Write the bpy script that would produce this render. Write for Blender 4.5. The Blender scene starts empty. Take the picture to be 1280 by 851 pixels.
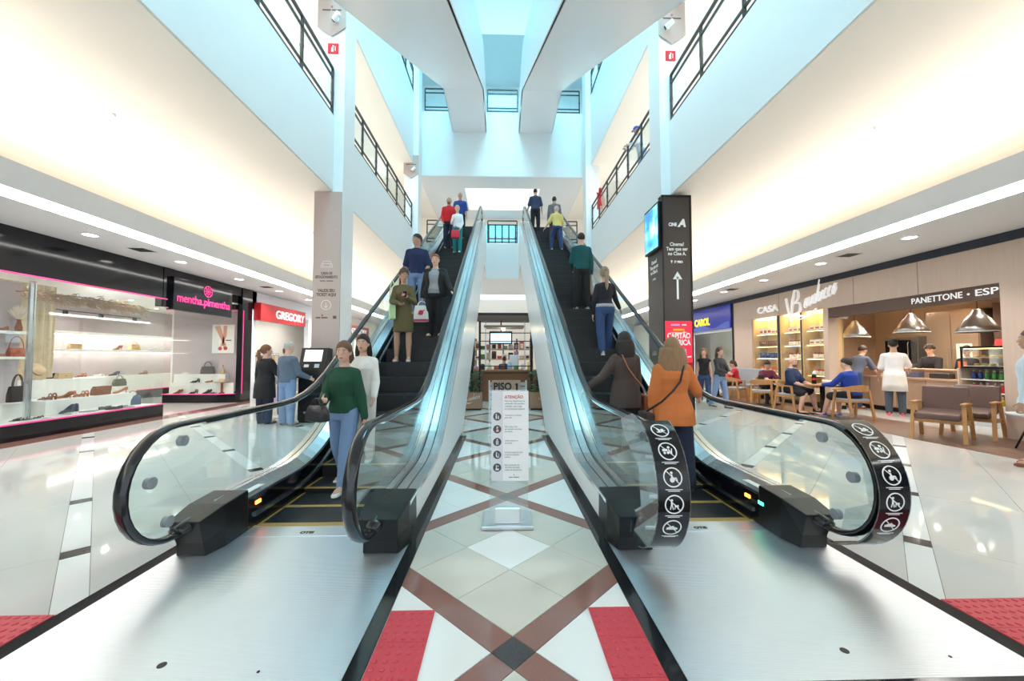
import bpy, math, random
from mathutils import Vector, Matrix
R = math.radians
PI = math.pi
random.seed(7)
sc = bpy.context.scene
C = sc.collection

# ---------------------------------------------------------------- camera, world, exposure
cam_d = bpy.data.cameras.new('camera'); cam_d.sensor_width = 36.0
cam_d.lens = 36.0 * 490 / 1280; cam_d.clip_start = 0.05; cam_d.clip_end = 300
cam = bpy.data.objects.new('camera', cam_d); C.objects.link(cam)
cam.location = (-0.06, 0, 1.4)
cam.rotation_euler = (R(90 + 2.4), 0, R(-1.6))
sc.camera = cam
vs = sc.view_settings
vs.view_transform = 'Standard'; vs.look = 'None'; vs.gamma = 1.0; vs.use_curve_mapping = False
vs.exposure = 1.1
w = bpy.data.worlds.new('daylight'); sc.world = w; w.use_nodes = True
bg = w.node_tree.nodes['Background']; bg.inputs[0].default_value = (0.80, 0.93, 1.0, 1); bg.inputs[1].default_value = 0.8
SKY_PANE = 5.0          # brightness of the daylit opal skylight panes
COVE = 3.6              # cove lamps
LAMP = 60.0             # ceiling downlights (W each)

def area(name, loc, rot, sx, sy, power, col):
    l = bpy.data.lights.new(name, 'AREA'); l.shape = 'RECTANGLE'; l.size = sx; l.size_y = sy; l.energy = power; l.color = col
    o = bpy.data.objects.new(name, l); C.objects.link(o); o.location = loc; o.rotation_euler = rot
    return o

# ---------------------------------------------------------------- helpers
ORG = {}
def setprops(o, label=None, cat=None, group=None, kind=None):
    if label: o['label'] = label
    if cat: o['category'] = cat
    if group: o['group'] = group
    if kind: o['kind'] = kind
    return o
def thing(name, label, cat, loc=(0, 0, 0), rotz=0, group=None, local=False):
    o = bpy.data.objects.new(name, None); C.objects.link(o); o.empty_display_size = 0.1
    o.location = loc; o.rotation_euler = (0, 0, R(rotz)); setprops(o, label, cat, group)
    ORG[o] = Vector((0, 0, 0)) if local else Vector(loc)
    return o
def dup(root, loc, rotz, label=None, group=None):
    r = root.copy(); C.objects.link(r); r.location = loc; r.rotation_euler = (0, 0, R(rotz)); ORG[r] = Vector((0, 0, 0))
    if label: r['label'] = label
    if group: r['group'] = group
    for ch in list(root.children):
        c = ch.copy(); C.objects.link(c); c.parent = r
        for g in list(ch.children):
            d = g.copy(); C.objects.link(d); d.parent = c
    return r

class MB:
    def __init__(s): s.v = []; s.f = []; s.m = []; s.cur = 0
    def add(s, vs, fs):
        b = len(s.v); s.v += [Vector(p) for p in vs]
        for f in fs: s.f.append([i + b for i in f]); s.m.append(s.cur)
        return s
    def mat(s, i): s.cur = i; return s
    def box(s, x0, x1, y0, y1, z0, z1):
        return s.add([(x0,y0,z0),(x1,y0,z0),(x1,y1,z0),(x0,y1,z0),(x0,y0,z1),(x1,y0,z1),(x1,y1,z1),(x0,y1,z1)],
                     [(0,3,2,1),(4,5,6,7),(0,1,5,4),(1,2,6,5),(2,3,7,6),(3,0,4,7)])
    def obox(s, M, x0, x1, y0, y1, z0, z1):
        b = len(s.v); s.box(x0,x1,y0,y1,z0,z1)
        for i in range(b, len(s.v)): s.v[i] = M @ s.v[i]
        return s
    def loft(s, rings, cap=True, closed=False):
        b = len(s.v); n = len(rings[0]); k = len(rings)
        for r in rings: s.v += [Vector(p) for p in r]
        for i in range(k if closed else k - 1):
            a0 = b + i * n; a1 = b + ((i + 1) % k) * n
            for j in range(n):
                s.f.append([a0 + j, a0 + (j + 1) % n, a1 + (j + 1) % n, a1 + j]); s.m.append(s.cur)
        if cap and not closed:
            s.f.append([b + j for j in range(n)][::-1]); s.m.append(s.cur)
            s.f.append([b + (k - 1) * n + j for j in range(n)]); s.m.append(s.cur)
        return s
    def prism(s, poly, axis, a, b):
        f = {'x': lambda p, t: (t, p[0], p[1]), 'y': lambda p, t: (p[0], t, p[1]), 'z': lambda p, t: (p[0], p[1], t)}[axis]
        return s.loft([[f(p, a) for p in poly], [f(p, b) for p in poly]])
    def tube(s, pts, r, n=8, closed=False, ry=None):
        pts = [Vector(p) for p in pts]; k = len(pts); rings = []; up = None
        for i, p in enumerate(pts):
            if closed: t = pts[(i + 1) % k] - pts[i - 1]
            else: t = pts[min(i + 1, k - 1)] - pts[max(i - 1, 0)]
            t.normalize()
            if up is None:
                up = Vector((0, 0, 1)) if abs(t.z) < 0.9 else Vector((0, 1, 0))
            a = t.cross(up)
            if a.length < 1e-5: a = t.orthogonal()
            a.normalize(); up = a.cross(t).normalized()
            rr = r[i] if isinstance(r, (list, tuple)) else r
            r2 = (ry[i] if isinstance(ry, (list, tuple)) else ry) if ry else rr
            rings.append([p + a * (rr * math.cos(2*PI*j/n)) + up * (r2 * math.sin(2*PI*j/n)) for j in range(n)])
        return s.loft(rings, True, closed)
    def cyl(s, p0, p1, r0, r1=None, n=12): return s.tube([p0, p1], [r0, r0 if r1 is None else r1], n)
    def bar(s, p0, p1, w, h=None):
        h = h or w; p0 = Vector(p0); p1 = Vector(p1); t = (p1 - p0).normalized()
        up = Vector((0, 0, 1)) if abs(t.z) < 0.95 else Vector((0, 1, 0))
        a = t.cross(up).normalized() * (w / 2); u = a.cross(t).normalized() * (h / 2)
        return s.loft([[p + a + u, p - a + u, p - a - u, p + a - u] for p in (p0, p1)])
    def ell(s, c, r, n=12, m=8, M=None):
        c = Vector(c); rings = []
        for i in range(m + 1):
            th = PI * i / m; q = max(math.sin(th), 0.02)
            rings.append([Vector((r[0]*q*math.cos(2*PI*j/n), r[1]*q*math.sin(2*PI*j/n), -r[2]*math.cos(th))) for j in range(n)])
        return s.loft([[c + ((M @ p) if M else p) for p in g] for g in rings])
    def lathe(s, prof, c=(0, 0, 0), n=16):
        c = Vector(c)
        return s.loft([[c + Vector((r*math.cos(2*PI*j/n), r*math.sin(2*PI*j/n), z)) for j in range(n)] for r, z in prof])
    def caps(s, p0, p1, r0, r1, n=8):
        p0 = Vector(p0); p1 = Vector(p1); t = (p1 - p0)
        if t.length < 1e-5: return s.ell(p0, (r0, r0, r0), n, 6)
        t.normalize(); P = []; Q = []
        for a in (80, 50, 22): P.append(p0 - t * (r0 * math.sin(R(a)))); Q.append(r0 * math.cos(R(a)))
        for a in (0, 22, 50, 80): P.append(p1 + t * (r1 * math.sin(R(a)))); Q.append(r1 * math.cos(R(a)))
        P.insert(3, p0); Q.insert(3, r0)
        return s.tube(P, Q, n)
    def move(s, M):
        s.v = [M @ p for p in s.v]; return s
    def build(s, name, mats, parent=None, smooth=False, bevel=0, kind=None):
        if not isinstance(mats, (list, tuple)): mats = [mats]
        o_ = ORG.get(parent, Vector((0, 0, 0)))
        me = bpy.data.meshes.new(name)
        me.from_pydata([tuple(p - o_) for p in s.v], [], s.f)
        for m in mats: me.materials.append(m)
        if len(mats) > 1: me.polygons.foreach_set('material_index', s.m)
        if smooth: me.polygons.foreach_set('use_smooth', [True] * len(me.polygons))
        me.update()
        o = bpy.data.objects.new(name, me); C.objects.link(o)
        if parent: o.parent = parent
        ORG[o] = o_
        if bevel:
            b = o.modifiers.new('bevel', 'BEVEL'); b.width = bevel; b.segments = 2; b.limit_method = 'ANGLE'; b.angle_limit = R(40)
        if smooth == 'auto':
            e = o.modifiers.new('edges', 'EDGE_SPLIT'); e.split_angle = R(40)
        if kind: o['kind'] = kind
        return o

def one(name, mb, m, label, cat, group=None, smooth=False, bevel=0):
    """a thing that is a single mesh: origin at the middle of its base"""
    xs = [p.x for p in mb.v]; ys = [p.y for p in mb.v]; zs_ = [p.z for p in mb.v]
    b = Vector(((min(xs)+max(xs))/2, (min(ys)+max(ys))/2, min(zs_)))
    mb.v = [p - b for p in mb.v]
    o = mb.build(name, m, None, smooth, bevel); o.location = b; ORG[o] = b
    return setprops(o, label, cat, group)
def struct(name, mb, m, label=None, smooth=False, parent=None, bevel=0):
    o = mb.build(name, m, parent, smooth, bevel)
    if parent is None: setprops(o, label, None, None, 'structure')
    return o

# ---------------------------------------------------------------- materials
def mk(name, col, rough=0.5, metal=0.0, noise=None, bump=None, emit=None, spec=0.5, wave=None, coat=0, stretch=(1, 1, 1), alpha=None):
    m = bpy.data.materials.new(name); m.use_nodes = True; N = m.node_tree.nodes; L = m.node_tree.links
    b = N['Principled BSDF']
    b.inputs['Base Color'].default_value = (*col, 1); b.inputs['Roughness'].default_value = rough; b.inputs['Metallic'].default_value = metal
    b.inputs['Specular IOR Level'].default_value = spec
    if coat: b.inputs['Coat Weight'].default_value = coat; b.inputs['Coat Roughness'].default_value = 0.05
    if alpha is not None: b.inputs['Alpha'].default_value = alpha
    tc = N.new('ShaderNodeTexCoord'); mp = N.new('ShaderNodeMapping'); mp.inputs['Scale'].default_value = stretch
    L.new(tc.outputs['Object'], mp.inputs['Vector'])
    if noise is None and not emit: noise = (6.0, 0.04)
    if noise:
        nz = N.new('ShaderNodeTexNoise'); nz.inputs['Scale'].default_value = noise[0]; nz.inputs['Detail'].default_value = 4
        L.new(mp.outputs[0], nz.inputs['Vector'])
        mx = N.new('ShaderNodeMix'); mx.data_type = 'RGBA'
        k = noise[1]
        mx.inputs['A'].default_value = (*[max(0, c * (1 - k)) for c in col], 1)
        mx.inputs['B'].default_value = (*([min(1, c * (1 + k)) for c in col] if len(noise) < 3 else noise[2]), 1)
        L.new(nz.outputs['Fac'], mx.inputs['Factor']); L.new(mx.outputs['Result'], b.inputs['Base Color'])
    if bump:
        bn = N.new('ShaderNodeTexNoise'); bn.inputs['Scale'].default_value = bump[0]; bn.inputs['Detail'].default_value = 3
        L.new(mp.outputs[0], bn.inputs['Vector'])
        bp = N.new('ShaderNodeBump'); bp.inputs['Strength'].default_value = bump[1]; bp.inputs['Distance'].default_value = 0.01
        L.new(bn.outputs['Fac'], bp.inputs['Height']); L.new(bp.outputs[0], b.inputs['Normal'])
    if wave:
        wv = N.new('ShaderNodeTexWave'); wv.bands_direction = wave[0]; wv.inputs['Scale'].default_value = wave[1]
        wv.inputs['Distortion'].default_value = wave[3] if len(wave) > 3 else 0
        L.new(tc.outputs['Object'], wv.inputs['Vector'])
        bp = N.new('ShaderNodeBump'); bp.inputs['Strength'].default_value = wave[2]; bp.inputs['Distance'].default_value = 0.002
        L.new(wv.outputs['Fac'], bp.inputs['Height']); L.new(bp.outputs[0], b.inputs['Normal'])
    if emit:
        b.inputs['Emission Color'].default_value = (*emit[0], 1); b.inputs['Emission Strength'].default_value = emit[1]
    return m
def mkglass(name, tint=(0.95, 0.99, 0.99), f0=0.045, k=0.9, gl=(1, 1, 1)):
    m = bpy.data.materials.new(name); m.use_nodes = True; N = m.node_tree.nodes; L = m.node_tree.links
    N.remove(N['Principled BSDF']); out = N['Material Output']
    tr = N.new('ShaderNodeBsdfTransparent'); tr.inputs[0].default_value = (*tint, 1)
    g = N.new('ShaderNodeBsdfGlossy'); g.inputs['Roughness'].default_value = 0.02; g.inputs[0].default_value = (*gl, 1)
    lw = N.new('ShaderNodeLayerWeight'); lw.inputs['Blend'].default_value = 0.5
    p = N.new('ShaderNodeMath'); p.operation = 'POWER'; p.inputs[1].default_value = 5
    q = N.new('ShaderNodeMath'); q.operation = 'MULTIPLY_ADD'; q.inputs[1].default_value = k; q.inputs[2].default_value = f0
    mx = N.new('ShaderNodeMixShader')
    L.new(lw.outputs['Facing'], p.inputs[0]); L.new(p.outputs[0], q.inputs[0]); L.new(q.outputs[0], mx.inputs[0])
    L.new(tr.outputs[0], mx.inputs[1]); L.new(g.outputs[0], mx.inputs[2]); L.new(mx.outputs[0], out.inputs['Surface'])
    return m
_flat = {}
def col(r, g, b, rough=0.6, metal=0):
    """plain painted / printed colour given as sRGB 0-255"""
    k = (r, g, b, rough, metal)
    if k not in _flat:
        lin = [((c/255 + 0.055)/1.055)**2.4 if c > 10 else c/255/12.92 for c in (r, g, b)]
        _flat[k] = mk('paint_%d_%d_%d' % (r, g, b), lin, rough, metal, noise=(14.0, 0.05))
    return _flat[k]
M = {}
M['white'] = mk('white_wall_paint', (0.86, 0.87, 0.88), 0.55, noise=(1.5, 0.015))
M['clad'] = mk('white_enamel_cladding', (0.86, 0.87, 0.89), 0.35, noise=(1.0, 0.02))
M['cream'] = mk('cream_ceiling_paint', (0.94, 0.88, 0.80), 0.7, noise=(0.8, 0.012))
M['lowceil'] = mk('grey_white_ceiling', (0.78, 0.79, 0.80), 0.6, noise=(1.2, 0.015))
M['bulk'] = mk('bluish_bulkhead_paint', (0.68, 0.70, 0.73), 0.5)
M['glass'] = mkglass('clear_glass')
M['glass_b'] = mkglass('balustrade_glass', (0.93, 0.985, 0.98), 0.06, 0.92)
M['acryl'] = mkglass('clear_acrylic', (0.90, 0.93, 0.95), 0.12, 0.8)
M['steel'] = mk('brushed_steel', (0.72, 0.75, 0.77), 0.22, 1.0, noise=(3.0, 0.05))
M['steel_r'] = mk('satin_steel', (0.62, 0.65, 0.68), 0.35, 1.0)
M['plate'] = mk('ribbed_aluminium_plate', (0.80, 0.88, 0.98), 0.36, 0.85, noise=(1.1, 0.06), wave=('Y', 26.0, 0.55))
M['rubber'] = mk('black_handrail_rubber', (0.012, 0.014, 0.018), 0.18, spec=0.6)
M['black'] = mk('black_plastic', (0.006, 0.0065, 0.008), 0.38, spec=0.35)
M['blackgloss'] = mk('black_gloss_panel', (0.005, 0.0055, 0.009), 0.10, spec=0.45)
M['rail'] = mk('black_rail_paint', (0.008, 0.010, 0.013), 0.4)
M['step'] = mk('black_step_tread', (0.010, 0.014, 0.020), 0.45, wave=('X', 16.0, 0.8))
M['riser'] = mk('black_step_riser', (0.006, 0.007, 0.009), 0.45, wave=('X', 16.0, 0.8))
M['yellow'] = mk('yellow_demarcation', (0.46, 0.31, 0.09), 0.5)
M['granite'] = mk('black_granite', (0.014, 0.016, 0.019), 0.12, noise=(90.0, 0.5), spec=0.6)
M['tile_beige'] = mk('beige_polished_tile', (0.66, 0.62, 0.55), 0.05, noise=(5.0, 0.07), spec=0.6)
M['tile_white'] = mk('white_polished_tile', (0.86, 0.86, 0.85), 0.05, noise=(4.0, 0.02), spec=0.6)
M['tile_brown'] = mk('red_brown_granite_tile', (0.28, 0.135, 0.11), 0.08, noise=(120.0, 0.22), spec=0.6)
M['tile_black'] = mk('dark_granite_tile', (0.05, 0.053, 0.058), 0.12, noise=(90.0, 0.4), spec=0.6)
M['tile_cream'] = mk('cream_polished_tile', (0.66, 0.655, 0.63), 0.05, noise=(3.0, 0.03), spec=0.6)
M['grout'] = mk('floor_grout', (0.16, 0.15, 0.14), 0.6)
M['tactile'] = mk('red_tactile_rubber', (0.62, 0.06, 0.085), 0.5, noise=(20.0, 0.08))
M['plank'] = mk('brown_wood_plank', (0.185, 0.098, 0.066), 0.35, noise=(3.0, 0.25), stretch=(14, 1, 14))
M['wood_front'] = mk('pale_wood_laminate', (0.56, 0.44, 0.36), 0.45, noise=(2.2, 0.09), stretch=(12, 12, 0.8))
M['oak'] = mk('honey_oak', (0.50, 0.26, 0.095), 0.38, noise=(4.0, 0.18), stretch=(8, 8, 1))
M['oak_d'] = mk('oak_tabletop', (0.45, 0.25, 0.11), 0.35, noise=(4.0, 0.2), stretch=(2, 14, 2))
M['leather'] = mk('brown_leather', (0.115, 0.062, 0.052), 0.4, bump=(140.0, 0.15))
M['fabric_bg'] = mk('blue_grey_seat_fabric', (0.36, 0.40, 0.47), 0.9, bump=(200.0, 0.2))
M['mauve'] = mk('mauve_plaster_panel', (0.52, 0.45, 0.47), 0.7, noise=(3.0, 0.1))
M['pinkbrown'] = mk('rose_brown_column_panel', (0.50, 0.395, 0.365), 0.45, noise=(2.0, 0.03))
M['darkbrown'] = mk('dark_brown_print', (0.045, 0.033, 0.030), 0.35, noise=(2.0, 0.1))
M['led'] = mk('led_light_strip', (1, 1, 1), 0.5, emit=((1.0, 0.97, 0.92), 7.0))
M['cove'] = mk('warm_cove_lamp', (1, 1, 1), 0.5, emit=((1.0, 0.90, 0.74), COVE))
M['lens'] = mk('downlight_lens', (1, 1, 1), 0.5, emit=((1.0, 0.98, 0.95), 5.0))
M['sky'] = mk('daylit_opal_pane', (0.9, 0.95, 1.0), 0.5, emit=((0.33, 0.84, 1.0), SKY_PANE))
M['pinkled'] = mk('pink_neon', (0.5, 0.03, 0.18), 0.5, emit=((1.0, 0.07, 0.30), 0.36))
M['white_letter'] = mk('white_sign_letter', (0.9, 0.9, 0.9), 0.4, emit=((1, 1, 1), 0.12))
M['orange_led'] = mk('orange_indicator', (1, 0.3, 0.02), 0.4, emit=((1.0, 0.22, 0.02), 6.0))
M['green_led'] = mk('green_indicator', (0.05, 1, 0.4), 0.4, emit=((0.03, 1.0, 0.45), 5.0))
M['warmshelf'] = mk('lit_shelf_back', (0.90, 0.70, 0.38), 0.6, noise=(2.0, 0.05))
M['shelf_led'] = mk('warm_shelf_led', (1, 0.9, 0.6), 0.5, emit=((1.0, 0.72, 0.36), 3.5))
M['shopwhite'] = mk('shop_white_laminate', (0.85, 0.83, 0.79), 0.4)
M['shop_led'] = mk('shop_ceiling_light', (1, 1, 1), 0.5, emit=((1.0, 0.92, 0.80), 5.0))
M['leaf'] = mk('dark_green_leaf', (0.030, 0.105, 0.045), 0.45, noise=(9.0, 0.35))
M['spun'] = mk('spun_aluminium', (0.40, 0.39, 0.38), 0.28, 1.0)

# ---------------------------------------------------------------- text
def text(body, size, m, parent, M4, ext=0.002, name='lettering', width=None, bold=0.0, shear=0.0, align='CENTER', spacing=1.0, line=1.0):
    cu = bpy.data.curves.new(name, 'FONT'); cu.body = body; cu.size = size; cu.extrude = ext; cu.offset = bold; cu.shear = shear
    cu.align_x = align; cu.align_y = 'CENTER'; cu.space_character = spacing; cu.space_line = line; cu.resolution_u = 3
    t = bpy.data.objects.new(name, cu); C.objects.link(t)
    me = bpy.data.meshes.new_from_object(t); bpy.data.objects.remove(t); bpy.data.curves.remove(cu)
    if width and len(me.vertices):
        xs = [v.co.x for v in me.vertices]; k = width / (max(xs) - min(xs))
        me.transform(Matrix.Diagonal((k, 1, 1, 1)))
    o_ = ORG.get(parent, Vector((0, 0, 0)))
    me.transform(Matrix.Translation(-o_) @ M4)
    me.name = name; me.materials.clear(); me.materials.append(m)
    o = bpy.data.objects.new(name, me); C.objects.link(o); o.parent = parent; ORG[o] = o_
    return o
def face(loc, side):
    """frame for print on a wall: 'S' faces the camera, 'E' a left-hand wall (faces +X), 'W' a right-hand wall (faces -X)"""
    rz = {'S': 0, 'E': 90, 'W': -90, 'N': 180}[side]
    return Matrix.Translation(loc) @ Matrix.Rotation(R(rz), 4, 'Z') @ Matrix.Rotation(R(90), 4, 'X')
def flat2(polys, M4, t=0.002):
    """2-D polygons extruded to thin print on a wall frame"""
    mb = MB()
    for p in polys: mb.prism(p, 'z', 0, t)
    return mb.move(M4)
def disc(x, y, r, n=20): return [(x + r*math.cos(2*PI*i/n), y + r*math.sin(2*PI*i/n)) for i in range(n)]
def ringmb(mb, x, y, r0, r1, t, n=24):
    a = [(x + r0*math.cos(2*PI*i/n), y + r0*math.sin(2*PI*i/n)) for i in range(n)]
    b = [(x + r1*math.cos(2*PI*i/n), y + r1*math.sin(2*PI*i/n)) for i in range(n)]
    for i in range(n):
        j = (i + 1) % n
        mb.prism([a[i], a[j], b[j], b[i]], 'z', 0, t)
    return mb
def seg(p, q, wd):
    dx, dy = q[0]-p[0], q[1]-p[1]; l = math.hypot(dx, dy) or 1; nx, ny = -dy/l*wd/2, dx/l*wd/2
    return [(p[0]+nx, p[1]+ny), (p[0]-nx, p[1]-ny), (q[0]-nx, q[1]-ny), (q[0]+nx, q[1]+ny)]
# ================================================================ STRUCTURE
Z2, Z3, ZR = 7.0, 13.1, 18.4          # upper floor levels and roof ceiling
S2, S3 = 5.22, 9.95                   # undersides of the two gallery slabs
XF, ZL, YB, YE = 3.95, 3.55, 24.0, -9.0
# ---- ground floor: grout bed + individual stone tiles
fl = struct('floor', MB().box(-14, 14, YE, 30, -0.3, -0.004), M['grout'])
def clip(poly, x0, x1, y0, y1):
    for ax, v, s in ((0, x0, 1), (0, x1, -1), (1, y0, 1), (1, y1, -1)):
        out = []
        for i in range(len(poly)):
            a, b = poly[i], poly[(i + 1) % len(poly)]
            da, db = (a[ax] - v) * s, (b[ax] - v) * s
            if da >= 0: out.append(a)
            if da * db < 0:
                t = da / (da - db); out.append((a[0] + t*(b[0]-a[0]), a[1] + t*(b[1]-a[1])))
        poly = out
        if len(poly) < 3: return None
    A = sum(poly[i][0]*poly[(i+1) % len(poly)][1] - poly[(i+1) % len(poly)][0]*poly[i][1] for i in range(len(poly))) / 2
    return poly if abs(A) > 0.0008 else None
PER, BW, Y0T = 1.464, 0.15, 1.92
TI = (PER - BW) / 3
pieces = []
def uv(u, v): return ((u - v) / math.sqrt(2), Y0T + (u + v) / math.sqrt(2))
def rect(u0, u1, v0, v1, m, reg):
    g = 0.0018
    p = clip([uv(u0+g, v0+g), uv(u1-g, v0+g), uv(u1-g, v1-g), uv(u0+g, v1-g)], *reg)
    if p:
        cx = sum(q[0] for q in p)/len(p); cy = sum(q[1] for q in p)/len(p)
        pieces.append((math.hypot(cx, cy), p, m))
def cells(reg, style):
    for i in range(-9, 16):
        for j in range(-9, 16):
            u, v = i * PER, j * PER
            c = uv(u, v)
            if not (reg[0]-2 < c[0] < reg[1]+2 and reg[2]-2 < c[1] < reg[3]+2): continue
            h = BW / 2
            if style == 'c':
                rect(u-h, u+h, v-h, v+h, 'tile_black', reg)
                rect(u+h, u+PER-h, v-h, v+h, 'tile_brown', reg); rect(u-h, u+h, v+h, v+PER-h, 'tile_brown', reg)
                for a in range(3):
                    for b in range(3):
                        even = (i - j) % 2 == 0
                        mm = ('tile_white' if (a, b) == (1, 1) else 'tile_beige') if even else ('tile_beige' if (a, b) == (1, 1) else 'tile_white')
                        rect(u+h+a*TI, u+h+(a+1)*TI, v+h+b*TI, v+h+(b+1)*TI, mm, reg)
            else:
                T2 = (PER - BW) / 2
                if style == 'l':    # strips of constant u (x + y)
                    rect(u-h, u+h, v-h, v+h, 'tile_black', reg); rect(u-h, u+h, v+h, v+PER-h, 'tile_white', reg)
                    for a in range(2):
                        rect(u+h+a*T2, u+h+(a+1)*T2, v, v+PER, 'tile_cream', reg)
                else:
                    rect(u-h, u+h, v-h, v+h, 'tile_black', reg); rect(u+h, u+PER-h, v-h, v+h, 'tile_white', reg)
                    for a in range(2):
                        rect(u, u+PER, v+h+a*T2, v+h+(a+1)*T2, 'tile_cream', reg)
cells((-0.665, 0.665, 1.0, 7.03), 'c'); cells((-2.5, 2.5, 7.03, 11.6), 'c')
cells((-7.66, -2.47, 2.26, 15.5), 'l'); cells((2.47, 7.0, 2.26, 15.5), 'r')
pieces.sort(key=lambda t: t[0])
rest = {}
for k, (d, p, m) in enumerate(pieces):
    if k < 296:
        MB().prism(p, 'z', -0.012, 0).build('floor_tile', M[m], fl)
    else:
        rest.setdefault(m, []).append(p)
mb = MB(); keys = list(rest)
for i, m in enumerate(keys):
    mb.mat(i)
    for p in rest[m]: mb.prism(p, 'z', -0.012, 0)
mb.build('distant_floor_tiles', [M[k] for k in keys], fl, kind='stuff')
MB().box(-2.5, 2.5, 11.6, 26, -0.012, 0).box(-7.66, -2.47, 15.5, 26, -0.012, 0).box(2.47, 7.0, 15.5, 26, -0.012, 0).build('far_floor_surface', M['tile_cream'], fl)
MB().box(-14, -2.47, YE, 1.70, -0.012, 0).box(2.47, 14, YE, 1.70, -0.012, 0).box(-2.47, 2.47, YE, 0.9, -0.012, 0).build('near_floor_surface', M['tile_cream'], fl)
# black granite border strips round the escalator plates
for s in (-1, 1):
    MB().box(min(s*0.668, s*0.748), max(s*0.668, s*0.748), 1.0, 7.04, -0.012, 0.004).build('granite_border', M['granite'], fl)
    MB().box(min(s*2.372, s*2.468), max(s*2.372, s*2.468), 1.0, 7.04, -0.012, 0.004).build('granite_border', M['granite'], fl)
    MB().box(min(s*0.75, s*2.37), max(s*0.75, s*2.37), 1.62, 1.715, -0.012, 0.004).build('granite_border', M['granite'], fl)
# red tactile paving with raised domes
def tactile(x0, y0, s=0.243):
    mb = MB().box(x0+0.002, x0+s-0.002, y0+0.002, y0+s-0.002, -0.01, 0.006)
    o = mb.build('tactile_tile', M['tactile'], fl)
    dm = MB()
    for a in range(5):
        for b in range(5):
            x, y = x0 + s*(a+0.5)/5, y0 + s*(b+0.5)/5
            dm.lathe([(0.0135, 0.006), (0.012, 0.009), (0.008, 0.0108), (0.001, 0.0112)], (x, y, 0), 8)
    dm.build('raised_dome', M['tactile'], o, True, kind='stuff')
for r in range(3):
    y = 2.236 - 0.243 * (r + 1)
    tactile(-0.668 + 0.005, y); tactile(0.425, y)
for r in range(2):
    for k in range(3):
        tactile(-2.475 - 0.243*(k+1), 2.253 - 0.243*(r+1)); tactile(2.475 + 0.243*k, 2.253 - 0.243*(r+1))
# shop thresholds
MB().box(-8.1, -7.66, 3.5, 26, -0.012, 0.002).build('threshold_band', M['tile_brown'], fl)
MB().box(-14, -8.1, 3.5, 26, -0.012, 0.0).box(8.65, 14, 3.5, 26, -0.012, 0.0).build('shop_floor_surface', M['tile_cream'], fl)
for i in range(9):
    x0 = 7.0 + i * 0.1833
    y = 3.6 + (i % 3) * 0.45 - 0.9
    while y < 14.5:
        y1 = y + 1.45
        if y1 > 3.4:
            MB().box(x0+0.002, x0+0.1813, y+0.002, y1-0.002, -0.012, 0.003).build('plank', M['plank'], fl)
        y = y1

ORDN = ['first', 'second', 'third', 'fourth', 'fifth', 'sixth', 'seventh', 'eighth', 'ninth', 'tenth', 'eleventh', 'twelfth']
def recessed(spots, z, power, colr, where, group):
    """small recessed ceiling lamps, each with its own beam"""
    for k, (x, y) in enumerate(spots):
        t = thing('recessed_light', '%s small recessed light in the %s' % (ORDN[k], where), 'light', (x, y, z), 0, group)
        MB().lathe([(0.075, z), (0.075, z - 0.01), (0.06, z - 0.012), (0.06, z)], (x, y, 0), 14).build('ring', M['white'], t); MB().lathe([(0.058, z - 0.005), (0.058, z - 0.009), (0.001, z - 0.009)], (x, y, 0), 14).build('lens', M['lens'], t)
        l = bpy.data.lights.new('recessed_beam', 'SPOT'); l.energy = power; l.spot_size = R(150); l.spot_blend = 0.7; l.shadow_soft_size = 0.06; l.color = colr
        lo = bpy.data.objects.new('recessed_beam', l); C.objects.link(lo); lo.parent = t; lo.location = (0, 0, -0.03)
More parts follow.
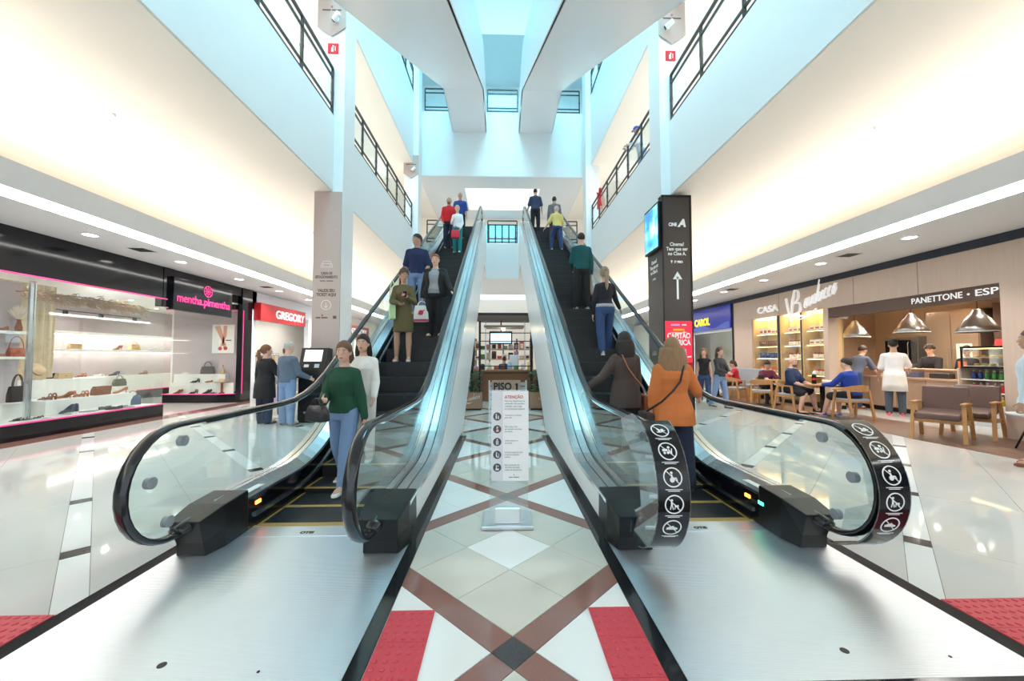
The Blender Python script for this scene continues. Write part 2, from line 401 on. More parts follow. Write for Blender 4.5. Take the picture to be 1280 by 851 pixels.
# ---- gallery slabs (fascia beams and soffits)
def xr(s, a, b): return (min(s*a, s*b), max(s*a, s*b))
for s, side in ((-1, 'left'), (1, 'right')):
    a, b = xr(s, XF, 13.5)
    mb = MB().box(a, b, YE, YB, S2 + 0.02, Z2)
    o = struct('floor_upper_' + side, mb, M['white'])
    MB().box(a + (0.02 if s > 0 else 0), b - (0.02 if s < 0 else 0), YE, YB, S2, S2 + 0.02).build('soffit', M['cream'], o)
    o = struct('floor_top_' + side, MB().box(a, b, YE, YB, S3 + 0.02, Z3), M['white'])
    MB().box(a + (0.02 if s > 0 else 0), b - (0.02 if s < 0 else 0), YE, YB, S3, S3 + 0.02).build('soffit', M['cream'], o)
    # walls
    w_ = struct('wall_' + side, MB().box(*xr(s, 13.3, 13.6), YE, 30, 0, S2), M['cream'])
    MB().box(*xr(s, 9.2, 9.5), YE, YB, Z2, S3).build('gallery_wall', M['cream'], w_)
    MB().box(*xr(s, 9.2, 9.5), YE, YB, Z3, ZR).build('gallery_wall', M['white'], w_)
    # low shop ceiling with cove lip
    lc = struct('ceiling_' + side, MB().box(*xr(s, 6.72, 13.3), YE, 26, ZL, ZL + 0.06), M['lowceil'])
    MB().box(*xr(s, 6.58, 6.72), YE, 26, ZL + 0.10, 4.02).build('cove_lip', M['bulk'], lc)
    MB().box(*xr(s, 6.60, 6.72), YE, 26, ZL + 0.0, ZL + 0.10).build('light_strip', M['led'], lc)
    MB().box(*xr(s, 7.1, 7.7), YE, 26, ZL + 0.07, ZL + 0.10).build('cove_lamp', M['cove'], lc)
    # downlights and air vents in the low ceiling
    for k in range(7):
        y = 5.05 + k * 1.96 + (0.0 if s < 0 else -0.25)
        t = thing('downlight', '%s ceiling downlight over the %s walkway' % (['nearest', 'second', 'third', 'fourth', 'fifth', 'sixth', 'farthest'][k] + ' round white', 'left' if s < 0 else 'right'), 'light', (s*7.28, y, ZL), 0, 'round ceiling downlights')
        MB().lathe([(0.125, ZL), (0.125, ZL - 0.012), (0.10, ZL - 0.014), (0.10, ZL)], (s*7.28, y, 0), 20).build('ring', M['white'], t)
        MB().lathe([(0.098, ZL - 0.002), (0.098, ZL - 0.010), (0.001, ZL - 0.010)], (s*7.28, y, 0), 20).build('lens', M['lens'], t)
        l = bpy.data.lights.new('downlight_beam', 'SPOT'); l.energy = LAMP; l.spot_size = R(125); l.spot_blend = 0.6; l.shadow_soft_size = 0.1; l.color = (1, 0.97, 0.93)
        lo = bpy.data.objects.new('downlight_beam', l); C.objects.link(lo); lo.parent = t; lo.location = (0, 0, -0.05)
    for k in range(3):
        y = (8.0, 12.2, 16.0)[k]
        t = thing('air_vent', '%s dark slotted air vent in the %s walkway ceiling' % (('near', 'middle', 'far')[k], ('left', 'right')[s > 0]), 'vent', (s*7.28, y, ZL), 0, 'ceiling air vents')
        MB().box(s*7.28-0.16, s*7.28+0.16, y-0.16, y+0.16, ZL-0.006, ZL).build('frame', M['steel_r'], t)
        for q in range(5):
            MB().box(s*7.28-0.14, s*7.28+0.14, y-0.13+q*0.055, y-0.10+q*0.055, ZL-0.010, ZL-0.006).build('slot', M['black'], t)
    # sprinkler heads on the cream soffits
    for k, (x, y, z) in enumerate(((6.15, 6.2, S2), (5.8, 12.0, S2), (6.5, 12.5, S3), (6.4, 16.0, S3))):
        t = thing('sprinkler', '%s sprinkler head under the %s cream soffit' % (('near lower', 'far lower', 'near upper', 'far upper')[k], ('left', 'right')[s > 0]), 'sprinkler', (s*x, y, z))
        MB().lathe([(0.035, z), (0.035, z-0.008), (0.01, z-0.01), (0.01, z-0.05), (0.03, z-0.055), (0.001, z-0.06)], (s*x, y, 0), 10).build('head', M['steel_r'], t)
    # fill area lights added under the gallery ceilings, no fixtures
    for k in range(3):
        area('gallery_fill', (s*6.6, 5.5 + 6*k, S3 - 0.05), (0, 0, 0), 3.0, 2.0, 60, (1, 0.90, 0.76))
    # gallery shopfronts (level 2) : lit windows
    for k, (y0, y1) in enumerate(((2.0, 5.4), (6.0, 9.4), (10.0, 13.4), (14.0, 17.6))):
        nm = struct('window_%d' % (k + (11 if s < 0 else 21)), MB().box(*xr(s, 9.14, 9.18), y0, y1, Z2 + 0.1, Z2 + 2.5), mk('gallery_window_%d%d' % (k, s), (0.8, 0.85, 0.86), 0.1, emit=((0.95, 0.97, 1.0), 0.55)))
        for q in range(4):
            yy = y0 + (y1 - y0) * q / 3
            MB().box(*xr(s, 9.10, 9.16), yy-0.03, yy+0.03, Z2, Z2 + 2.55).build('mullion', M['steel_r'], nm)
# cross slabs at the far end
o = struct('floor_landing', MB().box(-XF, XF, 19.1, YB, S2 + 0.02, Z2), M['white'])
MB().box(-XF, XF, 19.14, YB, S2, S2 + 0.02).build('soffit', M['white'], o)
o = struct('floor_top_landing', MB().box(-XF, XF, 18.3, YB, S3 + 0.02, Z3), M['white'])
mb = MB()
for (x0, x1, y0, y1) in ((-XF, XF, 18.34, 19.6), (-XF, XF, 22.6, YB), (-XF, -1.95, 19.6, 22.6), (1.95, XF, 19.6, 22.6)): mb.box(x0, x1, y0, y1, S3, S3 + 0.02)
mb.build('soffit', M['lowceil'], o)
MB().box(-1.9, 1.9, 19.65, 22.55, S3 + 0.012, S3 + 0.019).build('light_coffer', mk('lit_coffer_panel', (1, 1, 1), 0.5, emit=((1, 0.93, 0.82), 0.34)), o)
# bridge on the upper level over the entrance side
struct('floor_bridge', MB().box(-XF, XF, -2.6, 3.3, S2, Z2), M['white'])
# far walls
wb = struct('wall_back', MB().box(-13.5, 13.5, YB + 2, YB + 2.2, 0, S2), M['cream'])
MB().box(-XF - 6, -1.25, YB, YB + 0.2, Z2, S3).box(1.25, XF + 6, YB, YB + 0.2, Z2, S3).box(-1.25, 1.25, YB, YB + 0.2, 9.55, S3).build('landing_wall', M['cream'], wb)
MB().box(-13.5, 13.5, YB, YB + 0.2, Z3, ZR).build('top_wall', M['white'], wb)
nw = struct('window_1', MB().box(-1.25, 1.25, YB + 0.1, YB + 0.12, Z2, 9.55), mk('far_blue_glazing', (0.1, 0.45, 0.62), 0.1, emit=((0.16, 0.62, 0.82), 0.75)))
for k in range(7):
    x = -1.25 + 2.5*k/6
    MB().box(x-0.04, x+0.04, YB, YB + 0.1, Z2, 9.55).build('mullion', col(40, 90, 115), nw)
for z in (7.9, 8.8): MB().box(-1.25, 1.25, YB + 0.02, YB + 0.09, z-0.03, z+0.03).build('transom', col(215, 240, 248), nw)
for k, (x0, x1) in enumerate(((-3.8, -2.9), (-2.7, -1.6), (1.6, 2.7), (2.9, 3.8))):
    nm = struct('window_%d' % (2 + k), MB().box(x0, x1, YB - 0.03, YB, Z2 + 0.05, Z2 + 2.1), mk('landing_shop_window_%d' % k, (0.9, 0.9, 0.86), 0.2, emit=((1, 0.95, 0.88), 0.5)))
    MB().box(x0, x1, YB - 0.06, YB - 0.03, Z2 + 2.05, Z2 + 2.3).build('head_panel', col(150, 110, 90), nm)
# roof and skylight well
roof = struct('ceiling', MB().box(-13.5, -3.6, YE, YB, ZR, ZR + 0.2).box(3.6, 13.5, YE, YB, ZR, ZR + 0.2).box(-3.6, 3.6, 20.0, YB, ZR, ZR + 0.2).box(-3.6, 3.6, YE, -5.0, ZR, ZR + 0.2), M['white'])
MB().box(-3.7, -3.6, -5.0, 20.1, ZR + .2, 21.5).box(3.6, 3.7, -5.0, 20.1, ZR + .2, 21.5).box(-3.6, 3.6, 20.0, 20.1, ZR + .2, 21.5).box(-3.6, 3.6, -5.1, -5.0, ZR + .2, 21.5).build('skylight_upstand', M['white'], roof)
MB().box(-3.6, 3.6, 13.75, 20.0, 21.44, 21.5).build('light_block_panel', M['white'], roof)  # opaque panel added out of view to keep the far upstand dimmer
sk = struct('window_6', MB().box(-3.7, 3.7, -5.1, 20.1, 21.56, 21.6), M['white'])
for i in range(3):
    for j in range(6):
        MB().box(-3.6 + 2.4*i, -3.6 + 2.4*(i+1), -5 + 3.125*j, -5 + 3.125*(j+1), 21.47, 21.50).build('pane', M['sky'], sk)
for x in (-1.2, 1.2): MB().box(x-0.05, x+0.05, -5, 13.75, 21.38, 21.468).build('glazing_bar', M['white'], sk)
for j in range(1, 6): MB().box(-3.6, 3.6, -5 + 3.125*j - 0.04, -5 + 3.125*j + 0.04, 21.40, 21.468).build('glazing_bar', M['white'], sk)
# ---- columns
def column(x0, x1, y0, y1, label, clad=None):
    t = thing('column', label, 'column', ((x0+x1)/2, (y0+y1)/2, 0))
    MB().box(x0, x1, y0, y1, 0, ZR - 0.001).build('shaft', M['white'], t, bevel=0.01)
    return t
cl = column(-4.35, -3.72, 9.02, 9.68, 'white square column with rose brown lower panel behind the ticket machine')
MB().box(-4.352, -3.735, 8.985, 9.019, 0.02, 5.2).build('cladding_panel', M['pinkbrown'], cl)
G = col(105, 82, 76); GW = col(228, 214, 208)
xc = -4.04; Fm = lambda z, dx=0: face((xc + dx, 8.984, z), 'S')
text('CAIXA DE\nESTACIONAMENTO', 0.085, G, cl, Fm(3.26), width=0.50, bold=0.003)
text('VALIDE SEU\nTICKET AQUI', 0.095, G, cl, Fm(2.86), width=0.44, bold=0.004)
flat2([seg((-.15, 0), (-.02, 0), .02), seg((.0, 0), (.15, 0), .02)], Fm(3.13)).build('fine_print', G, cl)
mb = MB(); ringmb(mb, 0, 0, 0.10, 0.115, 0.002); 
for p in (seg((0, 0.06), (0, -0.06), 0.014), seg((0, -0.065), (-0.045, -0.02), 0.014), seg((0, -0.065), (0.045, -0.02), 0.014)): mb.prism(p, 'z', 0, 0.002)
mb.move(Fm(2.58)).build('arrow_emblem', GW, cl)
car = [(-0.13, -0.05), (-0.13, 0.0), (-0.10, 0.025), (-0.075, 0.085), (0.075, 0.085), (0.10, 0.025), (0.13, 0.0), (0.13, -0.05)]
mb = MB()
for i in range(len(car)): mb.prism(seg(car[i], car[(i+1) % len(car)], 0.012), 'z', 0, 0.002)
ringmb(mb, -0.085, -0.01, 0.012, 0.02, 0.002, 12); ringmb(mb, 0.085, -0.01, 0.012, 0.02, 0.002, 12); mb.prism(seg((-0.1, 0.027), (0.1, 0.027), 0.01), 'z', 0, 0.002)
mb.move(Fm(3.50)).build('car_emblem', GW, cl)
flat2([seg((-.14, 0), (-.04, 0), .03), seg((-.02, 0), (.12, 0), .03)], Fm(2.29, -0.08)).build('logo_print', G, cl); flat2([disc(0, 0, .022, 10)], Fm(2.345, -0.08)).build('logo_dot', col(205, 90, 85), cl); flat2([seg((-.04, 0), (.04, 0), .07)], Fm(2.30, 0.2)).build('logo_print', G, cl)
for (dx, z) in ((0.0, 4.75), (-0.22, 5.0), (0.2, 4.3), (-0.2, 4.1), (-0.05, 1.9)):
    flat2([disc(0, 0, 0.008, 8)], Fm(z, dx)).build('fixing_screw', GW, cl)
cr = column(3.72, 4.35, 9.02, 9.68, 'white square column rising behind the dark cinema totem')
c3 = column(-4.35, -3.72, 17.1, 17.75, 'farther white column on the left with a brown pennant')
c4 = column(3.72, 4.35, 17.1, 17.75, 'farther white column on the right of the escalators')
def pennant(x0, x1, y, ztop, label, camlab, dx):
    zb = ztop - 1.05; xm = (x0 + x1)/2
    t = thing('wayfinding_pennant', label, 'sign', (xm, y, zb))
    MB().prism([(x0, ztop), (x1, ztop), (x1, zb + 0.22), (xm, zb), (x0, zb + 0.22)], 'y', y - 0.02, y).build('panel', M['pinkbrown'], t)
    flat2([seg((-.22, 0), (-.03, 0), .035), seg((.0, 0), (.22, 0), .035)], face((xm, y - 0.021, ztop - 0.42), 'S')).build('logo_print', G, t)
    flat2([disc(0, 0, .025, 10)], face((xm, y - 0.021, ztop - 0.34), 'S')).build('logo_dot', col(205, 90, 85), t)
    c = thing('security_camera', camlab, 'camera', (xm + dx, y - 0.03, ztop - 0.72))
    MB().box(xm + dx - 0.03, xm + dx + 0.03, y - 0.06, y - 0.021, ztop - 0.72, ztop - 0.62).build('bracket', M['white'], c)
    MB().cyl((xm + dx - 0.07, y - 0.10, ztop - 0.72), (xm + dx + 0.08, y - 0.20, ztop - 0.64), 0.055, None, 12).build('housing', M['white'], c, 'auto'); MB().cyl((xm + dx - 0.072, y - 0.098, ztop - 0.721), (xm + dx - 0.09, y - 0.086, ztop - 0.73), 0.045, None, 12).build('lens', M['black'], c)
pennant(-4.36, -3.71, 9.0, 9.95, 'brown pointed pennant high on the nearer left column', 'small white camera on the nearer left pennant', 0.15)
pennant(3.71, 4.36, 9.0, 9.95, 'brown pointed pennant high on the nearer right column', 'small white camera on the nearer right pennant', -0.12)
pennant(-4.36, -3.71, 17.08, 10.3, 'brown pointed pennant on the farther left column', 'small white camera on the farther left pennant', 0.12)
for s, sd in ((-1, 'left'), (1, 'right')):
    x, z = s * 4.0, 8.62
    t = thing('fire_sign', 'small red square fire sign on the %s column' % sd, 'sign', (x, 9.0, z - 0.12))
    MB().box(x - 0.12, x + 0.12, 9.0, 9.018, z - 0.12, z + 0.12).build('plate', col(215, 35, 50), t)
    flat2([seg((-0.015, -0.08), (-0.015, 0.02), 0.05), seg((0.0, 0.03), (0.0, 0.07), 0.03), seg((0.05, -0.06), (0.05, 0.05), 0.012)], face((x, 8.999, z), 'S')).build('pictogram', col(250, 250, 250), t)

# ---- guard rails
def guard(p0, p1, label, h=1.12, gl=True, step=1.55, group=None):
    p0 = Vector(p0); p1 = Vector(p1); d = p1 - p0; L_ = d.length; n = max(1, round(L_ / step)); e = d.normalized(); up = Vector((0, 0, 1))
    t = thing('guard_rail', label, 'railing', tuple(p0), 0, group)
    for z, wd in ((h, 0.055), (h - 0.20, 0.035), (0.22, 0.035), (0.06, 0.035)):
        MB().bar(p0 + up*z, p1 + up*z, wd, 0.045).build('rail', M['rail'], t)
    for k in range(n + 1):
        q = p0 + d * (k / n)
        MB().bar(q - up*0.10, q + up*h, 0.05, 0.05).build('post', M['rail'], t)
        MB().box(q.x-0.03, q.x+0.03, q.y-0.03, q.y+0.03, q.z + 0.5, q.z + 0.56).build('glass_clip', M['rail'], t)
    if gl:
        for k in range(n):
            a = p0 + d * (k / n) + e*0.05; b = p0 + d * ((k+1) / n) - e*0.05
            MB().bar(a + up*0.57, b + up*0.57, 0.012, 0.62).build('glass_panel', M['glass'], t)
for s, sd in ((-1, 'left'), (1, 'right')):
    x = s * (XF + 0.04)
    guard((x, 3.4, Z2), (x, 8.98, Z2), 'black steel and glass gallery railing before the nearer %s column' % sd)
    guard((x, 9.75, Z2), (x, 17.05, Z2), 'black steel and glass gallery railing between the two %s columns' % sd, step=1.2)
    guard((s*3.7, 19.14, Z2), (s*2.42, 19.14, Z2), 'short black railing on the %s of the escalator tops' % sd, gl=False, step=1.3)
    guard((s*3.7, 18.34, Z3), (s*2.42, 18.34, Z3), 'black railing on the top floor edge at far %s' % sd, gl=True, step=1.3)
    guard((x, 10.5, Z3), (x, 17.05, Z3), 'black top floor railing along the %s side of the void' % sd, step=1.3)
guard((-0.72, 19.14, Z2), (0.72, 19.14, Z2), 'black railing between the tops of the two lower escalators', gl=False, step=1.5)
guard((-0.72, 18.34, Z3), (0.72, 18.34, Z3), 'black top floor railing between the two overhead escalators', step=1.5)
# ================================================================ ESCALATORS
K30 = math.tan(R(30))
def make_zs(S, rise):
    E = S + rise / K30
    def zs(y):
        if y <= S - 0.5: return 0.0
        if y < S + 0.5: return K30 * (y - S + 0.5)**2 / 2
        if y < E - 0.5: return K30 * (y - S)
        if y < E + 0.5: return rise - K30 * (E + 0.5 - y)**2 / 2
        return rise
    return zs, E
def yzband(mb, x0, x1, ys, f0, f1):
    """solid-looking strip between curve (x0,f0(y)) and (x1,f1(y))"""
    b = len(mb.v)
    for y in ys: mb.v += [Vector((x0, y, f0(y))), Vector((x1, y, f1(y)))]
    for i in range(len(ys) - 1):
        a = b + 2*i
        mb.f.append([a, a+1, a+3, a+2]); mb.m.append(mb.cur)
    return mb
def solidband(mb, x0, x1, ys, lo, hi):
    """box-section band: x0..x1, between curves lo(y) and hi(y)"""
    return mb.loft([[(x0, y, lo(y)), (x1, y, lo(y)), (x1, y, hi(y)), (x0, y, hi(y))] for y in ys])
def railpath(S, zs, ytop):
    yc, zc, r = S - 1.80, 0.58, 0.365
    P = [(yc + 0.42, 0.20), (yc + 0.2, 0.212)]
    for a in range(-90, -271, -12): P.append((yc + r*math.cos(R(a)), zc + r*math.sin(R(a))))
    y = yc + 0.25
    while y < ytop - 0.9:
        P.append((y, zs(y) + 0.945)); y += 0.25
    zt = zs(ytop) + 0.58; yt = ytop - 0.8
    for a in range(90, -91, -15): P.append((yt + r*math.cos(R(a)), zt + r*math.sin(R(a))))
    P.append((yt - 0.3, zt - r))
    return P
def ybox_rail(mb, x, P, z0, wx=0.043, tn=0.02, n=10):
    rings = []
    for i, (y, z) in enumerate(P):
        a = P[max(i-1, 0)]; b = P[min(i+1, len(P)-1)]
        t = Vector((0, b[0]-a[0], b[1]-a[1])).normalized(); nn = Vector((0, -t.z, t.y))
        rings.append([Vector((x + wx*math.cos(2*PI*j/n), y, z + z0)) + nn * (tn*math.sin(2*PI*j/n)) for j in range(n)])
    return mb.loft(rings)
def frange(a, b, st):
    out = []; y = a
    while y < b - 1e-6: out.append(y); y += st
    out.append(b); return out
def esc(label, xc, S, z0, rise, ytop, ysoff, detail, sgn):
    """sgn: +1 when the shaft axis (x=0) lies on the +x side of this escalator"""
    zs, E = make_zs(S, rise)
    t = thing('escalator', label, 'escalator', (xc, S - 1.1, z0), 0, 'escalators')
    Zf = lambda off: (lambda y: z0 + zs(y) + off)
    ys = frange(S - 1.45, S - 0.6, 0.3) + frange(S - 0.5, S + 0.5, 0.12) + frange(S + 0.6, E - 0.6, 0.8) + frange(E - 0.5, E + 0.5, 0.12) + frange(E + 0.6, ytop, 0.4)
    yi = ysoff
    for s in (-1, 1):
        xg = xc + s * 0.645
        xo = sgn_edge = (xc + s * (0.837 if s == sgn else 0.785))     # outer face of the cladding
        # glass panels
        yc, zc = S - 1.80, 0.58
        yj = [yc + 0.95] + frange(yc + 2.15, ytop - 1.0, 1.22)
        arc = [(yc + 0.345*math.cos(R(a)), z0 + zc + 0.345*math.sin(R(a))) for a in range(90, 271, 12)]
        poly = arc + [(yc + 0.2, z0 + 0.29), (yj[0] - 0.004, z0 + 0.29), (yj[0] - 0.004, z0 + zs(yj[0]) + 0.93)]
        MB().prism(poly, 'x', xg - 0.006, xg + 0.006).build('glass_panel', M['glass_b'], t)
        for k in range(len(yj) - 1):
            a, b = yj[k] + 0.004, yj[k+1] - 0.004
            n = 5 if b < S + 1.5 or a > E - 1.5 else 2
            q = [a + (b - a) * i / (n - 1) for i in range(n)]
            MB().prism([(y, z0 + zs(y) + 0.28) for y in q] + [(y, z0 + zs(y) + 0.93) for y in q[::-1]], 'x', xg - 0.006, xg + 0.006).build('glass_panel', M['glass_b'], t)
        # handrail and its steel guide
        P = railpath(S, zs, ytop)
        hr = ybox_rail(MB(), xg, P, z0).build('handrail', M['rubber'], t, True)
        G_ = [(y, z) for y, z in P if True]
        ybox_rail(MB(), xg, [(y + (0.024 if False else 0), z - 0.028) for y, z in G_ if y > yc + 0.2 and z > 0.6], z0, 0.022, 0.012, 6).build('guide', M['steel'], hr)
        # inner deck, skirt, outer deck
        a, b = sorted((xg + s*-0.012, xg - s*0.125))
        mb = MB()
        mb.loft([[(xg - s*0.012, y, z0+zs(y)+0.325), (xg - s*0.118, y, z0+zs(y)+0.262), (xg - s*0.118, y, z0+zs(y)+0.235), (xg - s*0.012, y, z0+zs(y)+0.28)] for y in ys])
        mb.build('inner_deck', M['steel'], t)
        x0, x1 = sorted((xg - s*0.118, xg - s*0.133))
        solidband(MB(), x0, x1, ys, Zf(-0.16), Zf(0.245)).build('skirt', M['blackgloss'], t)
        x0, x1 = sorted((xg - s*0.133, xg - s*0.150))
        solidband(MB(), x0, x1, [y for y in ys if y > S - 1.2], Zf(0.085), Zf(0.115)).build('skirt_deflector', M['steel'], t)
        xm = xg + (xo - xg) * 0.52
        for xa, xb in ((xg + s*0.012, xm - s*0.005), (xm + s*0.005, xo)):
            x0, x1 = sorted((xa, xb))
            solidband(MB(), x0, x1, ys, Zf(0.27), Zf(0.305)).build('outer_deck', M['steel'], t)
        x0, x1 = sorted((xm - s*0.006, xm + s*0.006))
        solidband(MB(), x0, x1, ys, Zf(0.26), Zf(0.300)).build('deck_joint', M['black'], t)
        # white side cladding
        x0, x1 = sorted((xo, xo - s*0.02))
        zlo = 0.0 if detail else -1.78
        soff = lambda y: max(zlo, min(K30 * (y - ysoff), rise - 1.78 if detail else rise - 1.0))
        ylow = frange(S - 1.45, ytop, 0.4)
        MB().loft([[(x0, y, z0 + soff(y)), (x1, y, z0 + soff(y)), (x1, y, z0 + zs(y) + 0.272), (x0, y, z0 + zs(y) + 0.272)] for y in sorted(set(ylow + [ysoff + zlo/K30, ysoff + (rise - (1.78 if detail else 1.0))/K30]))]).build('side_cladding', M['clad'], t)
        if detail:
            x0, x1 = sorted((xo + s*0.004, xo - s*0.006))
            MB().loft([[(x0, y, 0.005), (x1, y, 0.005), (x1, y, h), (x0, y, h)] for y, h in ((S - 1.40, 0.085), (ysoff - 0.1, 0.085), (ysoff + 0.03, 0.02))]).build('skirting', M['granite'], t)
        # newel base
        nb = MB()
        xa, xb = xg - s*0.14, xo + s*0.003
        x0, x1 = sorted((xa, xb)); xm_ = (x0 + x1)/2
        yb = S - 1.65
        nb.loft([[(x0+0.03, yb-0.06, z0+0.27), (x1-0.03, yb-0.06, z0+0.27), (x1-0.05, yb, z0+0.10), (x1-0.04, yb+0.02, z0+0.004), (x0+0.04, yb+0.02, z0+0.004), (x0+0.05, yb, z0+0.10)],
                 [(x0+0.004, yb+0.16, z0+0.315), (x1-0.004, yb+0.16, z0+0.315), (x1, yb+0.16, z0+0.14), (x1, yb+0.16, z0+0.004), (x0, yb+0.16, z0+0.004), (x0, yb+0.16, z0+0.14)],
                 [(x0+0.004, yb+0.42, z0+0.33), (x1-0.004, yb+0.42, z0+0.33), (x1, yb+0.42, z0+0.14), (x1, yb+0.42, z0+0.004), (x0, yb+0.42, z0+0.004), (x0, yb+0.42, z0+0.14)]])
        nbo = nb.build('newel_base', M['black'], t, bevel=0.008)
        MB().tube([(xg, yb + 0.06, z0 + 0.24), (xg, yb - 0.02, z0 + 0.235), (xg, yb - 0.12, z0 + 0.228)], [0.066, 0.062, 0.05], 12, ry=[0.05, 0.045, 0.032]).build('handrail_entry', M['rubber'], nbo, True)
    # underside
    xa, xb = xc - 0.78, xc + 0.78
    zflat = rise - (1.78 if detail else 1.0); yk = ysoff + zflat / K30
    MB().loft([[(xa, y, z0+z), (xb, y, z0+z), (xb, y, z0+z+0.03), (xa, y, z0+z+0.03)] for y, z in ((ysoff + zlo/K30, zlo), (yk, zflat), (ytop, zflat))]).build('soffit_panel', M['clad'], t)
    # steps
    yc0 = S - 1.13
    n = int((E + 0.9 - yc0) / 0.4)
    if detail:
        for k in range(n):
            y = yc0 + 0.4 * k; z = z0 + zs(y + 0.2)
            st = MB().box(xc-0.508, xc+0.508, y, y + 0.398, z - 0.018, z).mat(1).box(xc-0.506, xc+0.506, y + 0.004, y + 0.03, z - 0.25, z - 0.018).build('step', [M['step'], M['riser']], t)
            if k < 4:
                MB().box(xc-0.508, xc+0.508, y + 0.002, y + 0.052, z, z + 0.003).box(xc-0.508, xc-0.485, y + 0.052, y + 0.39, z, z + 0.003).box(xc+0.485, xc+0.508, y + 0.052, y + 0.39, z, z + 0.003).build('yellow_edge', M['yellow'], st)
        # landing plate and comb
        x0, x1 = sorted((sgn * -0.75, sgn * -2.37))
        lp = MB().box(x0, x1, S - 2.785, S - 1.34, -0.01, 0.004).build('landing_plate', M['plate'], t)
        for (dx, dy, rp) in ((-0.01, 0.13, .019), (0.45, 0.08, .007)):
            MB().lathe([(rp, 0.004), (rp, 0.006), (0.001, 0.006)], (xc + dx, S - 2.75 + dy, 0), 14).build('lifting_plug', M['black'], lp)
        cb = MB().box(xc-0.53, xc+0.53, S - 1.34, S - 1.15, -0.01, 0.006).build('comb_plate', M['plate'], t)
        MB().box(xc-0.53, xc+0.53, S - 1.155, S - 1.13, 0.0, 0.010).build('comb_teeth', M['yellow'], cb)
        MB().box(xc-0.80, xc-0.53, S - 1.34, S - 1.2, -0.01, 0.004).box(xc+0.53, xc+0.80, S - 1.34, S - 1.2, -0.01, 0.004).build('plate_side', M['plate'], t)
        text('OTIS', 0.05, M['black'], t, Matrix.Translation((xc - 0.015, S - 1.28, 0.007)), ext=0.0005, bold=0.003)
        MB().box(xc-0.75, xc+0.75, E + 0.9, ytop + 0.1, z0 + rise - 0.05, z0 + rise + 0.004).build('upper_landing_plate', M['plate'], t)
        MB().box(xc-0.78, xc+0.78, ytop - 0.02, 19.1, S2, z0 + rise - 0.05).build('upper_landing_beam', M['white'], t)
    else:
        yy = frange(S - 1.6, ytop, 0.5)
        solidband(MB(), xc-0.51, xc+0.51, yy, Zf(-0.05), Zf(0.0)).build('step_band', M['step'], t)
    return t, zs
EL, zs1 = esc('left escalator carrying people down towards the viewer', -1.585, 4.5, 0.0, 7.0, 18.1, 7.03, True, 1)
ER, _ = esc('right escalator with people riding up and sign strips on its newels', 1.585, 4.5, 0.0, 7.0, 18.1, 7.03, True, -1)
UL, _ = esc('left overhead escalator seen from below', -1.585, 3.93, 7.0, 6.1, 18.3, 6.47, False, 1)
UR, _ = esc('right overhead escalator seen from below', 1.585, 3.93, 7.0, 6.1, 18.3, 6.47, False, -1)
# indicator lamps and stickers on the skirts, glass studs on the newels
def ind(t, x, y, z, m, name='indicator_lamp'):
    MB().box(x-0.006, x+0.006, y-0.035, y+0.035, z-0.014, z+0.014).build(name, m, t, bevel=0.004)
ind(EL, -2.095, 3.40, 0.19, M['orange_led']); ind(EL, -0.808, 3.25, 0.312, col(225, 60, 50)); 
ind(ER, 2.095, 3.42, 0.19, M['orange_led']); ind(ER, 2.095, 3.24, 0.19, M['green_led']); ind(ER, 2.095, 3.33, 0.17, M['black'])
for t, s in ((EL, -1), (ER, 1)):
    MB().box(*xr(s, 2.115, 2.205), 3.20, 3.52, 0.322, 0.326).move(Matrix.Translation((0, 0, -0.028))).build('white_sticker', col(240, 244, 248), t)
    for (y, z) in ((2.76, 0.83), (2.52, 0.62), (2.66, 0.33)):
        st = MB().cyl((s*2.212, y, z), (s*2.246, y, z), 0.036, None, 20).build('glass_stud', col(146, 154, 162, 0.4), t, 'auto')
for (y, z) in ((2.60, 0.74), (2.54, 0.50), (2.62, 0.27)):
    MB().cyl((0.90, y, z), (0.98, y, z), 0.012, None, 10).build('guard_bolt', M['steel_r'], ER, True)
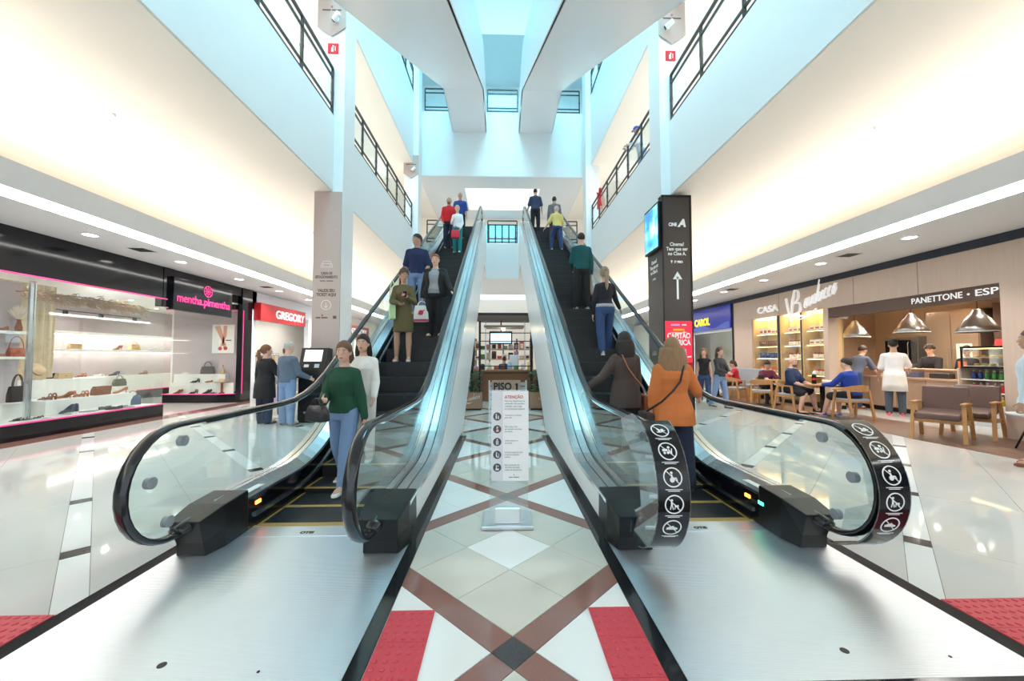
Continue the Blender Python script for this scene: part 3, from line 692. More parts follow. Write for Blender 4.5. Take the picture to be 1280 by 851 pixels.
# curved pictogram strips in front of the right newels
def picto_strip(xg, xw, clear_side):
    yc, zc, rr = 2.70, 0.58, 0.43
    x0, x1 = xg - xw/2, xg + xw/2
    A0, A1 = 110, 262
    def pt(s, wv, off=0.0):     # s: arc length from the top, wv: across
        a = R(A0) + s / rr
        return Vector((xg + wv, yc + (rr + off)*math.cos(a), zc + (rr + off)*math.sin(a)))
    Ls = rr * R(A1 - A0)
    sp = MB().loft([[pt(Ls*i/24, -xw/2), pt(Ls*i/24, xw/2), pt(Ls*i/24, xw/2, -0.004), pt(Ls*i/24, -xw/2, -0.004)] for i in range(25)]).build('pictogram_strip', M['blackgloss'], ER, 'auto')
    edge = MB()
    for wv in (-xw/2, xw/2): edge.tube([pt(Ls*i/24, wv) for i in range(25)], 0.0035, 6)
    edge.build('clear_edge', M['acryl'], sp, True)
    def flatpoly(mb, poly, s0, k):
        mb.loft([[pt(s0 - p[1]*k, p[0]*k, o) for p in poly] for o in (0.0005, 0.0022)])
    W = col(238, 240, 242, 0.4)
    shapes = [
        [seg((-.5, -.35), (.1, -.35), .16), seg((-.1, -.3), (-.3, .25), .2), disc(.25, .0, .2, 10), seg((.1, -.3), (.6, -.1), .12)],
        [seg((-.6, .1), (0, .1), .3), disc(-.4, -.25, .14, 10), disc(0, -.25, .14, 10), seg((.15, .2), (.45, -.4), .14), disc(.2, .45, .16, 10), seg((.4, -.4), (.55, .3), .1)],
        [disc(-.1, .5, .15, 10), seg((-.15, .3), (-.05, -.1), .2), seg((-.05, -.1), (.4, -.1), .14), seg((.4, -.1), (.5, -.45), .12), disc(-.1, -.3, .28, 12)],
        [disc(-.3, .5, .14, 10), seg((-.3, .3), (-.3, -.2), .22), seg((-.38, -.2), (-.45, -.6), .12), seg((-.2, -.2), (-.1, -.6), .12), seg((.05, -.2), (.5, -.15), .2), seg((.08, -.25), (.08, -.55), .08), seg((.45, -.2), (.45, -.55), .08), seg((-.2, .2), (.2, -.1), .06)],
        [[(-.65, -.25), (.65, -.25), (.65, -.02), (.3, .1), (.1, .32), (-.2, .2), (-.65, .05)]],
    ]
    for i, sh in enumerate(shapes):
        s0 = 0.10 + i * 0.152; k = 0.050
        mb = MB()
        nn = 24; ra, rb = 0.98, 1.12
        for q in range(nn):
            a, b = 2*PI*q/nn, 2*PI*(q+1)/nn
            flatpoly(mb, [(ra*math.cos(a), ra*math.sin(a)), (rb*math.cos(a), rb*math.sin(a)), (rb*math.cos(b), rb*math.sin(b)), (ra*math.cos(b), ra*math.sin(b))], s0, k)
        for p in sh: flatpoly(mb, p, s0, k)
        flatpoly(mb, seg((-.68, .68), (.68, -.68), .09), s0, k)
        mb.build('prohibition_pictogram', W, sp)
        mb = MB()
        for (yy, wd) in ((-1.35, 1.0), (-1.52, 0.7)): flatpoly(mb, seg((-wd, yy), (wd, yy), .08), s0, k)
        mb.build('caption_print', W, sp)
    mb = MB(); s0 = 0.93
    flatpoly(mb, seg((-.8, 0), (.8, 0), .3), s0, 0.062)
    mb.build('maker_label', col(190, 195, 200), sp)
    # clear acrylic side guard
    s_ = clear_side; xs = xg + s_ * (xw/2 + 0.002)
    pin = [(yc + 0.25 + 0.0, zc + 0.36), (yc + 0.16, zc + 0.24), (yc - 0.12, zc + 0.10), (yc - 0.16, zc - 0.14), (yc + 0.02, zc - 0.24), (yc + 0.06, zc - 0.40)]
    pout = [(yc + rr*math.cos(R(a)), zc + rr*math.sin(R(a))) for a in range(250, 89, -10)]
    MB().prism(pin + pout, 'x', xs - 0.003, xs + 0.003).build('clear_guard', M['acryl'], ER)
picto_strip(0.94, 0.19, -1)
picto_strip(2.25, 0.19, 1)
# ================================================================ LEFT SHOPS
XL = -8.1
# ---- small goods builders
def shoe(label, group, loc, rotz, m, kind='flat', sole=None, L=0.24):
    t = thing('shoe', label, 'shoe', loc, rotz, group, local=True)
    k = L / 0.24; heel = {'flat': 0.012, 'pump': 0.075, 'block': 0.06, 'boot': 0.035, 'slide': 0.012}[kind]
    def zb(y): return heel * max(0, min(1, (0.05 - y) / 0.12)) if y < 0.05 else 0.0
    Y = [-0.12, -0.08, -0.02, 0.04, 0.09, 0.12]; W = [0.022, 0.030, 0.026, 0.036, 0.032, 0.012]
    MB().loft([[(-w_*k, y*k, zb(y)), (w_*k, y*k, zb(y)), (w_*k, y*k, zb(y)+0.010), (-w_*k, y*k, zb(y)+0.010)] for y, w_ in zip(Y, W)]).build('sole', sole or m, t)
    mb = MB()
    if kind in ('flat', 'pump', 'boot'):
        H = {'flat': [0.055, 0.05, 0.03, 0.045, 0.035, 0.012], 'pump': [0.06, 0.05, 0.03, 0.035, 0.03, 0.012], 'boot': [0.15, 0.155, 0.12, 0.07, 0.045, 0.015]}[kind]
        for i in range(5):
            pass
        mb.loft([[(-w_*k*0.96, y*k, zb(y)+0.01), (-w_*k*0.9, y*k, zb(y)+0.01+h*0.6), (-w_*k*0.35, y*k, zb(y)+0.01+h), (w_*k*0.35, y*k, zb(y)+0.01+h), (w_*k*0.9, y*k, zb(y)+0.01+h*0.6), (w_*k*0.96, y*k, zb(y)+0.01)] for y, w_, h in zip(Y, W, H)])
        mb.build('upper', m, t, True)
    else:
        for y, hh in ((0.06, 0.035), (0.02, 0.04)) if kind == 'slide' else ((0.07, 0.03), (0.03, 0.04), (-0.08, 0.06)):
            w_ = 0.034
            mb.tube([(-w_*k, y*k, zb(y)+0.008), (-w_*k*0.7, y*k, zb(y)+hh*0.8), (0, y*k, zb(y)+hh), (w_*k*0.7, y*k, zb(y)+hh*0.8), (w_*k, y*k, zb(y)+0.008)], 0.014, 6, ry=0.004)
        mb.build('strap', m, t)
    if heel > 0.03:
        r = 0.022 if kind != 'pump' else 0.008
        MB().cyl((0, -0.1*k, 0), (0, -0.1*k, heel), r*0.8, r, 8).build('heel', sole or m, t)
    return t
def shoes(label, x, y, z, rot, m, kind='flat', group='shoes on display in the left shop', sole=None, gap=0.09):
    """a pair, side by side"""
    a = R(rot)
    shoe('left shoe of the ' + label, group, (x - gap/2*math.cos(a), y - gap/2*math.sin(a), z), rot + 4, m, kind, sole)
    shoe('right shoe of the ' + label, group, (x + gap/2*math.cos(a), y + gap/2*math.sin(a), z), rot - 4, m, kind, sole)
def handbag(label, loc, rotz, w_, d, h, m, strap='handles', group=None, trim=None, name='handbag', cat='bag', hh=None):
    t = thing(name, label, cat, loc, rotz, group, local=True)
    rings = []
    for f, kx, ky in ((0, 0.94, 0.9), (0.04, 1.0, 1.0), (0.5, 0.98, 0.95), (0.9, 0.90, 0.6), (1.0, 0.86, 0.35)):
        rings.append([(sx*w_/2*kx*(1 if abs(sy) < 1 else 0.93), sy*d/2*ky, h*f) for sx, sy in ((-1, -0.7), (-1, -1), (1, -1), (1, -0.7), (1, 0.7), (1, 1), (-1, 1), (-1, 0.7))])
    MB().loft(rings).build('body', m, t, 'auto')
    hh = hh or h * 0.5
    if strap == 'handles':
        for s in (-1, 1):
            MB().tube([(w_*0.28*math.cos(q), s*d*0.12, h*0.95 + hh*math.sin(q)) for q in [PI*i/10 for i in range(11)]], 0.007, 6).build('handle', trim or m, t, True)
    elif strap == 'shoulder':
        MB().tube([(w_*0.42*math.cos(q), 0, h*0.93 + hh*math.sin(q)) for q in [PI*i/12 for i in range(13)]], 0.008, 6, ry=0.003).build('strap', trim or m, t, True)
    elif strap == 'flap':
        MB().box(-w_*0.48, w_*0.48, -d/2 - 0.006, -d/2 + 0.02, h*0.45, h*0.98).build('flap', trim or m, t, bevel=0.004)
        MB().box(-0.02, 0.02, -d/2 - 0.012, -d/2 - 0.004, h*0.42, h*0.52).build('clasp', M['steel'], t)
    return t
def vase(label, loc, r, h, m, plume=None, group=None, n=70):
    t = thing('vase', label, 'vase', loc, 0, group, local=True)
    MB().lathe([(r*0.6, 0), (r*0.95, h*0.08), (r, h*0.3), (r*0.55, h*0.75), (r*0.45, h*0.88), (r*0.6, h), (r*0.5, h), (r*0.4, h*0.85)], (0, 0, 0), 16).build('pot', m, t, True)
    if plume:
        mb = MB()
        for i in range(n):
            a = random.uniform(0, 2*PI); q = random.uniform(0.1, 1.0)
            tip = Vector((plume[0]*q*math.cos(a), plume[0]*q*math.sin(a), h + plume[1]*(1.05 - 0.5*q*q) * random.uniform(0.8, 1.05)))
            mb.tube([(0, 0, h*0.9), tip*0.55 + Vector((0, 0, h*0.4)), tip], [0.003, 0.012, 0.002], 4)
        mb.build('plume', plume[2], t, kind='stuff')
    return t
TAN = col(176, 108, 74); BRN = col(140, 84, 58); NAVY = col(44, 58, 84); BLK = col(34, 34, 38); DRIED = mk('dried_pampas', (0.50, 0.39, 0.28), 0.9, noise=(20, 0.2)); STRAW = mk('woven_straw', (0.66, 0.48, 0.29), 0.8, bump=(90, 0.5)); SILV = col(205, 205, 210, 0.35); WHT = col(240, 240, 238)
# ---- shell of the shoe shop
ws = struct('wall_shoe_shop', MB().box(-12.75, -12.65, 3.5, 16, 0, ZL - 0.01), M['mauve'])
struct('wall_partition_1', MB().box(-10.5, XL - 0.1, 12.78, 12.86, 0, ZL - 0.01), M['mauve'])
struct('wall_partition_2', MB().box(-10.56, -10.5, 12.78, 26, 0, ZL - 0.01), M['shopwhite'])
struct('wall_partition_3', MB().box(-12.65, -8.3, 3.5, 3.6, 0, ZL - 0.01), M['shopwhite'])
struct('wall_partition_4', MB().box(-12.65, -8.25, 3.6, 12.78, 3.02, 3.06).box(-12.65, -10.56, 12.78, 16, 3.02, 3.06), M['shopwhite'])
struct('wall_partition_5', MB().box(-12.65, -10.56, 15.9, 16.0, 0, 3.0), M['shopwhite'])
recessed([(x, y) for x in (-9.1, -10.6, -11.8) for y in (5.2, 7.4, 9.4, 11.4)], 3.02, 26.0, (1, 0.93, 0.83), 'shoe shop ceiling, added to light the shop', 'added shoe shop lights')  # added lamp grid that brightens the shoe shop interior
recessed([(-11.6, 13.4), (-11.6, 14.8)], 3.02, 26.0, (1, 0.93, 0.83), 'rear of the shoe shop, added to light it', 'added shoe shop lights')  # two more added lamps for the back of the shop
# shopfronts behind the viewer, left
nl = struct('wall_left_near', MB().box(XL - 0.25, XL - 0.05, YE, 3.5, 0, ZL - 0.01), col(206, 202, 196))
for k in range(3): MB().box(XL - 0.05, XL - 0.03, YE + 0.6 + 4.1*k, YE + 3.9 + 4.1*k, 0.3, 2.7).build('dark_window', M['blackgloss'], nl)
# black fascia and plinth
tr = struct('trim_1', MB().box(XL - 0.12, XL, 3.5, 9.62, 2.80, ZL - 0.001), M['blackgloss'])
MB().box(XL - 0.18, XL + 0.01, 9.50, 9.80, 2.60, ZL - 0.001).build('end_block', M['blackgloss'], tr)
MB().box(XL - 0.14, XL - 0.02, 9.8, 12.62, 3.28, ZL - 0.001).build('upper_band', M['blackgloss'], tr)
MB().box(XL - 0.14, XL + 0.01, 12.36, 12.84, 0.0, ZL - 0.001).build('end_pier', M['blackgloss'], tr)
MB().box(XL - 0.02, XL + 0.012, 3.5, 9.62, 2.775, 2.80).build('pink_light_line', M['pinkled'], tr)
pl = thing('display_plinth', 'long black window plinth with a pink light line and white top', 'display', (XL - 0.5, 6.5, 0))
MB().box(-9.3, XL, 3.6, 9.62, 0.002, 0.28).build('base', M['blackgloss'], pl)
MB().box(-9.3, XL - 0.006, 3.6, 9.62, 0.28, 0.292).build('top', M['shopwhite'], pl)
MB().box(XL - 0.006, XL + 0.012, 3.6, 9.62, 0.275, 0.298).build('pink_light_line', M['pinkled'], pl)
for k, (y0, y1) in enumerate(((3.6, 5.6), (5.6, 7.85), (7.85, 9.0), (9.0, 9.6))):
    struct('window_%d' % (31 + k), MB().box(XL - 0.016, XL - 0.006, y0 + 0.004, y1 - 0.004, 0.298, 2.775), M['glass'])
struct('window_35', MB().box(-9.3, XL - 0.02, 9.60, 9.61, 0.292, 2.80), M['glass'])
# step block, niche unit, post, curtain
blk = one('display_block', MB().box(-9.25, -8.58, 7.62, 9.45, 0.294, 0.575), M['shopwhite'], 'low white display block in the shoe shop window', 'display', bevel=0.006)
one('display_block', MB().box(-9.80, -9.32, 7.35, 9.5, 0.002, 0.93), M['shopwhite'], 'tall white display block behind the window shoes', 'display', bevel=0.006)
nu = thing('niche_shelf', 'mauve backed niche with two white shelves at the far left', 'shelf', (-8.95, 7.1, 0.292))
MB().box(-9.12, -9.06, 6.2, 7.58, 0.292, 2.78).build('back_panel', M['mauve'], nu)
for z in (1.36, 1.82): MB().box(-9.06, -8.78, 6.3, 7.55, z, z + 0.045).build('shelf', M['shopwhite'], nu)
MB().box(-9.06, -8.80, 6.3, 7.55, 0.292, 0.56).build('base', M['shopwhite'], nu)
MB().box(-9.06, -8.6, 6.26, 6.30, 0.292, 2.78).build('side_panel', M['mauve'], nu)
MB().box(-8.42, -8.38, 7.13, 7.18, 0.292, 2.75).box(-8.42, -8.38, 7.20, 7.22, 0.292, 2.75).build('steel_post', M['steel'], nu)
vase('brown vase of pale pampas in the far left niche', (-8.9, 7.42, 1.866), 0.05, 0.22, BRN, (0.14, 0.26, mk('pale_pampas', (0.82, 0.72, 0.60), 0.9)), n=110)
shoe('single brown shoe on the upper niche shelf', 'shoes on display in the left shop', (-8.9, 7.18, 1.866), 80, BRN, 'flat')
handbag('rust leather shoulder bag on the lower niche shelf', (-8.92, 7.42, 1.406), 90, 0.26, 0.09, 0.16, col(166, 84, 62), 'shoulder', hh=0.22)
handbag('black tote bag leaning at the foot of the niche', (-8.7, 7.28, 0.60), 90, 0.26, 0.10, 0.28, BLK, 'handles', hh=0.22)
one('purse', MB().box(-8.98, -8.82, 7.1, 7.2, 1.406, 1.46), BRN, 'small brown purse beside the rust shoulder bag', 'bag', bevel=0.01)
mb = MB(); n = 40
for i in range(n):
    y0, y1 = 7.95 + 1.0*i/n, 7.95 + 1.0*(i+1)/n
    a, b = 0.03*math.sin(i*1.1), 0.03*math.sin((i+1)*1.1)
    mb.add([(-9.95+a, y0, 0.95), (-9.95+b, y1, 0.95), (-9.95+b, y1, 2.95), (-9.95+a, y0, 2.95)], [(0, 1, 2, 3)])
one('curtain', mb, mk('beige_curtain', (0.70, 0.60, 0.44), 0.9), 'pleated beige curtain hanging behind the window goods', 'curtain', smooth=True)
for k, (y, lab) in enumerate(((7.86, 'round straw hat leaning against the beige curtain'), (8.30, 'second straw hat beside the curtain edge'))):
    t = thing('straw_hat', lab, 'hat', (-9.55, y, 0.932), 0, 'straw hats', local=True)
    Mx = Matrix.Rotation(R(62), 4, 'Y')
    MB().lathe([(0.19, 0), (0.19, 0.012), (0.10, 0.02), (0.095, 0.09), (0.06, 0.12), (0.001, 0.125)], (0, 0, 0), 24).move(Matrix.Translation((0, 0, 0.165)) @ Mx).build('hat_body', STRAW, t, True)
    MB().lathe([(0.102, 0.02), (0.102, 0.045), (0.098, 0.045)], (0, 0, 0), 24).move(Matrix.Translation((0, 0, 0.165)) @ Mx).build('hat_band', BRN, t)
handbag('tan straw purse on the tall display block', (-9.5, 8.75, 0.932), 90, 0.3, 0.1, 0.13, STRAW, 'flap')
# goods on the plinth and the block
shoes('black slide sandals nearest the steel post', -8.42, 7.12, 0.293, 120, BLK, 'slide')
shoes('black and white slides at the front glass', -8.30, 7.32, 0.293, 110, BLK, 'slide', sole=WHT)
shoes('brown strappy platform sandals on the display block', -8.78, 7.83, 0.577, 95, BRN, 'block')
shoes('navy ankle boots on the window plinth', -8.45, 7.9, 0.293, 100, NAVY, 'boot', sole=WHT)
shoes('white and navy flats right of the navy boots', -8.42, 8.24, 0.293, 110, WHT, 'flat', sole=NAVY)
shoes('tan heeled sandals in the middle of the block', -8.78, 8.16, 0.577, 95, TAN, 'pump')
shoes('tan open sandals left of the leather bag', -8.78, 8.42, 0.577, 95, TAN, 'block')
handbag('woven tan leather bag on the display block', (-8.78, 8.83, 0.577), 90, 0.36, 0.12, 0.19, BRN, 'flap')
shoe('single tan pump at the right end of the block', 'shoes on display in the left shop', (-8.72, 9.2, 0.577), 160, TAN, 'pump', L=0.27)
shoes('dark grey flats under the leather bag', -8.46, 8.56, 0.293, 105, col(70, 66, 70), 'flat')
shoes('navy trimmed white sneakers by the glass joint', -8.46, 8.88, 0.293, 115, WHT, 'flat', sole=NAVY)
shoes('black pointed flats in the front row', -8.26, 8.60, 0.293, 110, BLK, 'flat')
shoes('grey sandals at the front right of the window', -8.28, 8.90, 0.293, 110, col(150, 150, 156), 'slide')
handbag('blue denim bucket bag at the window end', (-8.62, 9.40, 0.293), 60, 0.28, 0.16, 0.22, col(70, 88, 118), 'handles', trim=TAN)
# pampas garland and track spots
ga = thing('pampas_garland', 'dried pampas garland hanging under the shop ceiling', 'garland', (-8.85, 8.6, 2.55))
MB().tube([(-8.9, 7.35, 2.60), (-8.9, 8.5, 2.66), (-8.85, 9.6, 2.62)], 0.012, 6).build('branch', BRN, ga)
PALE = mk('pampas_plume', (0.44, 0.29, 0.18), 0.95, noise=(30, 0.3))
for k in range(7):
    c = Vector((-8.88 + 0.04*math.sin(k*2), 7.75 + 0.29*k, 2.60)); mb = MB()
    for i in range(130):
        q = random.random(); p = c + Vector((random.gauss(0, .05), -0.3 + 0.75*q, random.gauss(-.03, .05)))
        d = Vector((random.gauss(0, 0.5), random.uniform(0.3, 1.0), random.uniform(-0.9, 0.35))).normalized() * random.uniform(0.06, 0.16)
        mb.tube([p, p + d*0.5, p + d], [0.005, 0.012, 0.002], 3)
    mb.build('plume', PALE, ga)
def trackspots(x, ys, z, lab):
    t = thing('track_light', lab, 'light', (x, ys[0], z), 0, 'track lights')
    MB().box(x-0.012, x+0.012, ys[0]-0.2, ys[-1]+0.2, z-0.02, z).build('track', M['black'], t)
    for y in ys:
        MB().box(x-0.035, x+0.035, y-0.04, y+0.04, z-0.13, z-0.02).build('spot_head', M['black'], t, bevel=0.008)
trackspots(-8.35, [6.75, 7.3, 7.8, 8.3, 8.8, 9.2], 2.99, 'black track lights behind the front window top')
trackspots(-11.2, [9.2, 10.3, 11.2, 12.2], 2.60, 'black track lights before the back shelves')
# back wall shelving
bs = thing('wall_shelving', 'long white lit shelving on the back wall of the shoe shop', 'shelf', (-12.4, 11.5, 0))
for z in (1.55, 2.05): MB().box(-12.65, -12.2, 8.6, 15.4, z, z + 0.08).build('shelf', M['shopwhite'], bs)
MB().box(-12.65, -12.25, 8.6, 15.4, 0.3, 0.80).build('counter', M['shopwhite'], bs)
MB().box(-12.65, -12.2, 8.6, 15.4, 0.002, 0.28).build('kick_base', M['blackgloss'], bs)
MB().box(-12.66, -12.22, 8.6, 15.4, 0.28, 0.30).build('pink_light_line', M['pinkled'], bs)
for z in (1.54, 2.04): MB().box(-12.5, -12.4, 8.7, 15.3, z - 0.012, z).build('shelf_light', M['shop_led'], bs)
MB().box(-12.64, -12.6, 12.2, 13.0, 1.64, 2.03).build('lit_panel', M['led'], bs)
for k, (y, nm) in enumerate(((10.9, 'white pumps on the long back shelf'), (12.9, 'brown pumps before the lit panel'), (14.2, 'silver sandals at the far end of the back shelf'))):
    shoes(nm, -12.35, y, 1.632, 90, [WHT, BRN, SILV][k], ['pump', 'pump', 'block'][k])
handbag('gold clutch on the long back shelf', (-12.4, 11.7, 1.632), 90, 0.34, 0.1, 0.15, col(190, 158, 110), 'flap')
handbag('tan bag with flower on the long back shelf', (-12.4, 13.55, 1.632), 90, 0.36, 0.12, 0.19, col(186, 150, 104), 'handles')
for k in range(7):
    y = 10.9 + 0.5*k
    shoes(('black', 'dark grey', 'bronze', 'white', 'navy', 'silver', 'brown')[k] + ' shoes on the back counter', -12.4, y, 0.802, 90, (BLK, col(80, 80, 84), TAN, WHT, NAVY, SILV, BRN)[k], ('flat', 'slide', 'block', 'flat', 'pump', 'slide', 'block')[k])
handbag('dark olive handbag on the back counter', (-11.9, 12.55, 0.5), 90, 0.36, 0.14, 0.22, col(82, 80, 62), 'handles')
one('stool_block', MB().box(-12.1, -11.7, 12.2, 12.9, 0.002, 0.50), M['shopwhite'], 'white stool block carrying the olive handbag', 'display', bevel=0.008)
handbag('black box bag on the back counter', (-12.42, 11.1, 0.802), 90, 0.34, 0.14, 0.15, BLK, 'flap')
# ---- second window facing the entrance
p2_ = thing('display_plinth', 'black plinth with pink edge under the poster window', 'display', (-9.2, 12.4, 0))
MB().prism([(-10.35, 12.25), (-8.7, 12.25), (XL, 12.42), (XL, 12.775), (-10.35, 12.775)], 'z', 0.002, 0.26).build('base', M['blackgloss'], p2_)
MB().prism([(-10.35, 12.25), (-8.7, 12.25), (XL, 12.42), (XL, 12.775), (-10.35, 12.775)], 'z', 0.26, 0.27).build('top', M['shopwhite'], p2_)
MB().tube([(-10.35, 12.245, 0.265), (-8.7, 12.245, 0.265), (XL + 0.01, 12.415, 0.265), (XL + 0.01, 12.415, 2.84), (-10.35, 12.3, 2.84)], 0.016, 6).build('pink_light_line', M['pinkled'], p2_)
struct('window_36', MB().box(-10.35, -9.55, 12.255, 12.262, 0.28, 2.83), M['glass']); struct('window_37', MB().box(-9.54, -8.72, 12.255, 12.262, 0.28, 2.83), M['glass'])
struct('trim_2', MB().box(-10.35, XL - 0.14, 12.28, 12.36, 2.86, 3.02), M['blackgloss'])
st2 = thing('display_steps', 'white stepped shelves below the sandal poster', 'display', (-9.4, 12.6, 0.27))
MB().box(-10.3, -8.72, 12.60, 12.77, 0.272, 0.86).build('upper_step', M['shopwhite'], st2); MB().box(-10.3, -8.35, 12.44, 12.60, 0.272, 0.60).build('lower_step', M['shopwhite'], st2)
po = thing('poster', 'white poster of crossed legs wearing sandals', 'poster', (-8.91, 12.77, 1.52))
MB().box(-9.26, -8.57, 12.74, 12.778, 1.52, 2.43).build('board', col(244, 240, 236), po)
Fp = face((-8.915, 12.739, 1.975), 'S')
flat2([[(-0.28, 0.4), (-0.10, 0.42), (0.02, 0.05), (0.10, -0.22), (0.03, -0.30), (-0.06, -0.05)], [(0.0, 0.42), (0.12, 0.42), (0.10, 0.1), (-0.02, -0.22), (-0.10, -0.28), (0.0, 0.05)]], Fp).build('legs_print', col(226, 170, 146), po)
flat2([disc(0.08, -0.30, 0.06, 12), disc(-0.09, -0.31, 0.06, 12), seg((-0.02, -0.2), (0.08, -0.16), 0.02)], face((-8.915, 12.736, 1.975), 'S')).build('sandals_print', col(186, 76, 70), po)
flat2([seg((-.09, 0), (.09, 0), .03)], face((-8.75, 12.738, 1.93), 'S')).build('fine_print', col(120, 100, 95), po)
shoes('white sandals at the left of the upper step', -10.0, 12.68, 0.862, 170, WHT, 'slide')
handbag('large dark grey handbag on the upper step', (-9.32, 12.68, 0.862), 0, 0.40, 0.14, 0.24, col(86, 84, 78), 'handles', hh=0.16)
one('perfume_bottle', MB().lathe([(0.05, 0), (0.06, 0.02), (0.055, 0.12), (0.02, 0.17), (0.018, 0.26), (0.03, 0.27), (0.001, 0.30)], (-8.86, 12.68, 0.862), 12), col(190, 170, 130, 0.2), 'tall amber bottle on the upper step by the poster', 'bottle', smooth=True)
shoes('black strappy sandals on the lower step', -9.58, 12.52, 0.602, 165, BLK, 'block')
shoe('single gold shoe on the lower step', 'shoes on display in the left shop', (-9.15, 12.52, 0.602), 160, TAN, 'flat')
rs = thing('cake_stand', 'round grey pedestal stand on the lower window step', 'display', (-8.68, 12.5, 0.272), 0, None, local=True)
MB().lathe([(0.08, 0), (0.08, 0.02), (0.03, 0.04), (0.03, 0.32), (0.06, 0.34)], (0, -0.1, 0), 14).build('pedestal', BRN, rs, True); MB().lathe([(0.2, 0.34), (0.2, 0.36), (0.001, 0.362)], (0, -0.1, 0), 20).build('plate', col(150, 145, 135), rs, True)
one('straw_hat', MB().lathe([(0.15, 0), (0.15, 0.012), (0.09, 0.02), (0.085, 0.07), (0.001, 0.09)], (-8.68, 12.4, 0.634), 20), STRAW, 'pale straw hat lying on the round pedestal stand', 'hat', smooth=True)
for k, (x, c_, kd, nm) in enumerate(((-9.95, BRN, 'pump', 'brown pumps'), (-9.5, BLK, 'block', 'black block sandals'), (-9.08, BLK, 'pump', 'black pumps'), (-8.92, col(96, 104, 92), 'slide', 'grey green slides'), (-8.3, NAVY, 'flat', 'navy flats'))):
    shoes(nm + ' on the floor of the poster window', x, 12.36 if x < -8.6 else 12.55, 0.272, 170, c_, kd)
# shop sign over the entrance
sg = thing('shop_sign', 'black gloss sign board with pink neon mentha pimentha lettering', 'sign', (-8.0, 10.7, 2.55))
MB().loft([[(XL - 0.02, y, z0_), (XL + 0.10, y, z0_), (XL + 0.10, y, 3.36), (XL - 0.02, y, 3.36)] for y, z0_ in ((9.68, 2.55), (11.75, 2.55))]).build('board', M['blackgloss'], sg, bevel=0.01)
text('mentha.pimentha', 0.30, M['pinkled'], sg, face((XL + 0.105, 10.7, 2.86), 'E'), ext=0.012, width=1.86, bold=0.004)
mb = MB(); ringmb(mb, 0, 0, 0.135, 0.155, 0.015); ringmb(mb, 0, 0, 0.07, 0.085, 0.015); mb.prism(disc(0, 0, 0.045, 12), 'z', 0, 0.015)
for q in range(8): mb.prism(seg((0.085*math.cos(q*PI/4), 0.085*math.sin(q*PI/4)), (0.135*math.cos(q*PI/4), 0.135*math.sin(q*PI/4)), 0.018), 'z', 0, 0.012)
mb.move(face((XL + 0.105, 10.78, 3.16), 'E')).build('round_emblem', M['pinkled'], sg)
# ---- clothing shop with red sign
wg = struct('wall_clothing_shop', MB().box(XL - 0.2, XL - 0.02, 12.86, 13.1, 0, ZL - 0.01), col(232, 238, 246))
MB().box(XL - 0.2, XL - 0.02, 12.86, 19.6, 2.95, ZL - 0.01).build('fascia', col(232, 236, 244), wg)
MB().box(XL - 0.2, XL - 0.02, 16.6, 17.2, 0, 2.95).build('pier', col(225, 230, 238), wg)
recessed([(-9.3, 13.7), (-9.3, 15.2), (-9.3, 16.8), (-9.3, 18.4)], ZL, 62.0, (1, 0.93, 0.84), 'clothing shop ceiling, added to light the shop', 'added clothing shop lights')  # added lamps, put in to brighten the clothing shop
g2 = thing('shop_sign', 'red box sign with white GREGORY letters', 'sign', (XL, 14.4, 2.6))
MB().box(XL - 0.02, XL + 0.22, 12.95, 15.85, 2.60, 3.17).build('box', col(196, 36, 44, 0.35), g2, bevel=0.01)
text('GREGORY', 0.40, M['white_letter'], g2, face((XL + 0.225, 14.75, 2.86), 'E'), ext=0.02, width=1.95, bold=0.006)
g3 = thing('shop_sign', 'small distant red GREGORY sign seen past the column', 'sign', (XL, 22, 2.6))
MB().box(XL - 0.12, XL + 0.15, 20.4, 23.6, 2.45, 3.1).build('box', col(186, 44, 50, 0.35), g3); text('GREGORY', 0.4, M['white_letter'], g3, face((XL + 0.155, 22.0, 2.78), 'E'), ext=0.02, width=2.3, bold=0.012)
wf = struct('wall_far_shops', MB().box(XL - 0.2, XL - 0.1, 19.6, 25.9, 0, ZL - 0.01), col(236, 234, 228))
for k in range(3):
    MB().box(XL - 0.1, XL - 0.08, 19.9 + 2*k, 21.6 + 2*k, 0.1, 2.35).build('lit_window', mk('far_window_l%d' % k, (0.9, 0.9, 0.85), 0.2, emit=((1, 0.96, 0.9), 0.45)), wf)
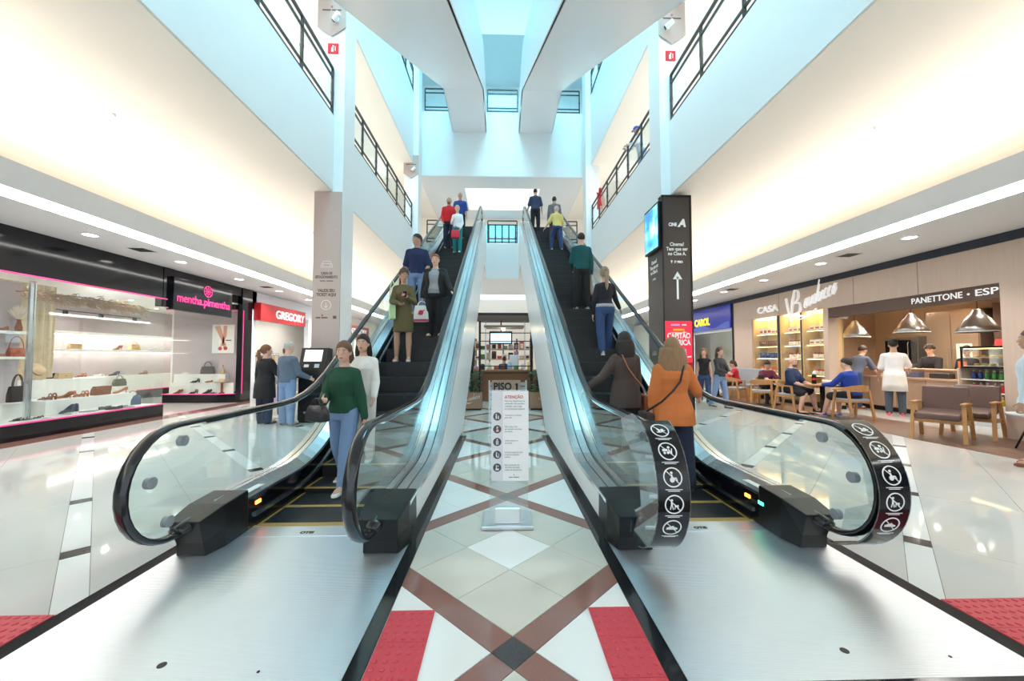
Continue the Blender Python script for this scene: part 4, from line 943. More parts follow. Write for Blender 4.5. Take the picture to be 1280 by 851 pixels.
for r_ in range(2):
    x = -9.0 - 0.7*r_
    t = thing('clothes_rack', ('front' if r_ == 0 else 'rear') + ' steel clothes rail inside the bright clothing shop', 'rack', (x, 14.8, 0))
    MB().tube([(x, 13.6, 0.002), (x, 13.6, 1.55), (x, 16.0, 1.55), (x, 16.0, 0.002)], 0.015, 8).build('rail', M['steel'], t)
    for k in range(11):
        y = 13.75 + 0.21*k
        c_ = [(240, 235, 225), (60, 62, 70), (210, 180, 90), (235, 235, 235), (90, 70, 60), (200, 190, 205), (40, 44, 60), (226, 205, 160), (160, 90, 90), (238, 238, 238), (120, 130, 150)][(k*3 + r_*4) % 11]
        g = thing('garment', '%s hanging garment on the %s clothes rail' % (['first', 'second', 'third', 'fourth', 'fifth', 'sixth', 'seventh', 'eighth', 'ninth', 'tenth', 'eleventh'][k], ('front', 'rear')[r_]), 'garment', (x, y, 0.75), 0, 'hanging garments')
        MB().tube([(x, y, 1.56), (x, y, 1.48)], 0.004, 5).tube([(x-0.2, y, 1.40), (x, y, 1.48), (x+0.2, y, 1.40)], 0.008, 5).build('hanger', M['black'], g)
        h_ = 0.62 + 0.16*((k*7) % 3)
        MB().loft([[(x-0.21, y-0.02, 1.40), (x+0.21, y-0.02, 1.40), (x+0.21, y+0.02, 1.40), (x-0.21, y+0.02, 1.40)], [(x-0.19, y-0.045, 1.2), (x+0.19, y-0.045, 1.2), (x+0.19, y+0.045, 1.2), (x-0.19, y+0.045, 1.2)], [(x-0.21, y-0.05, 1.42-h_), (x+0.21, y-0.05, 1.42-h_), (x+0.21, y+0.05, 1.42-h_), (x-0.21, y+0.05, 1.42-h_)]]).build('cloth', col(*c_, 0.9), g, bevel=0.012)
# ================================================================ RIGHT SIDE: CAFE AND OPTICIAN
XC = 8.65
M['bulb'] = mk('warm_bulb', (1, 0.95, 0.85), 0.5, emit=((1, 0.85, 0.62), 1.6))
ORD = ['first', 'second', 'third', 'fourth', 'fifth', 'sixth', 'seventh', 'eighth', 'ninth', 'tenth', 'eleventh', 'twelfth', 'thirteenth']
wc = struct('wall_cafe', MB().box(XC, XC + 0.25, 3.4, 6.57, 0, ZL - 0.16), M['wood_front'])
MB().box(XC, XC + 0.25, 6.57, 14.4, 2.70, ZL - 0.16).build('fascia_panel', M['wood_front'], wc)
MB().box(XC, XC + 0.25, 13.35, 14.4, 0, 2.70).build('end_panel', M['wood_front'], wc)
MB().box(XC, XC + 0.25, 10.18, 10.32, 0, 2.70).build('pier', M['wood_front'], wc)
MB().box(XC - 0.03, XC + 0.2, 3.4, 14.45, ZL - 0.16, ZL - 0.001).build('dark_top_band', col(40, 46, 58), wc)
MB().box(XC - 0.02, XC + 0.27, 14.4, 14.5, 0, ZL - 0.001).build('dark_edge', M['black'], wc)
for y in (4.9, 7.9, 9.4, 12.0):
    MB().box(XC - 0.004, XC, y - 0.004, y + 0.004, 2.70 if y > 6.6 else 0.0, ZL - 0.16).build('panel_joint', col(120, 96, 80), wc)
struct('wall_cafe_back_1', MB().box(13.0, 13.2, 3.5, 14.4, 0, 3.2), col(196, 168, 142))
struct('wall_cafe_side_2', MB().box(XC + 0.25, 13.0, 5.4, 5.5, 0, 3.2), col(196, 172, 150))
struct('wall_cafe_side_3', MB().box(10.2, 13.0, 13.3, 13.4, 0, 3.2), col(190, 160, 136))
struct('wall_cafe_cafe_4', MB().box(XC + 0.25, 13.0, 5.4, 13.4, 3.02, 3.06), col(236, 222, 204))
struct('wall_cafe_dark_5', MB().box(12.2, 13.0, 8.3, 9.4, 0.0, 2.75), col(92, 66, 54))
recessed([(9.6, 7.4), (9.6, 8.7), (11.0, 7.3), (11.0, 8.9), (12.0, 10.9), (10.3, 10.6), (11.2, 10.0), (10.2, 9.6)], 3.02, 58.0, (1, 0.92, 0.76), 'cafe ceiling', 'cafe recessed lights')
nr = struct('wall_right_near', MB().box(XC, XC + 0.2, YE, 3.4, 0, ZL - 0.01), col(196, 176, 160))
for k in range(3): MB().box(XC - 0.02, XC, YE + 0.6 + 4.0*k, YE + 3.8 + 4.0*k, 0.3, 2.7).build('dark_window', M['blackgloss'], nr)
# brown text band
tb = thing('menu_band', 'brown lintel band with white PANETTONE ESP lettering', 'sign', (XC, 8.4, 2.44))
MB().box(XC + 0.02, XC + 0.2, 6.575, 10.175, 2.44, 2.695).build('band', col(88, 68, 58), tb)
text('PANETTONE', 0.17, M['white_letter'], tb, face((XC + 0.016, 7.60, 2.57), 'W'), ext=0.004, bold=0.002, width=0.92)
flat2([disc(0, 0, 0.022, 12)], face((XC + 0.018, 7.04, 2.57), 'W'), 0.006).build('bullet', M['white_letter'], tb)
text('ESP', 0.17, M['white_letter'], tb, face((XC + 0.016, 6.77, 2.57), 'W'), ext=0.004, bold=0.002, width=0.34)
# main sign
ms = thing('cafe_sign', 'white raised CASA and script lettering on the wooden cafe front', 'sign', (XC, 11.5, 2.7))
text('CASA', 0.30, M['white_letter'], ms, face((XC - 0.03, 12.5, 2.94), 'W'), ext=0.025, width=0.98, bold=0.005, name='casa_letters')
def stroke(pts, wd, ox, oy, k=1.0, rot=0.0):
    """brush stroke in the plane of the right-hand wall: list of 2-D points, width list"""
    mb = MB(); c, s = math.cos(rot), math.sin(rot)
    q = []
    for i in range(len(pts) - 1):            # Catmull-Rom
        p0, p1, p2, p3 = pts[max(i-1, 0)], pts[i], pts[i+1], pts[min(i+2, len(pts)-1)]
        for t in (0, 0.25, 0.5, 0.75):
            q.append(tuple(0.5*((2*p1[a]) + (-p0[a]+p2[a])*t + (2*p0[a]-5*p1[a]+4*p2[a]-p3[a])*t*t + (-p0[a]+3*p1[a]-3*p2[a]+p3[a])*t**3) for a in (0, 1)))
    q.append(pts[-1]); n = len(q)
    rings = []
    for i, (x, y) in enumerate(q):
        a = q[max(i-1, 0)]; b = q[min(i+1, n-1)]; tx, ty = b[0]-a[0], b[1]-a[1]; l = math.hypot(tx, ty) or 1
        f = i / (n - 1); wv = 0.8*(wd[0] + (wd[1]-wd[0])*min(1, f*2) if f < 0.5 else wd[1] + (wd[2]-wd[1])*(f-0.5)*2) / 2
        nx, ny = -ty/l*wv, tx/l*wv
        P = []
        for (u, v, z) in ((x+nx, y+ny, 0), (x-nx, y-ny, 0), (x-nx, y-ny, 0.05), (x+nx, y+ny, 0.05)):
            u, v = u*k, v*k
            P.append((ox + u*c - v*s, oy + u*s + v*c, z))
        rings.append(P)
    return mb.loft(rings)
LET = {
 'B': [([(-0.28, 0.75), (-0.16, 0.2), (-0.02, -0.35)], (0.10, 0.10, 0.03)), ([(0.22, 1.05), (0.10, 0.5), (-0.02, -0.35)], (0.05, 0.14, 0.03)), ([(0.22, 1.05), (0.42, 0.95), (0.40, 0.62), (0.14, 0.44)], (0.05, 0.10, 0.05)), ([(0.14, 0.46), (0.50, 0.42), (0.46, 0.05), (0.04, -0.02)], (0.05, 0.12, 0.06))],
 'a': [([(0.34, 0.38), (0.12, 0.40), (0.04, 0.12), (0.2, 0.02), (0.34, 0.2)], (0.06, 0.10, 0.06)), ([(0.38, 0.42), (0.34, 0.12), (0.46, 0.04)], (0.09, 0.09, 0.05))],
 'u': [([(0.06, 0.42), (0.03, 0.14), (0.16, 0.02), (0.32, 0.2)], (0.09, 0.10, 0.06)), ([(0.38, 0.42), (0.33, 0.12), (0.46, 0.04)], (0.09, 0.09, 0.05))],
 'd': [([(0.32, 0.36), (0.12, 0.40), (0.04, 0.12), (0.2, 0.02), (0.34, 0.2)], (0.06, 0.10, 0.06)), ([(0.46, 0.95), (0.35, 0.2), (0.46, 0.04)], (0.08, 0.10, 0.05))],
 'c': [([(0.34, 0.36), (0.18, 0.42), (0.04, 0.18), (0.16, 0.02), (0.38, 0.08)], (0.08, 0.10, 0.05))],
 'o': [([(0.22, 0.42), (0.05, 0.2), (0.18, 0.02), (0.36, 0.22), (0.22, 0.42), (0.40, 0.40)], (0.08, 0.10, 0.05))]}
def script_word(parent, M4, q, m, name='script_letters', depth=1.0):
    """the script word: tall B, then small letters climbing to the right, and a swash below (units of metres times q)"""
    adv = {'a': 0.47, 'u': 0.47, 'd': 0.50, 'c': 0.38, 'o': 0.42}; x = 0
    def put(strokes, nm):
        mb = MB()
        for st in strokes: b = len(mb.v); mb.v += st.v; mb.f += [[i+b for i in f] for f in st.f]; mb.m += st.m
        mb.v = [Vector((p.x, p.y, p.z*depth)) for p in mb.v]
        mb.move(M4).build(nm, m, parent)
    for ch in 'Bauducco':
        if ch == 'B': put([stroke([(p[0]*.70*q, p[1]*.66*q) for p in pts], [v*.72*q for v in wd], 0, 0) for pts, wd in LET['B']], name); continue
        S_ = []
        for pts, wd in LET[ch]:
            P = []
            for (u, v) in pts:
                U = (.50 + x*.355 + u*.33)*q + v*.10*q; P.append((U, (.10 + v*.62)*q + math.tan(R(14))*(U - .5*q)))
            S_.append(stroke(P, [v*.46*q for v in wd], 0, 0))
        put(S_, name); x += adv[ch]
    put([stroke([(-.02*q, -.24*q), (.30*q, -.10*q), (.65*q, -.10*q), (.95*q, .06*q)], (.02*q, .085*q, .02*q), 0, 0), stroke([(.25*q, -.20*q), (.5*q, -.17*q), (.75*q, -.10*q)], (.01*q, .05*q, .01*q), 0, 0)], 'swash')
script_word(ms, face((XC - 0.005, 11.45, 2.68), 'W'), 1.0, M['white_letter'])
# ---- glazed shelving of boxed goods
OAKL = mk('pale_oak_shelf', (0.62, 0.44, 0.24), 0.4)
bays = ((10.34, 11.12), (11.16, 12.02), (12.12, 13.33))
names_b = ('right', 'middle', 'left')
RED = col(196, 40, 44); CRM = col(240, 228, 204); BLU = col(40, 60, 130); ORA = col(226, 110, 50); GRN = col(70, 140, 70)
sets = [[('box', CRM), ('box', CRM), ('jar', RED), ('jar', RED), ('jar', RED)], [('box', CRM), ('jar', RED), ('jar', RED), ('jar', ORA), ('jar', RED)], [('box', CRM), ('tin', BRN), ('tin', BLU), ('box', ORA), ('box', CRM)]]
for b, (y0, y1) in enumerate(bays):
    t = thing('display_shelving', 'warm lit %s bay of wooden shelving in the cafe front' % names_b[b], 'shelf', (XC + 0.3, (y0+y1)/2, 0), 0, 'cafe shelving bays')
    MB().box(XC + 0.52, XC + 0.55, y0, y1, 0.1, 2.69).build('back_panel', M['warmshelf'], t)
    for yy in (y0, y1 - 0.03): MB().box(XC + 0.02, XC + 0.54, yy, yy + 0.03, 0.1, 2.69).build('side_panel', OAKL, t)
    zz = (0.42, 0.90, 1.37, 1.76, 2.17)
    for i, z in enumerate(zz):
        sh = MB().box(XC + 0.1, XC + 0.52, y0 + 0.03, y1 - 0.03, z - 0.03, z).build('shelf', OAKL, t)
        MB().box(XC + 0.14, XC + 0.17, y0 + 0.04, y1 - 0.04, z - 0.04, z - 0.03).build('shelf_light', M['shelf_led'], sh)
    MB().box(XC + 0.12, XC + 0.5, y0 + 0.04, y1 - 0.04, 2.66, 2.68).build('top_light', M['shelf_led'], t)
    for i, z in enumerate(zz):
        kd, m = sets[b][4 - i]
        y = y0 + 0.10; cnt = int((y1 - 0.16 - y0) / {'box': 0.19, 'jar': 0.105, 'tin': 0.13}[kd]); row = ('lowest', 'fourth', 'third', 'second', 'top')[i]
        nm = {'box': 'cream boxed cake', 'jar': 'red lidded jar', 'tin': 'round biscuit tin'}[kd]
        gp = '%ss, %s shelf, %s bay' % (nm, row, names_b[b])
        wd = {'box': 0.19, 'jar': 0.105, 'tin': 0.13}[kd]
        while y + wd < y1 - 0.06:
            xx = XC + 0.22; cnt -= 1
            lab = '%s %s on the %s shelf of the %s cafe bay' % (ORD[max(cnt, 0)], nm, row, names_b[b])
            if kd == 'box':
                g = thing('cake_box', lab, 'box', (xx, y + wd/2, z), 0, gp)
                hh = 0.13 + 0.07*(int(y*10) % 2)
                MB().box(xx - 0.07, xx + 0.09, y + 0.005, y + wd - 0.01, z + 0.001, z + hh).build('carton', m, g); MB().box(xx - 0.073, xx - 0.069, y + 0.03, y + wd - 0.035, z + 0.03, z + hh*0.55).build('printed_label', RED if m is CRM else CRM, g)
            elif kd == 'jar':
                g = thing('jar', lab, 'jar', (xx, y + wd/2, z), 0, gp)
                MB().lathe([(0.04, z + 0.001), (0.043, z + 0.01), (0.043, z + 0.10), (0.034, z + 0.115)], (xx, y + wd/2, 0), 10).build('jar_body', CRM, g, True); MB().lathe([(0.038, z + 0.112), (0.038, z + 0.15), (0.001, z + 0.152)], (xx, y + wd/2, 0), 10).build('lid', m, g, True)
            else:
                g = thing('tin', lab, 'tin', (xx, y + wd/2, z), 0, gp)
                MB().lathe([(0.055, z + 0.001), (0.055, z + 0.14)], (xx, y + wd/2, 0), 12).build('tin_body', m, g, True); MB().lathe([(0.057, z + 0.14), (0.057, z + 0.165), (0.001, z + 0.167)], (xx, y + wd/2, 0), 12).build('lid', m, g, True)
            y += wd
    # sliding glass door of the bay
    struct('window_%d' % (41 + b), MB().box(XC + 0.04, XC + 0.048, y0 + 0.03, y1 - 0.03, 0.1, 2.68), M['glass'])
MB().box(XC + 0.01, XC + 0.07, 12.02, 12.12, 0.0, 2.70).box(XC + 0.01, XC + 0.06, 11.12, 11.16, 0.0, 2.70).build('door_mullion', M['rail'], wc)
MB().box(XC + 0.02, XC + 0.55, 10.32, 13.35, 0.0, 0.10).build('shelf_plinth', M['black'], wc)
# ---- counter
WC = mk('counter_wood', (0.50, 0.34, 0.25), 0.45, noise=(3, 0.12), stretch=(1, 6, 1))
ct = thing('cafe_counter', 'long wooden cafe counter with dark kick base', 'counter', (10.1, 9.6, 0))
MB().box(9.95, 10.55, 8.3, 11.3, 0.12, 0.86).build('body', WC, ct); MB().box(9.88, 10.6, 8.25, 11.35, 0.86, 0.90).build('ledge', mk('counter_ledge', (0.60, 0.42, 0.30), 0.35), ct)
MB().box(10.15, 10.6, 8.3, 11.3, 0.90, 1.08).build('rear_upstand', WC, ct); MB().box(10.1, 10.65, 8.28, 11.32, 1.08, 1.11).build('top', mk('counter_top', (0.56, 0.38, 0.27), 0.35), ct)
MB().box(10.0, 10.5, 8.3, 11.3, 0.002, 0.12).build('kick_base', M['black'], ct)
for y in (9.0, 9.7, 10.4): MB().box(9.946, 9.95, y - 0.003, y + 0.003, 0.12, 0.86).build('panel_joint', col(90, 64, 50), ct)
one('napkin_box', MB().box(9.98, 10.14, 8.55, 8.95, 0.902, 1.02), col(58, 50, 48), 'dark tray box on the cafe counter ledge', 'box', bevel=0.008)
one('paper_bag', MB().box(10.2, 10.35, 9.95, 10.1, 1.112, 1.28), col(222, 160, 110), 'tan paper bag standing on the cafe counter', 'bag', bevel=0.01)
one('card_terminal', MB().box(10.15, 10.25, 8.4, 8.5, 1.112, 1.30), col(226, 110, 60), 'orange card terminal beside the pastry case', 'device', bevel=0.008)
one('pastry_box', MB().box(9.98, 10.16, 9.85, 10.15, 0.902, 0.97), col(226, 206, 196), 'wrapped sweets pack on the counter ledge', 'box', bevel=0.015)
one('menu_folder', MB().box(10.02, 10.14, 9.2, 9.5, 0.902, 1.03), col(96, 102, 140), 'bluish menu holder on the counter ledge', 'folder', bevel=0.005)
# ---- pastry display case and drink rack
dc = thing('pastry_case', 'black framed glass pastry case with lit shelves', 'display case', (10.0, 7.5, 0))
MB().box(9.75, 10.4, 6.75, 8.12, 1.16, 1.20).box(9.75, 10.4, 6.75, 8.12, 1.58, 1.62).build('frame', M['black'], dc)
for y in (6.76, 8.09): MB().box(9.75, 9.78, y, y + 0.025, 1.2, 1.58).build('post', M['black'], dc)
MB().box(9.756, 9.764, 6.80, 8.08, 1.2, 1.58).build('front_glass', M['glass'], dc)
for z in (1.205, 1.38): MB().box(9.80, 10.36, 6.79, 8.09, z, z + 0.012).build('shelf', M['shopwhite'], dc)
MB().box(9.80, 9.84, 6.79, 8.09, 1.565, 1.578).build('case_light', M['shelf_led'], dc)
MB().box(10.36, 10.39, 6.79, 8.09, 1.2, 1.58).build('back', col(200, 205, 210), dc)
MB().box(9.72, 10.45, 6.72, 8.16, 0.002, 0.42).build('base_cabinet', col(206, 210, 212), dc); MB().box(10.3, 10.45, 6.72, 8.16, 0.42, 1.16).build('rack_back', col(214, 206, 190), dc)
for z in (0.66, 0.92): MB().box(9.75, 10.3, 6.74, 8.14, z, z + 0.02).build('rack_shelf', M['shopwhite'], dc)
for y in (6.72, 8.13): MB().box(9.72, 10.3, y, y + 0.03, 0.42, 1.16).build('rack_side', col(216, 200, 180), dc)
for r_, z in enumerate((0.42, 0.68, 0.94)):
    for k in range(11):
        y = 6.84 + 0.115*k
        c_ = [[GRN, col(226, 190, 40), col(150, 190, 60)], [BLU, RED, RED, col(210, 50, 110)], [RED, RED, GRN, GRN, BLU]][r_]
        m = c_[(k * len(c_)) // 11]
        g = thing('drink_bottle', '%s drink bottle on the %s rack under the pastry case' % (ORD[10 - k], ('lower', 'middle', 'upper')[r_]), 'bottle', (9.88, y, z), 0, '%s rack bottles' % ('lower', 'middle', 'upper')[r_])
        MB().lathe([(0.035, z + 0.001), (0.038, z + 0.01), (0.038, z + 0.12), (0.016, z + 0.155)], (9.88, y, 0), 10).build('bottle_body', m, g, True); MB().lathe([(0.017, z + 0.153), (0.017, z + 0.185), (0.001, z + 0.186)], (9.88, y, 0), 8).build('cap', WHT, g, True)
for r_, z in enumerate((1.217, 1.392)):
    for k in range(9):
        y = 6.9 + 0.135*k
        one('pastry', MB().ell((9.95, y, z + 0.026), (0.05, 0.05, 0.025), 10, 6), [col(214, 170, 96), col(240, 222, 170), col(196, 140, 80)][(k + r_) % 3], '%s round pastry on the %s shelf of the glass case' % (ORD[8 - k], ('lower', 'upper')[r_]), 'pastry', 'pastries, %s case shelf' % ('lower', 'upper')[r_], smooth=True)
for k, (y, c_, h_) in enumerate(((6.9, RED, 0.12), (7.25, WHT, 0.30), (7.6, RED, 0.14))):
    one(('gift_box', 'paper_cone', 'gift_box')[k], MB().loft([[(9.95, y-0.09, 1.622), (10.2, y-0.09, 1.622), (10.2, y+0.09, 1.622), (9.95, y+0.09, 1.622)], [(10.0, y-0.09*(0.3 if k == 1 else 1), 1.622+h_), (10.15, y-0.09*(0.3 if k == 1 else 1), 1.622+h_), (10.15, y+0.09*(0.3 if k == 1 else 1), 1.622+h_), (10.0, y+0.09*(0.3 if k == 1 else 1), 1.622+h_)]]), c_, ('red gift box on the right of the pastry case', 'white pointed napkin cone on the pastry case', 'red gift box left of the white cone')[k], 'box')
# ---- back bar: oven, steel column, coffee machine
ov = thing('oven', 'steel combi oven with dark glass door on the back bar', 'oven', (12.3, 11.4, 0))
MB().box(12.0, 12.7, 11.0, 12.0, 0.002, 0.9).build('stand', col(150, 130, 118), ov); MB().box(12.0, 12.7, 11.0, 12.0, 0.9, 2.0).build('body', M['steel_r'], ov)
MB().box(11.97, 12.0, 11.2, 11.95, 1.15, 1.9).build('door', M['blackgloss'], ov); MB().box(11.96, 11.99, 11.04, 11.16, 1.2, 1.85).build('control_panel', col(60, 60, 64), ov)
MB().tube([(11.96, 11.22, 1.2), (11.92, 11.22, 1.25), (11.92, 11.22, 1.8), (11.96, 11.22, 1.85)], 0.012, 6).build('handle', M['steel'], ov)
fr = thing('refrigerator', 'tall bronze steel refrigerator beside the oven', 'refrigerator', (12.4, 10.2, 0))
MB().box(12.1, 12.8, 9.6, 10.85, 0.05, 2.65).build('body', mk('bronze_steel', (0.52, 0.42, 0.34), 0.3, 0.8), fr); MB().box(12.07, 12.1, 10.24, 10.83, 0.1, 2.6).build('door', mk('bronze_steel_door', (0.55, 0.45, 0.37), 0.28, 0.8), fr); MB().box(12.07, 12.1, 9.62, 10.22, 0.1, 2.6).build('door', mk('bronze_steel_door2', (0.55, 0.45, 0.37), 0.28, 0.8), fr)
MB().box(12.1, 12.7, 9.7, 10.8, 0.002, 0.05).build('foot', M['black'], fr)
for y in (10.30, 10.16): MB().tube([(12.06, y, 1.0), (12.03, y, 1.05), (12.03, y, 1.6), (12.06, y, 1.65)], 0.01, 6).build('handle', M['steel'], fr)
one('wall_notice', MB().box(12.055, 12.066, 9.75, 10.1, 1.35, 1.75), CRM, 'cream notice sheet taped on the refrigerator', 'notice')
cm = thing('coffee_machine', 'rounded cream coffee machine by the pastry case', 'machine', (11.3, 8.3, 0.9))
one('back_table', MB().box(11.0, 11.8, 7.2, 8.8, 0.002, 0.90), WC, 'wooden back table under the coffee machine', 'table', bevel=0.01)
MB().box(11.1, 11.6, 8.0, 8.7, 0.902, 1.25).build('body', col(226, 196, 164), cm, bevel=0.03); MB().lathe([(0.24, 1.25), (0.26, 1.4), (0.24, 1.75), (0.15, 1.85), (0.001, 1.86)], (11.35, 8.35, 0), 16).build('hopper', col(232, 206, 178), cm, True); MB().box(11.06, 11.1, 8.1, 8.6, 0.95, 1.2).build('front_panel', M['black'], cm)
# ---- pendant lamps
def pendant(x, y, z, label):
    t = thing('pendant_lamp', label, 'lamp', (x, y, z), 0, 'spun metal pendants')
    MB().lathe([(0.30, z), (0.315, z + 0.02), (0.25, z + 0.13), (0.19, z + 0.25), (0.13, z + 0.33), (0.075, z + 0.37), (0.07, z + 0.44), (0.03, z + 0.46), (0.028, z + 0.46), (0.065, z + 0.43), (0.12, z + 0.32), (0.18, z + 0.24), (0.24, z + 0.12), (0.29, z + 0.004)], (x, y, 0), 28).build('shade', M['spun'], t, True)
    MB().lathe([(0.318, z + 0.018), (0.322, z), (0.30, z)], (x, y, 0), 28).build('rim', M['white'], t)
    MB().cyl((x, y, z + 0.45), (x, y, 3.02), 0.006, None, 6).build('cord', M['black'], t); MB().lathe([(0.06, 3.0), (0.06, 3.02)], (x, y, 0), 12).build('canopy', M['white'], t)
    MB().ell((x, y, z + 0.1), (0.06, 0.06, 0.08), 10, 8).build('bulb', M['bulb'], t)
pendant(9.4, 7.5, 1.89, 'spun metal pendant lamp over the pastry case'); pendant(9.6, 8.95, 1.97, 'spun metal pendant lamp over the man in the apron'); pendant(9.6, 10.42, 1.93, 'spun metal pendant lamp by the shelving end')
# white entrance cabinet between shelving and counter
one('white_cabinet', MB().box(9.25, 9.6, 11.0, 11.6, 0.002, 1.1), col(236, 236, 236), 'plain white cabinet behind the seated man in blue', 'cabinet', bevel=0.01)
fp = thing('framed_print', 'small wooden framed print on the cafe side wall', 'picture', (9.0, 10.33, 1.5)); 
MB().box(9.15, 9.75, 11.9, 11.95, 1.35, 1.85).build('frame', M['oak'], fp); MB().box(9.2, 9.7, 11.895, 11.9, 1.40, 1.80).build('sheet', col(226, 206, 180), fp)
struct('wall_cafe_side_6', MB().box(8.95, 10.3, 11.96, 12.0, 0, 3.0), col(206, 186, 166))
sc_ = thing('security_camera', 'white security camera on the cafe lintel', 'camera', (XC + 0.3, 9.9, 2.5))
MB().cyl((XC + 0.3, 10.16, 2.55), (XC + 0.3, 10.05, 2.5), 0.015, None, 8).build('bracket', M['white'], sc_); MB().cyl((XC + 0.28, 10.1, 2.47), (XC + 0.24, 9.88, 2.42), 0.04, None, 12).build('housing', M['white'], sc_)
# ---- wall frame at the extreme right
wf2 = thing('wall_frame', 'dark framed panel on the wooden wall at far right', 'picture', (XC, 5.2, 1.6))
MB().box(XC - 0.03, XC, 4.6, 5.75, 1.55, 2.35).build('frame', M['rail'], wf2); MB().box(XC - 0.035, XC - 0.03, 4.66, 5.69, 1.61, 2.29).build('sheet', col(196, 186, 170), wf2)
# ================ optician
op = struct('wall_optician', MB().box(XC + 0.02, XC + 0.2, 14.5, 20, 3.42, ZL - 0.001), col(40, 46, 58))
MB().box(11.6, 11.8, 14.5, 26, 0, ZL - 0.01).build('back_wall', col(240, 238, 230), op); MB().box(XC + 0.2, 11.6, 14.5, 14.6, 0, ZL - 0.01).build('side_wall', col(238, 238, 236), op)
MB().box(XC, XC + 0.2, 17.8, 18.2, 0, 3.42).build('pier', col(232, 236, 240), op); MB().box(XC + 0.1, XC + 0.2, 18.2, 25.9, 0, 3.42).build('far_front', col(238, 236, 230), op)
recessed([(9.6, 15.3), (9.6, 16.8), (10.8, 15.3), (10.8, 16.8)], ZL, 75.0, (1, 0.97, 0.92), 'optician ceiling, added to light the shop', 'added optician lights')  # lamps added to brighten the optician interior
MB().box(XC + 0.05, XC + 0.12, 14.5, 17.8, 2.40, 2.5).build('door_head', col(230, 236, 240), op)
struct('window_51', MB().box(XC + 0.06, XC + 0.07, 14.55, 16.2, 0.05, 2.4), M['glass']); 
og = thing('shop_sign', 'blue optician sign with yellow CAROL lettering', 'sign', (XC, 16.1, 2.5))
MB().box(XC - 0.06, XC + 0.05, 14.5, 17.8, 2.5, 3.42).build('board', col(44, 58, 190, 0.2), og, bevel=0.01)
text('CAROL', 0.42, mk('yellow_letter', (0.9, 0.72, 0.05), 0.4, emit=((1, 0.8, 0.05), 0.5)), og, face((XC - 0.065, 16.6, 2.86), 'W'), ext=0.015, width=1.25, bold=0.012)
cv = MB()
for i in range(24):
    y0, y1 = 17.7 - i*0.13, 17.7 - (i+1)*0.13
    f = lambda y: 2.66 + 0.10*math.sin(y*3.1)
    cv.add([(XC - 0.064, y0, 2.51), (XC - 0.064, y1, 2.51), (XC - 0.064, y1, f(y1)), (XC - 0.064, y0, f(y0))], [(0, 1, 2, 3)])
cv.build('pale_wave', col(84, 110, 214, 0.2), og)
for k in range(3):
    t = thing('eyewear_display', '%s white eyewear display stand in the optician' % ('near', 'middle', 'far')[k], 'display', (11.3, 15.2 + k*0.9, 0))
    MB().box(11.2, 11.58, 14.9 + k*0.9, 15.6 + k*0.9, 0.002, 2.3).build('case', col(236, 226, 190), t)
    for z in (0.9, 1.2, 1.5, 1.8):
        MB().box(11.1, 11.2, 14.95 + k*0.9, 15.55 + k*0.9, z, z + 0.02).build('shelf', col(200, 206, 216), t)
        for q in range(3): MB().tube([(11.12, 15.02 + k*0.9 + q*0.2, z + 0.05), (11.10, 15.06 + k*0.9 + q*0.2, z + 0.07), (11.12, 15.12 + k*0.9 + q*0.2, z + 0.05)], 0.012, 5).build('eyeglasses', BLK, t)
for k in range(2):
    x, y = 9.7, 15.3 + 1.1*k
    t = thing('office_chair', '%s small blue swivel chair inside the optician' % ('near', 'far')[k], 'chair', (x, y, 0), 0, 'optician chairs')
    MB().box(x-0.22, x+0.22, y-0.22, y+0.22, 0.44, 0.50).build('seat', col(60, 84, 190), t, bevel=0.02); MB().box(x+0.19, x+0.23, y-0.2, y+0.2, 0.58, 0.95).build('backrest', col(60, 84, 190), t, bevel=0.015); MB().cyl((x, y, 0.06), (x, y, 0.44), 0.025).build('stem', M['steel_r'], t)
    for q in range(5): MB().bar((x, y, 0.06), (x + 0.25*math.cos(q*2*PI/5), y + 0.25*math.sin(q*2*PI/5), 0.03), 0.03, 0.03).build('foot', M['black'], t)
    MB().bar((x+0.2, y, 0.46), (x+0.22, y, 0.62), 0.04, 0.02).build('back_bracket', M['steel_r'], t)
t = thing('poster_stand', 'yellow poster on a stand behind the right escalator', 'poster', (5.9, 19.6, 0))
MB().box(5.55, 6.25, 19.6, 19.63, 0.9, 1.95).build('sheet', col(244, 206, 40), t); MB().box(5.68, 6.12, 19.59, 19.6, 1.1, 1.75).build('print', col(90, 80, 40), t); MB().cyl((5.9, 19.62, 0.02), (5.9, 19.62, 0.9), 0.02).build('pole', M['steel_r'], t); MB().lathe([(0.22, 0.002), (0.22, 0.02), (0.02, 0.03)], (5.9, 19.62, 0), 16).build('base', M['black'], t)

